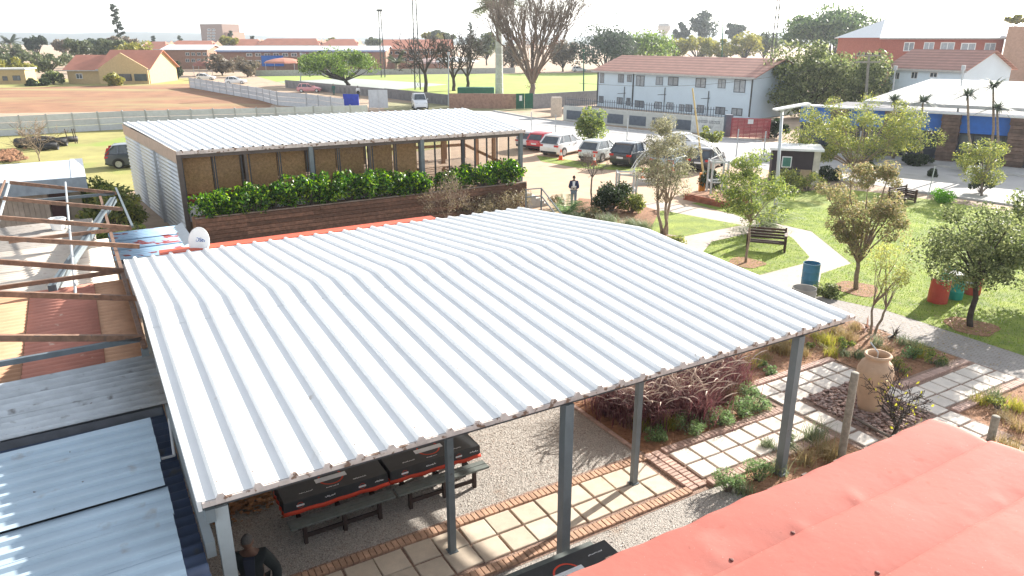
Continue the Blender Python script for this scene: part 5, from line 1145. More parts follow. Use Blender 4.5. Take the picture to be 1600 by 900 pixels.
# palm and bushes by the man
def palmtuft(name, label, base, r, n, m, h0=.15, seed=1, up=.8, cat='palm', wide=.05, trunk=None, leaflets=True):
    rd = random.Random(seed); base = Vector(base); root = empty(name, base, label, cat); vs = []; fs = []
    if trunk: b = MB(); b.tube(trunk[0], trunk[1], 8); b.build('trunk', BARK['tan'], root, smooth=True)
    top = base + Vector((0, 0, h0)) if not trunk else Vector(trunk[0][-1])
    for i in range(n):
        a = rd.uniform(0, 6.283); e = rd.uniform(.1, 1.2) * up; d = Vector((math.cos(a), math.sin(a), 0)); L_ = r * rd.uniform(.7, 1.1); pts = []
        for k in range(7):
            t = k / 6; pts.append(top + d * (L_ * t * math.cos(e) + L_ * .1 * t * t) + Vector((0, 0, L_ * (t * math.sin(e) - .38 * t * t * (1.2 - e * .5)))))
        w0 = d.cross(Vector((0, 0, 1)))
        if leaflets:
            for k in range(1, 7):
                for q_ in (0, .5):
                    p = pts[k - 1].lerp(pts[k], q_)
                    for sg in (-1, 1):
                        l = L_ * .34 * (1 - .55 * abs(k / 6 - .5)); tip = p + w0 * sg * l * .8 + d * l * .6 + Vector((0, 0, -.15 * l)); tn = (pts[k] - pts[k - 1]).normalized() * wide
                        j = len(vs); vs += [p - tn, p + tn, tip]; fs.append((j, j + 1, j + 2))
            for k in range(6): j = len(vs); vs += [pts[k] - w0 * .012, pts[k] + w0 * .012, pts[k + 1]]; fs.append((j, j + 1, j + 2))
        else:
            for k in range(6):
                wk = wide * (1 - k / 6.5); wn = wide * (1 - (k + 1) / 6.5); j = len(vs); vs += [pts[k] - w0 * wk, pts[k] + w0 * wk, pts[k + 1] + w0 * wn]; fs.append((j, j + 1, j + 2)); j = len(vs); vs += [pts[k] - w0 * wk, pts[k + 1] + w0 * wn, pts[k + 1] - w0 * wn]; fs.append((j, j + 1, j + 2))
    npmesh('fronds', [tuple(v) for v in vs], fs, m, root); return root
palmtuft('young_palm', 'young feathery palm behind the canopy corner below the man', P(884, 338), 1.5, 26, M_sage, .2, 5, .9, wide=.03)
palmtuft('young_palm', 'spiky grey-green young palm behind the slatted bench', P(1196, 362), 2.0, 26, Lf('grey_palm', [(.14, .16, .10), (.22, .25, .15), (.30, .32, .2)], .3), .2, 6, 1.25, wide=.035)
shrub('garden_bush', 'large dark green bush before the left arch frame', P(955, 330), 1.15, 1.7, M_dkg, 3600, .09, 26, 101, 'bushes by the arch walk')
shrub('garden_bush', 'yellow-green bush right of the dark bush by the arch walk', P(985, 332), .8, 1.3, M_yel, 1800, .07, 16, 102, 'bushes by the arch walk')
shrub('garden_bush', 'orange-tinged dry bush beneath the bare sapling', P(925, 343), .6, .6, M_red, 900, .06, 12, 103, 'bushes by the arch walk')
shrub('garden_bush', 'dark shrub in the brick bed under the right frame', P(1112, 300), .9, 1.5, M_dkg, 2200, .08, 16, 104, 'bushes by the arch walk')
shrub('garden_bush', 'dry tan seed-head bush beside the stair railing', P(870, 325), .5, .8, M_dryleaf, 600, .05, 10, 105, 'bushes by the arch walk')
shrub('garden_bush', 'yellow flowering bush at the foot of the grey-green tree', P(1050, 385), .7, .55, M_yel, 1300, .06, 14, 106, 'bushes by the arch walk')
shrub('garden_bush', 'bright green low bush at the far edge of the lawn', P(1470, 314), .9, .55, Lf('bright_leaf', [(.08, .2, .02), (.16, .33, .04)], .4), 1300, .07, 12, 107)
shrub('garden_bush', 'small dark bush beside the blue drum', P(1288, 465), .5, .55, M_olive, 900, .06, 10, 108)
shrub('garden_bush', 'yellow-tipped shrub in front of the guard hut, left', P(1222, 300), 1.0, 1.7, M_yel, 2200, .06, 18, 110)
shrub('garden_bush', 'yellow-tipped shrub in front of the guard hut, right', P(1262, 298), .9, 1.3, M_yel, 1800, .06, 16, 111)
shrub('garden_bush', 'dark low shrub beside the guard hut corner', P(1290, 282), .9, 1.0, M_dkg, 1800, .09, 14, 109)
M_gr1 = Lf('grey_green_blade', [(.10, .14, .07), (.18, .22, .12), (.26, .28, .16)], .3); M_ygr = Lf('yellow_green_blade', [(.2, .22, .04), (.32, .31, .06), (.42, .36, .1)], .4)
def tuft(name, label, base, r, h, n, m, lean=.9, wd=.014, group=None, plume=None, seed=0, cat='grass tuft'):
    base = Vector(base); root = empty(name, base, label, cat, group)
    pts = np.array(base) + np.stack([rng.normal(0, r * .3, n), rng.normal(0, r * .3, n), np.zeros(n)], 1)
    blades('blades', pts, h * .55, h, wd, lean, m, 4, root, kind='stuff')
    if plume:
        rd = random.Random(seed); b = MB()
        for i in range(plume[1]):
            a = rd.uniform(0, 6.283); a2 = rd.uniform(0, 6.283); d = Vector((math.cos(a), math.sin(a), 0)); hh = h * rd.uniform(.65, 1.2); p0 = base + Vector((math.cos(a2), math.sin(a2), 0)) * r * rd.uniform(0, .55); P_ = []; re_ = rd.uniform(.25, .95)
            for k in range(8): t = k / 7; P_.append(p0 + d * (r * re_ * t * t) + Vector((0, 0, hh * (t * 1.25 - .42 * t ** 3))))
            b.tube(P_[:5], .003, 3, False); b.tube(P_[4:], [.005, .016, .014, .003], 5)
        b.build('plumes', plume[0], root)
    return root
for i, (u, v, r, h, lab) in enumerate([(905, 345, .8, .7, 'grey-green grass tuft beneath the bare sapling'), (950, 352, .9, .8, 'wide blue-grey grass tuft behind the canopy edge'), (985, 358, .8, .75, 'upright grey-green grass tuft left of the triangular lawn'), (1003, 363, .7, .8, 'grey-green grass tuft touching the triangular lawn')]):
    tuft('grass_tuft', lab, P(u, v), r, h, 420, M_gr1, .8, .03, 'grass tufts by the arch walk')
# purple fountain grass
M_pur = Lf('purple_blade', [(.09, .03, .04), (.15, .055, .065), (.21, .09, .095), (.29, .17, .15)], .35); M_plume = mat('plume', (.56, .45, .38), .9, var=.25, scale=30)
fg = [(965, 640, 'leftmost'), (1002, 655, 'second from the left'), (1012, 622, 'third from the left'), (1046, 640, 'fourth from the left'), (1078, 648, 'fifth from the left'), (1060, 605, 'back middle'), (1098, 615, 'back right'), (1128, 600, 'rightmost')]
for i, (u, v, w_) in enumerate(fg):
    tuft('fountain_grass', 'purple fountain grass clump, %s in the bed beside the gravel' % w_, P(u, v), 1.0, 1.15, 1000, M_pur, .95, .026, 'purple fountain grass clumps', (M_plume, 38), i)
tuft('fountain_grass', 'thin brown fountain grass clump right of the purple ones', P(1136, 628), .4, .8, 200, Lf('brown_blade', [(.16, .1, .06), (.26, .19, .12)], .3), .9, .016, None, (M_plume, 14), 30)
sg = [(1022, 688, .32, .38), (1077, 676, .42, .5), (1122, 664, .42, .45), (1160, 650, .42, .5), (1182, 642, .36, .5), (1170, 622, .34, .45), (1138, 768, .34, .62), (1185, 752, .36, .6)]
lbs = ['small sage green shrub at the near left of the purple grass bed', 'round bright sage shrub left of two alike at the bed front', 'round sage shrub in the middle of the bed front', 'sage shrub right of the middle one at the bed front', 'sage shrub at the right corner of the bed front', 'sage shrub behind the right corner of the bed', 'upright sage shrub before the red roof, left of the pair', 'upright sage shrub before the red roof, right of the pair']
for i, (u, v, r, h) in enumerate(sg): shrub('sage_shrub', lbs[i], P(u, v), r, h, M_sage, 1100, .035, 14, 120 + i, 'sage green shrubs in the beds', aspect=.25)
for i, (u, v, r, h, m, lab) in enumerate([(1003, 672, .3, .5, M_ygr, 'yellow-green grass tuft at the foot of the thin post'), (1046, 668, .35, .55, M_ygr, 'yellow-green grass tuft between the sage shrubs'), (1140, 590, .4, .7, M_ygr, 'bright yellow tuft behind the purple grasses'), (1226, 552, .5, .6, Lf('tan_blade', [(.25, .19, .09), (.36, .28, .14)], .3), 'tan grass tuft left of the right-hand post'), (1290, 540, .5, .65, M_ygr, 'yellow-green grass tuft right of the right-hand post'), (1320, 532, .55, .6, Lf('tan_blade', [(.25, .19, .09), (.36, .28, .14)], .3), 'tan grass tuft behind the clay jar'), (1345, 560, .35, .4, M_gr1, 'small grey tuft close behind the jar'), (1430, 545, .4, .4, M_gr1, 'low grey tuft in the shaded bed'), (1292, 715, .5, .6, Lf('tan_blade', [(.25, .19, .09), (.36, .28, .14)], .3), 'tan grass tuft at the foot of the tall timber pole'), (1270, 690, .45, .7, M_gr1, 'wispy grey-green tuft right of the right-hand post'), (1570, 700, .5, .4, Lf('tan_blade', [(.25, .19, .09), (.36, .28, .14)], .3), 'tan grass tuft beside the short pole stub'), (1590, 640, .5, .4, M_ygr, 'yellow-green tuft in the right-hand bed'), (1200, 700, .25, .3, M_gr1, 'thin grey tuft at the near path edge'), (1165, 600, .3, .5, Lf('brown_blade', [(.16, .1, .06), (.26, .19, .12)], .3), 'brown tuft in the bed behind the sage shrubs')]):
    tuft('grass_tuft', lab, P(u, v), r, h, 230, m, .8, .016, 'grass tufts in the beds')
palmtuft('dark_flax', 'spiky black flax plant at the edge of the block path', P(1397, 527), .55, 34, Lf('black_flax', [(.02, .016, .016), (.04, .03, .03), (.06, .05, .045)], .1), .05, 9, 1.2, 'plant', .025, None, False)
palmtuft('pink_aloe', 'pinkish upright aloe behind the sapling trunk', P(1354, 515), .5, 14, Lf('pink_aloe', [(.28, .16, .13), (.36, .22, .18)], .2), .05, 10, 1.5, 'plant', .04, None, False)
for i, (u, v, r, m, lab) in enumerate([(1205, 585, .22, M_sage, 'tiny green plant in the soil left of the right-hand post'), (1190, 575, .2, M_sage, 'tiny green plant at the back of the middle bed'), (1420, 560, .35, M_sage, 'small bright plant in the shaded bed behind the jar'), (1455, 568, .4, M_mid, 'leafy low plant at the far right of the shaded bed'), (1400, 580, .35, M_yel, 'low yellowish plant right of the jar'), (1318, 545, .3, M_mid, 'leafy plant beside the jar shoulder'), (1560, 640, .3, M_yel, 'low yellow-green plant in the right-hand bed'), (1265, 545, .2, M_mid, 'small leafy plant close to the right-hand post'), (1240, 700, .3, M_gr1, 'wispy plant climbing by the right-hand post')]):
    shrub('bed_plant', lab, P(u, v), r, r * 1.2, m, 420, .035, 8, 140 + i, 'small plants in the beds', 'plant')
# more dry tufts and litter through the beds
tanb = Lf('tan_blade', [(.25, .19, .09), (.36, .28, .14)], .3); extra_t = [(1210, 548, 0), (1240, 538, 1), (1255, 556, 0), (1275, 528, 1), (1305, 520, 0), (1335, 515, 0), (1300, 556, 1), (1320, 556, 2), (1370, 540, 2), (1385, 550, 0), (1410, 538, 2), (1435, 558, 1), (1470, 572, 2), (1195, 560, 0), (1175, 575, 1), (1150, 610, 0), (1530, 630, 1), (1570, 655, 0), (1555, 625, 2), (1590, 672, 0), (1215, 740, 2), (1255, 725, 0), (1160, 770, 2)]
cnt_ = {}
for i, (u, v, k) in enumerate(sorted(extra_t)):
    bed = 'bed behind the right-hand post' if v < 580 and u < 1360 else 'shaded bed right of the jar' if v < 580 and u < 1500 else 'bed before the red roof' if v > 700 else 'bed at the right edge' if u > 1500 else 'purple grass bed'
    cnt_[bed] = cnt_.get(bed, 0) + 1; od = ['first', 'second', 'third', 'fourth', 'fifth', 'sixth', 'seventh', 'eighth', 'ninth', 'tenth', 'eleventh', 'twelfth'][cnt_[bed] - 1]
    tuft('low_tuft', 'low dry tuft, %s from the left in the %s' % (od, bed), P(u, v), .38, .34 + .12 * (i % 3), 120, (tanb, M_ygr, M_gr1)[k], .95, .016, 'low dry tufts in the beds')
# fallen leaves under the trees and along the paths
def litter(n, spots):
    pts = []
    for _ in range(n):
        u, v, r = spots[rng.integers(0, len(spots))]; c = P(u, v); pts.append((c.x + rng.normal(0, r), c.y + rng.normal(0, r), .03 + rng.random() * .012))
    pts = np.array(pts); a = rng.uniform(0, 6.28, len(pts)); s = rng.uniform(.02, .045, len(pts)); dx, dy = np.cos(a) * s, np.sin(a) * s; z = rng.uniform(0, .012, (len(pts), 4)); V = np.zeros((len(pts), 4, 3))
    for k, (p_, q_) in enumerate(((1, 0), (0, .5), (-1, 0), (0, -.5))): V[:, k, 0] = pts[:, 0] + dx * p_ - dy * q_; V[:, k, 1] = pts[:, 1] + dy * p_ + dx * q_; V[:, k, 2] = pts[:, 2] + z[:, k]
    npmesh('leaf_litter', V.reshape(-1, 3), np.arange(len(pts) * 4).reshape(-1, 4), Lf('fallen_leaf', [(.20, .12, .06), (.30, .2, .09), (.38, .28, .12), (.16, .09, .05)], .1), kind='stuff', label='fallen brown leaves on the lawn and the garden paths', cat='leaves')
litter(2600, [(1165, 411, .9), (1338, 452, 1.2), (1516, 511, 1.2), (1400, 470, 2.5), (1300, 400, 3), (1450, 540, 1.2), (1363, 523, .8), (1240, 560, 1.2), (1330, 640, 1.4), (1038, 367, 1.0), (1480, 400, 3.5)])
# mulch rings round the lawn trees
for u, v, r in [(1165, 411, .75), (1338, 452, .85), (1516, 511, .8)]:
    c = P(u, v); sheet('mulch_ring', [c + Vector((math.cos(a) * r * (1 + .15 * math.sin(a * 3 + u)), math.sin(a) * r * (1 + .12 * math.cos(a * 4)), 0)) for a in [k * 6.283 / 22 for k in range(22)]], .03, M_soil)

# ------------------------------------------------------------------ buildings round about
def frame2(pA, pB):
    pA = Vector((pA.x, pA.y, 0)); pB = Vector((pB.x, pB.y, 0)); t = (pB - pA); L_ = t.length; t.normalize(); n = Vector((-t.y, t.x, 0))
    if n.y < 0: n = -n
    return pA, t, n, L_
def building(name, label, pA, pB, depth, h, wall_m, roof_m, ridge=2.2, over=.5, gable=True, wins=(), frame_m=None, pane_m=None, cat='building', hip=0.0, roof=True, wdepth=.05):
    pA, t, n, L_ = frame2(pA, pB); root = empty(name, pA + t * L_ / 2 + n * depth / 2, label, cat); T_ = lambda x, y, z: pA + t * x + n * y + Vector((0, 0, z))
    b = MB(); b.box(0, L_, 0, depth, -.2, h, T_)
    if gable and ridge: b.add([T_(0, 0, h), T_(0, depth, h), T_(0, depth / 2, h + ridge)], [(0, 1, 2)]); b.add([T_(L_, 0, h), T_(L_, depth, h), T_(L_, depth / 2, h + ridge)], [(0, 2, 1)])
    b.build('wall', wall_m, root)
    if roof and ridge:
        s = ridge / (depth / 2); z0 = h - over * s + .08; zr = h + ridge + .08; hp = hip
        for sg in (0, 1):
            y0 = -over if sg == 0 else depth + over; b = MB()
            q = [T_(-over, y0, z0), T_(L_ + over, y0, z0), T_(L_ + over - hp, depth / 2, zr), T_(-over + hp, depth / 2, zr)]
            b.hexa([p - Vector((0, 0, .12)) for p in q] + q); b.build('roof', roof_m, root)
        if hp:
            for sg in (0, 1):
                x0, x1 = (-over, -over + hp) if sg == 0 else (L_ + over, L_ + over - hp); b = MB(); b.add([T_(x0, -over, z0), T_(x0, depth + over, z0), T_(x1, depth / 2, zr)], [(0, 1, 2)]); b.build('roof', roof_m, root)
        b = MB(); b.box(-over, L_ + over, -over - .06, -over - .003, z0 - .22, z0 - .02, T_); b.build('gutter', M_pave, root)
    elif roof:
        b = MB(); b.box(-over, L_ + over, -over, depth + over, h + .003, h + .3, T_); b.build('roof', roof_m, root)
    for (u0, v0, u1, v1) in wins:
        a = vhit(u0, (v0 + v1) / 2, pA, t); c = vhit(u1, (v0 + v1) / 2, pA, t); zt = vhit((u0 + u1) / 2, v0, pA, t).z; zb = vhit((u0 + u1) / 2, v1, pA, t).z
        x0, x1 = sorted(((a - pA).dot(t), (c - pA).dot(t)))
        if zb < 0 or x0 < 0: continue
        b = MB(); w_ = max(.06, (x1 - x0) * .06); e = wdepth
        for bx_ in ((x0, x0 + w_, zb, zt), (x1 - w_, x1, zb, zt), (x0 + w_, x1 - w_, zb, zb + w_), (x0 + w_, x1 - w_, zt - w_, zt), ((x0 + x1) / 2 - w_ / 2, (x0 + x1) / 2 + w_ / 2, zb + w_, zt - w_)): b.box(bx_[0], bx_[1], -e, -.004, bx_[2], bx_[3], T_)
        f = b.build('window', frame_m or M_white, root); b = MB(); b.box(x0 + w_, x1 - w_, -.03, -.006, zb + w_, zt - w_, T_); b.build('pane', pane_m or M_paneD, f)
        b = MB(); b.box(x0 - .08, x1 + .08, -e - .06, -.004, zb - .1, zb - .004, T_); b.build('sill', wall_m, f)
    return root, T_, L_, (pA, t, n)
def tilebump(N, L, geo, out):
    wv = N.new('ShaderNodeTexWave'); wv.inputs['Scale'].default_value = 1.1; wv.inputs['Distortion'].default_value = .3; wv.bands_direction = 'Z'; L.new(geo.outputs['Position'], wv.inputs[0])
    mx = N.new('ShaderNodeMix'); mx.data_type = 'RGBA'; mx.blend_type = 'MULTIPLY'; mx.inputs[0].default_value = .35; L.new(out, mx.inputs[6]); L.new(wv.outputs[0], mx.inputs[7]); return mx.outputs[2]
M_tile = mat('red_concrete_tile', (.46, .25, .20), .8, var=.14, scale=1.2, rnd=.05, extra=tilebump)
M_tileF = mat('far_red_tile', (.45, .19, .13), .85, var=.12, scale=.4)
M_bw = mat('white_plaster', (.60, .71, .80), .9, var=.04, scale=.6)
M_rbw = mat('red_face_brick', (.34, .115, .085), .9, var=.15, scale=4); M_brn = mat('brown_face_brick', (.30, .17, .12), .9, var=.15, scale=2)
M_tanw = mat('tan_plaster', (.50, .37, .20), .9, var=.1); M_wroof = mat('white_far_roof', (.66, .68, .70), .6, var=.05); M_groof = mat('pale_grey_roof', (.42, .42, .41), .7, var=.08, scale=.5)
M_blue = mat('bright_blue_paint', (.02, .13, .48), .6, var=.1)
w1 = [(938, 114, 944, 130), (966, 116, 975, 129), (980, 117, 987, 128), (994, 118, 1007, 135), (1025, 120, 1036, 133), (1044, 120, 1060, 134), (1087, 122, 1103, 137), (1122, 124, 1134, 138), (1147, 124, 1165, 145)]
w2 = [(936, 150, 943, 161), (964, 152, 973, 163), (979, 153, 985, 165), (992, 157, 1006, 168), (1023, 159, 1034, 170), (1042, 160, 1052, 171), (1061, 163, 1069, 174), (1071, 163, 1081, 175), (1089, 164, 1100, 177), (1118, 167, 1133, 179), (1143, 169, 1160, 181)]
pL, pR = P(932, 165), P(1171, 187); hL = vhit(1050, 113.5, pL, pR - pL).z
wb_, WT, WL, wfr = building('office_building', 'two-storey white office building with red tiled roof across the street', pL, pR, 11, hL, M_bw, M_tile, 1.75, .6, True, w1 + w2, M_paneD, mat('office_pane', (.25, .28, .31), .2, spec=.7, rnd=.35))
for u in (933, 988, 1173):
    a = vhit(u, 150, wfr[0], wfr[1]); b = MB(); b.bar((a.x, a.y - .12, .3), (a.x, a.y - .12, hL - .2), .14, .12); b.build('downpipe', M_dark, wb_)
for (u, v) in ((975, 146), (1038, 148), (1106, 154)):     # aerials and pipes on the face
    a = vhit(u, v, wfr[0], wfr[1]); b = MB(); b.bar((a.x, a.y - .15, a.z - 2.2), (a.x, a.y - .15, a.z + .9), .07, .07); b.bar((a.x - .9, a.y - .2, a.z), (a.x + .9, a.y - .2, a.z + .1), .06, .06); b.build('aerial', M_dark, wb_)
# boundary wall with recessed panels, lettering, palisade and gate
def wallrun(name, label, uvA, uvB, topA_v, m, thick=.22, cat='wall', panels=0, pm=None, **kw):
    pA, t, n, L_ = frame2(P(*uvA), P(*uvB)); h = vhit(uvA[0], topA_v, pA, t).z; T_ = lambda x, y, z: pA + t * x + n * y + Vector((0, 0, z)); root = empty(name, pA + t * L_ / 2, label, cat)
    b = MB(); b.box(0, L_, 0, thick, 0, h, T_); b.build('wall', m, root)
    for k in range(panels):
        x0 = L_ * k / panels + .5; x1 = L_ * (k + 1) / panels - .3; b = MB(); b.box(x0, x1, -.03, -.004, h * .12, h * .72, T_); b.build('panel', pm, root)
    return root, T_, L_, h
M_gw = mat('pale_grey_wall', (.42, .43, .41), .9, var=.08); M_dg = mat('dark_slate_panel', (.10, .12, .15), .85)
r_, T_, L_, h_ = wallrun('boundary_wall', 'pale wall with dark panels and lettering before the office building', (880, 188), (1130, 212), 165, M_gw, .25, 'wall', 7, M_dg)
b = MB(); b.box(L_ - 3.6, L_ + .05, -.075, -.035, .05, h_ + .05, T_); b.build('sign_panel', mat('sign_panel_white', (.52, .54, .53), .85), r_)
rd = random.Random(2)
for (x0, x1, z) in ((L_ - 2.9, L_ - 1.85, h_ - .45), (L_ - 1.55, L_ - .45, h_ - .45), (L_ - 2.3, L_ - 1.2, h_ - .95)):   # raised letters
    x = x0
    while x < x1:
        w_ = .09; b = MB(); b.box(x, x + .03, -.1, -.078, z - .13, z + .13, T_)
        if rd.random() < .7: b.box(x + .033, x + w_, -.1, -.078, z + .08, z + .13, T_)
        if rd.random() < .7: b.box(x + .033, x + w_, -.1, -.078, z - .13, z - .08, T_)
        b.build('raised_letter', M_dg, r_); x += .15
pf = empty('palisade_fence', T_(L_ / 2, .6, 0), 'dark steel palisade fence on top of the lettered wall', 'fence')
for k in range(int(L_ / .3)):
    b = MB(); x = k * .3; b.bar(T_(x, .4, h_ - .3), T_(x, .4, h_ + .95), .06, .03); b.build('pale', M_dg, pf)
for z in (h_ + .15, h_ + .7): b = MB(); b.bar(T_(0, .44, z), T_(L_, .44, z), .05, .05); b.build('rail', M_dg, pf)
gA, gt, gn, gL = frame2(P(1141, 215), P(1201, 217)); gz = vhit(1145, 184, gA, gt).z; gr = empty('red_gate', gA + gt * gL / 2, 'red slatted sliding gate beside the lettered wall', 'gate'); M_gate = mat('gate_red', (.33, .05, .06), .6)
GT = lambda x, y, z: gA + gt * x + gn * y + Vector((0, 0, z))
for k in range(14): b = MB(); b.box(0, gL, 0, .03, .08 + k * gz / 14.5, .08 + k * gz / 14.5 + gz / 17, GT); b.build('slat', M_gate, gr)
for k in range(7): b = MB(); b.box(k * gL / 6 - .03, k * gL / 6 + .03, -.05, -.004, .02, gz, GT); b.build('upright', M_gate, gr)
b = MB(); b.box(gL * .42, gL * .56, -.09, -.055, gz * .72, gz * .95, GT); b.build('notice', M_white, gr)
b = MB(); gp = P(1136, 213); b.box(-.35, .35, -.3, .3, 0, gz + .2, lambda x, y, z: gp + Vector((x, y, z))); b.build('gate_pillar', M_dg, label='dark pillar between the lettered wall and the red gate', cat='pillar')
# shop with blue fascia
sA, sB = P(1246, 231), P(1640, 266); so_, ST, SL, sfr = building('blue_shop', 'low shop with bright blue fascia, stone piers and a pale wide roof', sA, sB, 13, 3.1, mat('dark_shop_wall', (.05, .055, .075), .8), M_groof, 0, 0, False, roof=False)
zt = vhit(1500, 178, sfr[0], sfr[1]).z; zb = zt - 1.35
xs = [0, 3.0, 8.2, 12.0, 16.5, 20.5, SL]
b = MB(); b.box(0, SL, -.35, -.005, zb, zt, ST); b.build('blue_fascia', M_blue, so_)
b = MB(); b.box(-.3, SL, -1.0, .2, zt + .003, zt + .12, ST); b.build('eave', M_white, so_)
b = MB(); rp = vhit(1350, 157, ST(0, .21, 0), sfr[1]); rq = vhit(1455, 123, ST(0, 12, 0), sfr[1]); r2 = vhit(1640, 129, ST(0, 12, 0), sfr[1]); r1 = ST(SL + 2, .21, rp.z); q = [rp, r1, r2, rq]; b.hexa([p - Vector((0, 0, .25)) for p in q] + q); b.build('roof', M_groof, so_)
M_ston = mat('slate_stone_pier', (.13, .085, .065), .9, var=.4, scale=3, rnd=.25)
for u in (1310, 1395, 1484, 1592):
    a = vhit(u, 215, sfr[0], sfr[1]); x = (a - sfr[0]).dot(sfr[1]); pr = empty('stone_pier', ST(x, -.7, 0), 'stacked slate pier of the blue shop, %s from the right' % {1592: 'first', 1484: 'second', 1395: 'third', 1310: 'fourth'}[u], 'pier', 'stone piers of the blue shop')
    for k in range(14):
        z = k * zt / 14; b = MB(); o = jit(.05); b.box(x - .62 + o, x + .62 + jit(.05), -.95 + jit(.03), -.36, z, z + zt / 14 - .02, ST); b.build('stone_course', M_ston, pr)
for k in range(9): x = 1.2 + k * SL / 9.2; b = MB(); b.box(x, x + 1.9, -.06, -.004, .8, zb - .1, ST); w_ = b.build('window', M_dark, so_); b = MB(); b.box(x + .08, x + 1.82, -.075, -.062, .9, zb - .2, ST); b.build('pane', M_paneD, w_)
# red brick hall and second tiled building
rA, rB = at(1377, 60, 122), at(1570, 60, 122); rz_ = at(1377, 58, 122).z
rb_, RT, RL, rfr = building('brick_hall', 'tall red brick building with a wide white roof on the right', rA, rB, 16, rz_, M_rbw, M_wroof, 2.7, .5, False, [(1412, 66, 1428, 80), (1443, 66, 1459, 80), (1469, 66, 1491, 80), (1501, 67, 1524, 81), (1538, 67, 1555, 81)], M_white, mat('hall_pane', (.33, .36, .40), .25, rnd=.3), hip=4.5)
wA = at(1572, 60, 120); b = MB(); wB = at(1640, 60, 117); p0, t_, n_, l_ = frame2(wA, wB); b.hexa([p0, p0 + t_ * l_ * 2, p0 + t_ * l_ * 2 + n_ * 18, p0 + n_ * 18] + [q + Vector((0, 0, rz_ + 1.6)) for q in (p0, p0 + t_ * l_ * 2, p0 + t_ * l_ * 2 + n_ * 18, p0 + n_ * 18)]); b.build('brick_annex', mat('tan_face_brick', (.42, .27, .20), .9, var=.12), label='tan brick annex at the right edge beside the red hall', cat='building')
cA, cB = at(1390, 110, 92), at(1508, 110, 84); cz = at(1450, 106, 88).z
building('tiled_house', 'white building with a pinkish tiled roof before the red brick hall', cA, cB, 9, cz, M_bw, M_tile, 1.9, .5, True, [(1397, 113, 1406, 124), (1424, 112, 1434, 123), (1453, 113, 1465, 121)], M_white)
# school blocks, far left centre
def blk(label, uA, uB, v, topv, depth, wm, rm, ridge, wins, name='school_block', hip=0): a, c = P(uA, v), P(uB, v); h = vhit((uA + uB) / 2, topv, a, c - a).z; return building(name, label, a, c, depth, h, wm, rm, ridge, .6, True, wins, M_white, None, 'building', hip)
W1 = [(290 + k * 9, 82 + r * 10, 296 + k * 9, 87 + r * 10) for k in range(4) for r in range(2)]
blk('brown brick school block with white roof, left of the blue-trimmed block', 258, 327, 108, 77, 12, M_brn, M_wroof, 1.2, W1)
W2 = [(385 + k * 14, 83 + r * 11, 394 + k * 14, 88 + r * 11) for k in range(14) for r in range(2)]
s2, S2T, S2L, s2f = blk('long brown brick school block with white roof and blue panel behind the acacia', 342, 604, 110, 79, 12, M_brn, M_wroof, 1.2, W2)
a = vhit(410, 104, s2f[0], s2f[1]); x = (a - s2f[0]).dot(s2f[1]); b = MB(); b.box(x, x + 6.5, -.3, -.06, 1.2, 4.2, S2T); b.build('blue_panel', M_blue, s2); b = MB(); b.box(0, S2L, -.64, -.5, s2.location.z + 5.2, 5.7, S2T); b.build('blue_gutter', M_blue, s2)
W3 = [(606 + k * 11, 80 + r * 10, 613 + k * 11, 85 + r * 10) for k in range(8) for r in range(2)]
blk('pink brick hostel with red tiled roof behind the bare trees', 598, 702, 108, 76, 14, mat('pink_brick', (.42, .24, .18), .9), M_tileF, 2.6, W3)
for i, (u0, u1, v, tv, lab) in enumerate([(222, 262, 100, 76, 'far red roofed house left of the school'), (262, 335, 98, 74, 'far red roofed house behind the first school block'), (405, 500, 96, 70, 'far red roofed house behind the long school block'), (362, 408, 96, 71, 'far red roofed house below the tower block'), (505, 560, 96, 71, 'far red roofed house left of the hostel roof')]):
    blk(lab, u0, u1, v, tv, 12, M_brn, M_tileF, 2.4, [], 'far_house', 3)
# tower block
tA, tB = at(315, 60, 620), at(349, 60, 610); h_ = at(330, 38, 615).z
tw = [(324 + k * 7, 45 + r * 5, 329 + k * 7, 48 + r * 5) for k in range(2) for r in range(4)]
t1, TT, TL, tf = building('tower_block', 'distant brown tower block above the red roofs', tA, tB, 18, h_, mat('tower_brick', (.22, .15, .12), .9), M_pave, 0, .2, False, tw, M_white)
b = MB(); b.box(TL, TL + 7, 2, 16, 0, h_ - 6, TT); b.build('annex', mat('tower_brick2', (.34, .20, .15), .9), t1)
# tan house beside the brown field
hA, hB = P(105, 130), P(238, 130); th, HT, HL, hf = building('tan_house', 'tan bungalow with red roof and gable beyond the brown field', P(108, 131), P(164, 131), 11, 3.0, M_tanw, M_tileF, 2.6, .6, True, [(119, 115, 129, 123)], M_white)
b2, _, _, _ = building('tan_house', 'larger tan gabled house wing right of the bungalow beyond the field', P(160, 131), P(236, 131), 13, 3.2, M_tanw, M_tileF, 3.4, .6, True, [(186, 117, 206, 125), (213, 117, 229, 126)], M_white)
gx = P(160, 131); gy = P(236, 131); q0, qt, qn, ql = frame2(gx, gy); b = MB(); cx = ql / 2
b.add([q0 - qn * .7 + Vector((0, 0, 0)), q0 + qt * ql - qn * .7, q0 + qt * ql - qn * .7 + Vector((0, 0, 3.1)), q0 + qt * cx - qn * .7 + Vector((0, 0, 6.2)), q0 - qn * .7 + Vector((0, 0, 3.1))], [(0, 1, 2, 3, 4)]); o = b.build('gable_front', M_tanw, b2); o.modifiers.new('t', 'SOLIDIFY').thickness = .3
for u, v in ((196, 121), (220, 121)): a = vhit(u, v, q0 - qn * .75, qt); b = MB(); b.box(-1.3, 1.3, -.1, -.0, -.7, .7, lambda x, y, z: a + qt * x + qn * y + Vector((0, 0, z))); b.build('window', M_paneD, b2)
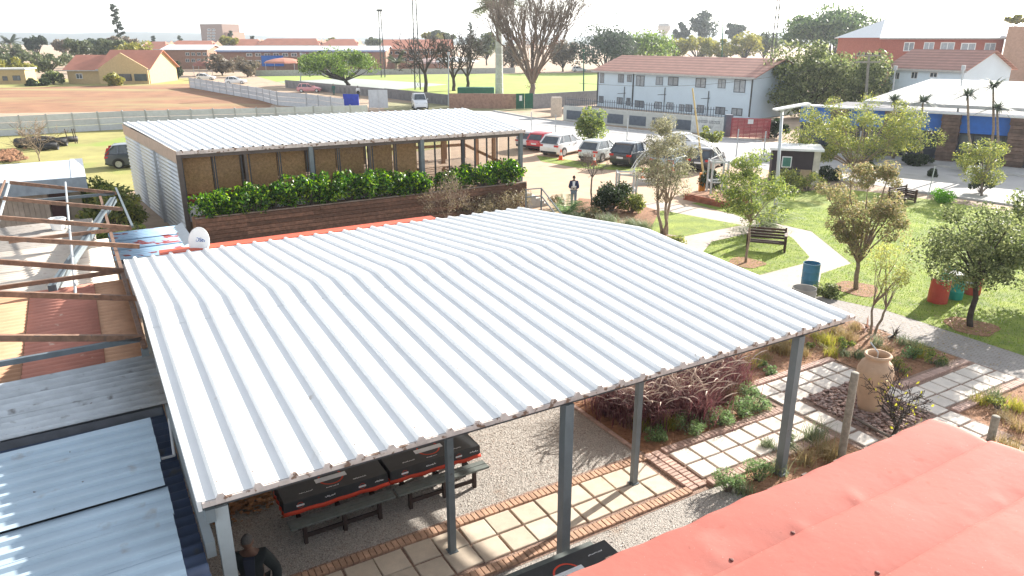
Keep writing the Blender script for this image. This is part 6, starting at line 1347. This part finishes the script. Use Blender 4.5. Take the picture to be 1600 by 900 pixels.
building('low_outbuilding', 'low tan flat outbuilding at the left edge beyond the field', P(-40, 132), P(42, 131), 6, 2.8, M_tanw, M_groof, 0, .3, False, [(4, 119, 12, 126), (20, 118, 32, 126)], M_dark)
# small shelters, tent, container, water tower
for i, (u, v, w_, h, m, lab) in enumerate([(712, 111, 34, 2.6, M_white, 'white marquee roof beyond the sports field'), (25 + 420, 112, 30, 2.4, M_tileF, 'pinkish carport roof before the long school block'), (318, 118, 14, 2.4, mat('maroon_roof', (.3, .13, .1), .8), 'small maroon carport roof behind the field fence'), (672, 111, 26, 2.2, mat('pink_roof', (.5, .36, .33), .8), 'low pink shelter roof beyond the field')]):
    c = P(u, v); k = w_ * c.y / FPX; b = MB(); b.lathe(c + Vector((0, 0, h)), [(k, 0), (k * .9, .5), (k * .5, 1.1), (k * .05, 1.4)], 10); o = b.build('shelter_roof', m); 
    root = empty('shelter', c, lab, 'shelter'); o.parent = root; o.location = o.location - root.location
    for sx in (-.7, .7):
        for sy in (-.7, .7): b = MB(); b.bar(c + Vector((sx * k, sy * k, 0)), c + Vector((sx * k, sy * k, h + .1)), .12, .12); b.build('post', M_galv, root)
b = MB(); c = P(744, 150); b.slab(-3, 3, -1.1, 1.1, 0, 1.4, .05, lambda x, y, z: c + Vector((x, y, z))); b.build('green_container', mat('container_green', (.03, .14, .10), .7), label='low dark green container behind the brick wall', cat='container')
c = at(1037, 60, 520); c.z = 0; b = MB(); b.lathe(c, [(2.2, 0), (2, 12), (4, 14), (4.6, 17), (3.6, 18.5), (.1, 19)], 14); b.build('water_tower', M_pave, smooth=True, autosmooth=40, label='hazy grey water tower on the skyline', cat='tower')
# walls and gate along the far street
bwr, BT, BL, bh = wallrun('brick_wall', 'low brown brick wall behind the pavilion roof', (702, 169), (806, 170), 146, mat('brown_wall_brick', (.33, .20, .15), .95, var=.25, scale=3), .25)
ggA, ggt, ggn, ggL = frame2(P(806, 171), P(833, 170)); gg = empty('green_gate', ggA + ggt * ggL / 2, 'dark green steel gate between brick and grey walls', 'gate'); M_gg = mat('gate_green', (.015, .10, .06), .6)
for k in range(2): b = MB(); b.box(k * ggL / 2 + .03, (k + 1) * ggL / 2 - .03, 0, .06, .05, bh + .1, lambda x, y, z: ggA + ggt * x + ggn * y + Vector((0, 0, z))); b.build('gate_leaf', M_gg, gg)
b = MB(); b.box(.5, .9, -.03, -.004, 1.1, 1.8, lambda x, y, z: ggA + ggt * x + ggn * y + Vector((0, 0, z))); b.build('notice', M_white, gg)
wallrun('grey_wall', 'grey block wall from the green gate to the office building', (833, 170), (932, 163), 147, mat('grey_block', (.27, .26, .26), .95, var=.15), .22)
wallrun('concrete_fence', 'shaded grey concrete panel wall along the sports field', (446, 137), (600, 153), 125, mat('shaded_precast', (.20, .19, .19), .95, var=.15, scale=2), .12, 'wall', 24, mat('shaded_precast2', (.17, .165, .165), .95))  # the wall's shade is put into these darker concrete colours
wallrun('concrete_fence', 'shaded grey panel wall continuing right behind the bare trees', (601, 153), (702, 165), 138, mat('shaded_precast', (.2, .19, .19), .95), .12, 'wall', 14, mat('shaded_precast2', (.17, .165, .165), .95))
wallrun('concrete_fence', 'long pale grey wall at the far side of the sports field', (398, 119), (805, 114), 110, mat('pale_precast', (.42, .41, .40), .95), .15)
def slabfence(label, pts_top, zt, m, post_m, step, name='precast_fence'):
    pts = [P(u, v, zt) for u, v in pts_top]; root = empty(name, Vector((pts[0].x, pts[0].y, 0)).lerp(Vector((pts[-1].x, pts[-1].y, 0)), .5), label, 'fence')
    for i in range(len(pts) - 1):
        a, t, n, L_ = frame2(pts[i], pts[i + 1]); k = max(1, int(L_ / step)); 
        for j in range(k):
            x0, x1 = j * L_ / k, (j + 1) * L_ / k
            for r2 in range(3): b = MB(); b.box(x0 + .08, x1 - .08, jit(.01), .06, r2 * zt / 3.05 + .01, (r2 + 1) * zt / 3.05 - .02, lambda x, y, z: a + t * x + n * y + Vector((0, 0, z))); b.build('panel', m, root)
            b = MB(); b.box(x0 - .075, x0 + .075, -.05, .09, 0, zt + .04, lambda x, y, z: a + t * x + n * y + Vector((0, 0, z))); b.build('fence_post', post_m, root)
M_pre = mat('pale_precast_panel', (.52, .54, .57), .9, var=.08, rnd=.08); M_prep = mat('precast_post', (.38, .39, .40), .9, var=.1)
slabfence('pale grey precast panel fence crossing behind the dry field', [(-60, 184), (190, 173), (400, 168), (575, 163.5)], 1.9, M_pre, M_prep, 2.0)
slabfence('pale precast panel fence along the right side of the brown field', [(295, 121), (400, 136), (432, 143), (478, 146), (537, 154)], 1.9, M_pre, M_prep, 3.4)
pA, t, n, L_ = frame2(P(537, 165), P(561, 165.5)); b = MB(); b.box(0, L_, 0, .08, 0, 1.6, lambda x, y, z: pA + t * x + n * y + Vector((0, 0, z))); b.build('blue_gate', mat('royal_blue', (.03, .06, .42), .6), label='bright blue sheet gate in the pale fence', cat='gate')
for u, lab in ((577, 'left pale sheet panel beside the blue gate'), (592, 'right pale sheet panel beside the blue gate')):
    pA = P(u, 172); b = MB(); b.box(0, 1.25, 0, .05, .3, 2.6, lambda x, y, z: pA + Vector((x, y, z))); b.box(.0, .06, -.05, -.004, 0, 2.6, lambda x, y, z: pA + Vector((x, y, z))); b.build('sheet_panel', M_pre, label=lab, cat='panel', group='sheet panels by the blue gate')
pA = P(869, 182); b = MB(); b.slab(-.65, .65, -.5, .5, 0, 2.3, .1, lambda x, y, z: pA + Vector((x, y, z))); b.build('gate_pillar', mat('cream_pillar', (.52, .45, .38), .9), label='cream square pillar beside the street corner', cat='pillar')
# vehicles far off
car('pickup_van', 'white van with blue windows parked behind the pavilion roof', P(656, 170), (.2, -.95), W_, 4.6, 1.9, 2.0, 'suv', None)
for u, v, lab in ((322, 125, 'small white car behind the field fence, left one'), (369, 131, 'small white car behind the field fence, right one'), (484, 144, 'pink red car beyond the pale fence'), (905, 112, 'white car under the far acacia')):
    car('far_car', lab, P(u, v), (1, .1), W_ if 'white' in lab else paint('pink_red_paint', (.5, .2, .22)), 4.2, 1.75, 1.5, 'hatch', 'far parked cars')
# poles, masts, cables
def lattice(label, u, vb, vt, Y, w_=.7):
    base = at(u, vb, Y); base.z = 0; z = at(u, vt, Y).z; root = empty('lattice_mast', base, label, 'mast', 'lattice masts'); 
    L4 = [(-1, -1), (1, -1), (1, 1), (-1, 1)]
    for i, j in L4: b = MB(); b.bar(base + Vector((i * w_ / 2, j * w_ / 2, 0)), base + Vector((i * w_ * .3, j * w_ * .3, z)), .09, .09); b.build('leg', M_dark, root)
    b = MB(); k = int(z / 1.6)
    for q in range(k):
        z0, z1 = z * q / k, z * (q + 1) / k; f0 = w_ / 2 * (1 - .4 * q / k); f1 = w_ / 2 * (1 - .4 * (q + 1) / k)
        for s_ in range(4):
            a, c = L4[s_], L4[(s_ + 1) % 4]; b.bar(base + Vector((a[0] * f0, a[1] * f0, z0)), base + Vector((c[0] * f1, c[1] * f1, z1)), .05, .05)
    o = b.build('lacing', M_dark, root); o['kind'] = 'stuff'
    b = MB(); b.slab(-.7, .7, -.3, .3, z, z + .5, .05, lambda x, y, zz: base + Vector((x, y, zz))); b.build('head', M_dark, root)
lattice('lattice floodlight mast left of the bare trees', 598, 108, 18, 185, .9); lattice('tall lattice mast among the bare trees', 653, 146, -12, 140, 1.0); lattice('lattice mast behind the round green tree', 1206, 100, -10, 150, .8)
for i, (u, vb, vt, Y, r, lab) in enumerate([(1130, 100, -4, 160, .14, 'thin pole above the far yellow-green trees'), (963, 100, 22, 240, .2, 'far lamp mast above the dark acacias'), (1394, 168, 108, 70, .09, 'dark leaning pole beside the tiled building'), (1500, 178, 108, 62, .09, 'dark leaning pole before the pale shop roof'), (470, 140, 85, 150, .14, 'wooden lamp pole at the left of the acacia'), (701, 170, 85, 105, .12, 'grey pole left of the brick wall'), (912, 148, 80, 120, .12, 'green pole left of the office building')]):
    base = at(u, vb, Y); base.z = 0; tp = at(u + (5 if 'leaning' in lab else 0), vt, Y); b = MB(); b.tube([base, tp], [r, r * .6], 6); b.tube([tp - Vector((0, 0, .1)), tp + Vector((0, 0, .3))], r * 1.8, 6); b.build('pole', M_galv if 'green' not in lab else M_gg, label=lab, cat='pole')
up_ = at(1356, 168, 68); up_.z = 0; ut = at(1358, 84, 68); ur = empty('utility_pole', up_, 'wooden utility pole with crossarms before the dark green tree', 'pole'); b = MB(); b.tube([up_, ut], [.16, .11], 8); b.build('pole', M_post, ur)
for dz in (.15, .7): b = MB(); b.bar(ut + Vector((-1.1, 0, -dz)), ut + Vector((1.1, 0, -dz)), .1, .12); b.build('crossarm', M_post, ur)
for sx in (-.9, -.3, .3, .9): b = MB(); b.lathe(ut + Vector((sx, 0, -.09)), [(.05, 0), (.08, .08), (.05, .2)], 8); b.build('insulator', M_dark, ur)
b = MB(); A_, B_ = at(905, 130, 84), at(1340, 96, 70); b.tube([A_.lerp(B_, t) - Vector((0, 0, 1.1 * math.sin(math.pi * t))) for t in [k / 14 for k in range(15)]], .022, 4); b.build('overhead_cable', M_dark, label='black overhead cable crossing in front of the office building', cat='cable')
for i, (u, v, h) in enumerate([(830, 207, 2.0), (868, 208, 1.8), (979, 226, 2.3), (1338, 255, 2.4), (1150, 245, 2.2), (1192, 250, 2.2)]):
    b = MB(); c = P(u, v); b.tube([c, c + Vector((0, 0, h))], .05, 6); b.build('fence_pole', M_galv, label='thin grey fence pole, number %s from the left along the street' % ['one', 'two', 'three', 'six', 'four', 'five'][i], cat='pole', group='fence poles along the street')
# yard on the left: pipes, stakes, bushes
M_pipe = mat('black_pipe', (.03, .03, .033), .6, extra=blot(6, .6, (.16, .14, .12), .1))
for i, (a, c, r) in enumerate([((28, 231), (72, 233), .42), ((45, 226), (85, 226), .36), ((78, 230), (106, 228), .32), ((88, 224), (122, 221), .25), ((60, 236), (92, 234), .3)]):
    p, q = P(*a), P(*c); b = MB(); b.tube([p + Vector((0, 0, r)), p.lerp(q, .5) + Vector((0, .2, r * 1.1)), q + Vector((0, 0, r))], r, 12, False); o = b.build('drain_pipe', M_pipe, smooth=True, label='black plastic pipe in the yard heap, %s' % ['leftmost and thickest', 'back middle', 'right of the middle', 'thin one at the right end', 'front middle'][i], cat='pipe', group='pipes heaped on the dry field'); o.modifiers.new('t', 'SOLIDIFY').thickness = .04
for i, u in enumerate((107, 118, 121)): b = MB(); c = P(u, 224); b.tube([c, c + Vector((-.1, 0, 1.3))], .04, 6); b.build('stake', M_tleg, label='dark stake right of the pipe heap, %s of three' % ['left', 'middle', 'right'][i], cat='stake', group='stakes by the pipe heap')
baretree('bare_shrub', 'pale leafless shrub in front of the pipe heap', P(62, 252), .5, .95, .05, 4, 'tan', 41, 3, .6, (0, 0), 5, 'shrub', None, .012)
pebbles('spoil_heap', [P(12 + rng.normal(0, 10), 243 + rng.normal(0, 3.5), max(0, .25 * rng.random())) for _ in range(500)], .1, .3, M_soil, .7, loc=P(12, 243), kind='stuff', label='heap of red spoil at the left edge of the dry field', cat='soil')
for i, (u, v, r, h, m, lab) in enumerate([(182, 372, 1.5, 3.2, M_yel, 'tall leafy green bush beside the corrugated pavilion wall'), (155, 345, 1.3, 2.2, M_mid, 'leafy bush behind the truss frame, left of the tall one'), (128, 328, 1.1, 1.5, M_yel, 'yellow-green bush behind the small shed'), (192, 405, 1.0, 2.0, M_mid, 'low leafy bush behind the peeling blue roof')]):
    shrub('yard_bush', lab, P(u, v), r, h, m, 3200, .11, 24, 160 + i, 'bushes behind the truss frame')

# ------------------------------------------------------------------ trees round about
M_acac = Lf('acacia_leaf', [(.05, .085, .02), (.09, .15, .03), (.15, .22, .045), (.22, .29, .06)], .3)
M_far1 = Lf('far_olive', [(.06, .075, .045), (.10, .12, .06), (.15, .165, .08)], .25); M_far2 = Lf('far_yellow', [(.16, .17, .05), (.25, .24, .06), (.32, .29, .07)], .3); M_far3 = Lf('far_dark', [(.04, .055, .04), (.07, .09, .055)], .25); M_far4 = Lf('far_brown', [(.13, .11, .08), (.19, .155, .11)], .2)
gtree('acacia_tree', 'umbrella-shaped green acacia on the near side of the sports field', (546, 134), (530, 98), 76, 20, M_acac, 11000, .22, r0=.42, fork=.3, clumps=56, csize=.5, shape='umbrella', seed=201, bark='dark', ry=9)
gtree('acacia_tree', 'dark spreading acacia left of the office roof, first of the group', (940, 112), (950, 74), 52, 30, M_far3, 5200, .45, r0=.5, fork=.25, clumps=36, csize=.55, shape='umbrella', seed=202, bark='dark', group='dark acacias behind the field')
gtree('acacia_tree', 'dark spreading acacia behind the office roof ridge', (1000, 108), (1005, 78), 55, 26, M_acac, 5000, .45, r0=.5, fork=.25, clumps=34, csize=.6, shape='umbrella', seed=203, bark='dark', group='dark acacias behind the field')
gtree('broadleaf_tree', 'huge round green tree on the skyline left of the brick hall', (1300, 110), (1300, 52), 84, 36, Lf('big_green', [(.04, .07, .035), (.075, .12, .05), (.12, .17, .07), (.18, .23, .09)], .3), 9000, .6, r0=.7, fork=.2, clumps=70, csize=.38, seed=204, bark='dark', shape='dome')
gtree('broadleaf_tree', 'dense dark green tree beside the office gable, left of the pair', (1262, 184), (1264, 122), 58, 50, M_olive, 12000, .2, r0=.3, fork=.2, clumps=56, csize=.36, seed=205, bark='dark', group='dense trees beside the office')
gtree('broadleaf_tree', 'dense dark green tree behind the utility pole, right of the pair', (1345, 180), (1346, 126), 50, 42, M_olive, 9000, .2, r0=.3, fork=.2, clumps=46, csize=.36, seed=206, bark='dark', group='dense trees beside the office')
baretree('bare_tree', 'very large leafless tree behind the green gate', P(832, 155), 2.4, 5.0, .5, 5, 'grey', 51, 3, .26, (0, 0), 9, 'tree', None, .03, (Lf('rust_leaf', [(.14, .07, .05), (.2, .1, .07)], .2), 1500, .12, 10), .22)
for i, (u, v, th_, f, s_, sd_, lab) in enumerate([(665, 146, 3.6, 2.5, .5, 52, 'pruned dark leafless tree beside the tall mast'), (709, 142, 2.2, 2.6, .45, 53, 'leafless tree right of the tall mast'), (731, 140, 2.4, 2.7, .45, 54, 'leafless dark tree left of the palm')]):
    baretree('bare_tree', lab, P(u, v), th_, f, .34, 4, 'dark', sd_, 3, s_, (0, 0), 4, 'tree', 'bare trees by the sports field', .05)
# tall palm
pb = P(780, 147); tpz = at(780, 28, pb.y); pt = empty('tall_palm', pb, 'tall palm with ringed pale trunk, its fronds at the top edge', 'palm'); M_ptr = mat('pale_palm_trunk', (.42, .43, .43), .9, var=.15)
rings = int(tpz.z / .9)
for k in range(rings):
    z0, z1 = tpz.z * k / rings, tpz.z * (k + 1) / rings; r0_ = .68 * (1 - .25 * k / rings); b = MB(); b.lathe((pb.x, pb.y, z0), [(r0_ * .96, 0), (r0_, .06), (r0_ * .99, z1 - z0 - .07), (r0_ * .93, z1 - z0 - .02), (r0_ * .93, z1 - z0)], 14); b.build('trunk_ring', M_ptr, pt, smooth=True, autosmooth=30)
tmp = palmtuft('fronds_tmp', None, pb, 6.5, 34, M_far1, 0, 61, .9, wide=.22, trunk=[[Vector((pb.x, pb.y, tpz.z)), Vector((pb.x, pb.y, tpz.z + 1.8))], [.6, .4]])
for ch in list(tmp.children): ch.parent = pt
bpy.data.objects.remove(tmp)
palmtuft('far_palm', 'small feathery palm before the pink brick hostel', P(620, 116), 4.2, 26, M_far1, 3.0, 62, 1.0, wide=.2, trunk=[[P(620, 116), P(620, 116) + Vector((0, 0, 3))], [.5, .4]])
palmtuft('far_palm', 'dark shaggy palm on the skyline at the far left', at(15, 75, 330) * 1 - Vector((0, 0, at(15, 75, 330).z)), 5, 24, M_far3, 3.0, 63, 1.0, wide=.3, trunk=[[Vector((at(15, 75, 330).x, 330, 0)), at(15, 66, 330)], [.7, .5]])
# pine-shaped mast and cypresses
def conifer(label, u, vb, vt, Y, r, m, seed, name='conifer', z0f=.2, n=1400, size=.5):
    base = at(u, vb, Y); base.z = 0; z = at(u, vt, Y).z; root = empty(name, base, label, 'tree'); b = MB(); b.tube([base, base + Vector((0, 0, z))], [r * .12, r * .03], 8); rd = random.Random(seed); cs = []; rr = []
    for k in range(30):
        f = z0f + (1 - z0f) * k / 30; a = rd.uniform(0, 6.28); l = r * (1 - .75 * (f - z0f) / (1 - z0f)) * rd.uniform(.4, 1.05); c = base + Vector((math.cos(a) * l, math.sin(a) * l, z * f)); cs.append(c); rr.append(r * .28); b.tube([base + Vector((0, 0, z * f - .2)), c], r * .02, 4)
    b.build('trunk', BARK['dark'], root); V, F_ = leafcloud(cs, rr, n / 30, size, .2, .5, .4, seed); npmesh('crown', V, F_, m, root)
conifer('tall thin pine-shaped tree on the skyline at left', 186, 62, 6, 300, 2.7, M_far3, 71, 'pine_tree', .42, 1500, .45)
for u, vb, vt, r, sd_, lab in [(735, 66, 34, 2.2, 72, 'dark pointed cypress on the skyline beside the palm'), (240, 70, 56, 2.0, 73, 'small dark cypress behind the red roofs, left one'), (282, 70, 56, 2.2, 74, 'small dark cypress behind the red roofs, right one'), (361, 68, 48, 2.4, 75, 'tall thin tree beside the tower block'), (395, 66, 56, 2, 76, 'small skyline cypress right of the tower block'), (1381, 60, 36, 2.5, 77, 'pointed conifer at the edge of the white hall roof')]:
    conifer(lab, u, vb, vt, 360 if u < 1000 else 200, r, M_far3, sd_, 'cypress_tree', .1, 900, .5)
# background trees, each its own thing
bg_ = [(70, 122, 92, 44, 17, M_far1, 'olive tree with pale fork behind the tan bungalow', 0), (28, 126, 106, 26, 12, M_far2, 'yellowish bush tree at the far left edge', 0), (-8, 124, 100, 26, 18, M_far1, 'grey-green tree cut by the left edge', 0), (82, 132, 122, 15, 9, M_olive, 'round dark shrub before the tan bungalow', 0), (62, 134, 130, 20, 6, M_dkg, 'low dark bush left of the tan bungalow', 0), (175, 134, 124, 15, 9, M_far2, 'yellow-green shrub between the two tan houses', 0), (216, 112, 84, 32, 16, M_far2, 'bright yellow-green tree behind the larger tan house', 1), (170, 108, 76, 26, 16, M_far1, 'grey-green tree behind the tan house ridge', 1), (150, 105, 72, 20, 14, M_far3, 'dark tree on the left skyline', 1), (190, 100, 68, 26, 10, M_far4, 'brownish tree crown right of the pine', 1), (120, 108, 74, 20, 12, M_far1, 'olive tree in the left middle distance', 1), (55, 100, 68, 20, 10, M_far3, 'dark tree above the left olive tree', 1), (98, 100, 70, 16, 8, M_far4, 'brown tree below the left hills', 1), (15, 104, 82, 24, 12, M_far1, 'grey tree at the left edge, middle distance', 1), (238, 118, 108, 12, 12, M_mid, 'green bush at the right end of the tan house', 0), (268, 124, 108, 8, 14, M_dkg, 'narrow dark cypress beside the pale fence', 0), (277, 124, 110, 6, 13, M_dkg, 'second narrow cypress beside the pale fence', 0), (345, 118, 98, 22, 14, M_far4, 'twiggy brown tree before the school blocks', 0), (385, 120, 104, 20, 12, M_far4, 'twiggy brown tree right of the school gap', 0), (357, 96, 64, 14, 6, M_far2, 'yellow tree below the tower block', 1), (520, 92, 66, 22, 5, M_far2, 'yellowish crown behind the long school roof', 1), (583, 92, 66, 14, 6, M_far1, 'crown left of the hostel roof', 1), (672, 92, 62, 24, 9, M_far2, 'light green crown behind the hostel roof', 1), (690, 88, 58, 20, 9, M_far1, 'olive crown on the skyline left of the cypress', 1), (760, 102, 72, 20, 16, M_far1, 'grey-green tree left of the tall palm', 1), (800, 112, 86, 20, 18, M_far4, 'rusty tree behind the palm trunk', 1), (880, 112, 84, 24, 18, M_far4, 'rusty brown tree right of the large bare tree', 1), (1050, 100, 76, 32, 12, M_far2, 'yellow-green tree behind the office roof, left', 1), (1090, 100, 72, 34, 15, M_far2, 'yellow-green tree behind the office roof, middle', 1), (1130, 100, 74, 34, 14, M_far2, 'yellow-green tree behind the office roof, right', 1), (1165, 100, 70, 30, 16, M_far2, 'yellow-green tree behind the office ridge end', 1), (1195, 98, 70, 22, 14, M_far1, 'grey tree beside the right lattice mast', 1), (1100, 80, 40, 22, 17, M_far3, 'tall hazy blue-green tree on the skyline', 1), (1066, 80, 50, 12, 12, M_far3, 'smaller hazy tree left of the tall one on the skyline', 1), (1148, 80, 48, 14, 9, M_far3, 'thin hazy crown right of the tall skyline tree', 1), (1590, 60, 30, 14, 6, M_far2, 'crown above the white hall roof at the right edge', 1), (1290, 248, 236, 12, 10, M_dkg, 'dark shrub before the blue shop, left', 0), (1430, 258, 250, 22, 8, M_dkg, 'dark shrub bed before the blue shop piers', 0), (1515, 268, 252, 14, 14, M_dkg, 'dark shrub between the shop piers', 0), (1215, 215, 200, 14, 14, M_dkg, 'dark shrub right of the red gate', 0)]
for i, (u, vb, vc, rx, rz, m, lab, far) in enumerate(bg_):
    Y = 420 if vb <= 92 else P(u, vb).y
    if far and vb > 95: Y = max(Y, 210)
    if u > 1500 and far: Y = 170
    c = at(u, vc, Y); base = Vector((c.x, Y, 0)); k = Y * 1.02 / FPX
    tree('background_tree', lab, base, c, rx * k, rz * k, m, 1700, max(.1, .0022 * Y), bark='dark', r0=max(.1, rx * k * .06), fork=.3, clumps=20, csize=.45, seed=300 + i, group='trees round about')
# tree aloes before the blue shop
for i, (u, vb, vt, du, lab) in enumerate([(1526, 268, 150, -14, 'single-headed tree aloe before the blue shop'), (1542, 268, 136, 10, 'tall forked tree aloe at the right of the shop front'), (1550, 269, 170, 8, 'low dense head of the right tree aloe group'), (1395, 250, 158, 2, 'tree aloe head above the broad yellow-green tree'), (1442, 256, 160, 0, 'small tree aloe left of the slate pier')]):
    base = P(u, vb); tp = at(u + du, vt, base.y); palmtuft('tree_aloe', lab, base, 1.4, 90, M_gr1 if False else Lf('aloe_leaf', [(.06, .085, .06), (.11, .14, .1), (.17, .2, .14)], .15), 0, 80 + i, .75, 'aloe', .085, [[base, base.lerp(tp, .5) + Vector((.25 * (1 if du > 0 else -1), 0, 0)), tp], [.13, .085, .07]], False)
    if i in (1, 2):
        for q in range(2): pass
# hills on the skyline and a far belt of trees
def hills(name, Y, h0, seed, m, x0, x1):
    rd = random.Random(seed); b = MB(); n = 90; vs = []
    ph = [rd.uniform(0, 6.28) for _ in range(6)]
    for i in range(n + 1):
        x = x0 + (x1 - x0) * i / n; f = i / n; h = h0 * (.55 + .2 * math.sin(f * 7 + ph[0]) + .12 * math.sin(f * 17 + ph[1]) + .06 * math.sin(f * 41 + ph[2]) + .03 * math.sin(f * 90 + ph[3]))
        for (dy, k) in ((0, 0), (150, .6), (350, 1), (800, .7), (1300, 0)): vs.append((x, Y + dy, h * k - .5))
    b.add(vs, [(i * 5 + j, (i + 1) * 5 + j, (i + 1) * 5 + j + 1, i * 5 + j + 1) for i in range(n) for j in range(4)]); b.build(name, m, smooth=True, kind='structure')
M_hill = mat('wooded_hill', (.03, .045, .035), .95, var=.35, scale=.02, bump=0, rnd=0)
hills('hills', 2200, 44, 3, M_hill, -2600, 2600)
hills('hills', 1100, 10, 9, M_hill, -1500, 1500)

# ------------------------------------------------------------------ the air
b = MB(); b.box(-4500, 4500, -80, 6500, -2, 62); hz = b.build('haze', None, kind='stuff', label='thin pale summer haze over the whole place', cat='haze')
hm = bpy.data.materials.new('haze'); hm.use_nodes = True; hm.node_tree.nodes.clear(); ho = hm.node_tree.nodes.new('ShaderNodeOutputMaterial'); pvn_ = hm.node_tree.nodes.new('ShaderNodeVolumePrincipled')
pvn_.inputs['Color'].default_value = (.82, .9, 1, 1); pvn_.inputs['Density'].default_value = .00022; pvn_.inputs['Anisotropy'].default_value = .3
hm.node_tree.links.new(pvn_.outputs[0], ho.inputs['Volume']); hz.data.materials.append(hm)
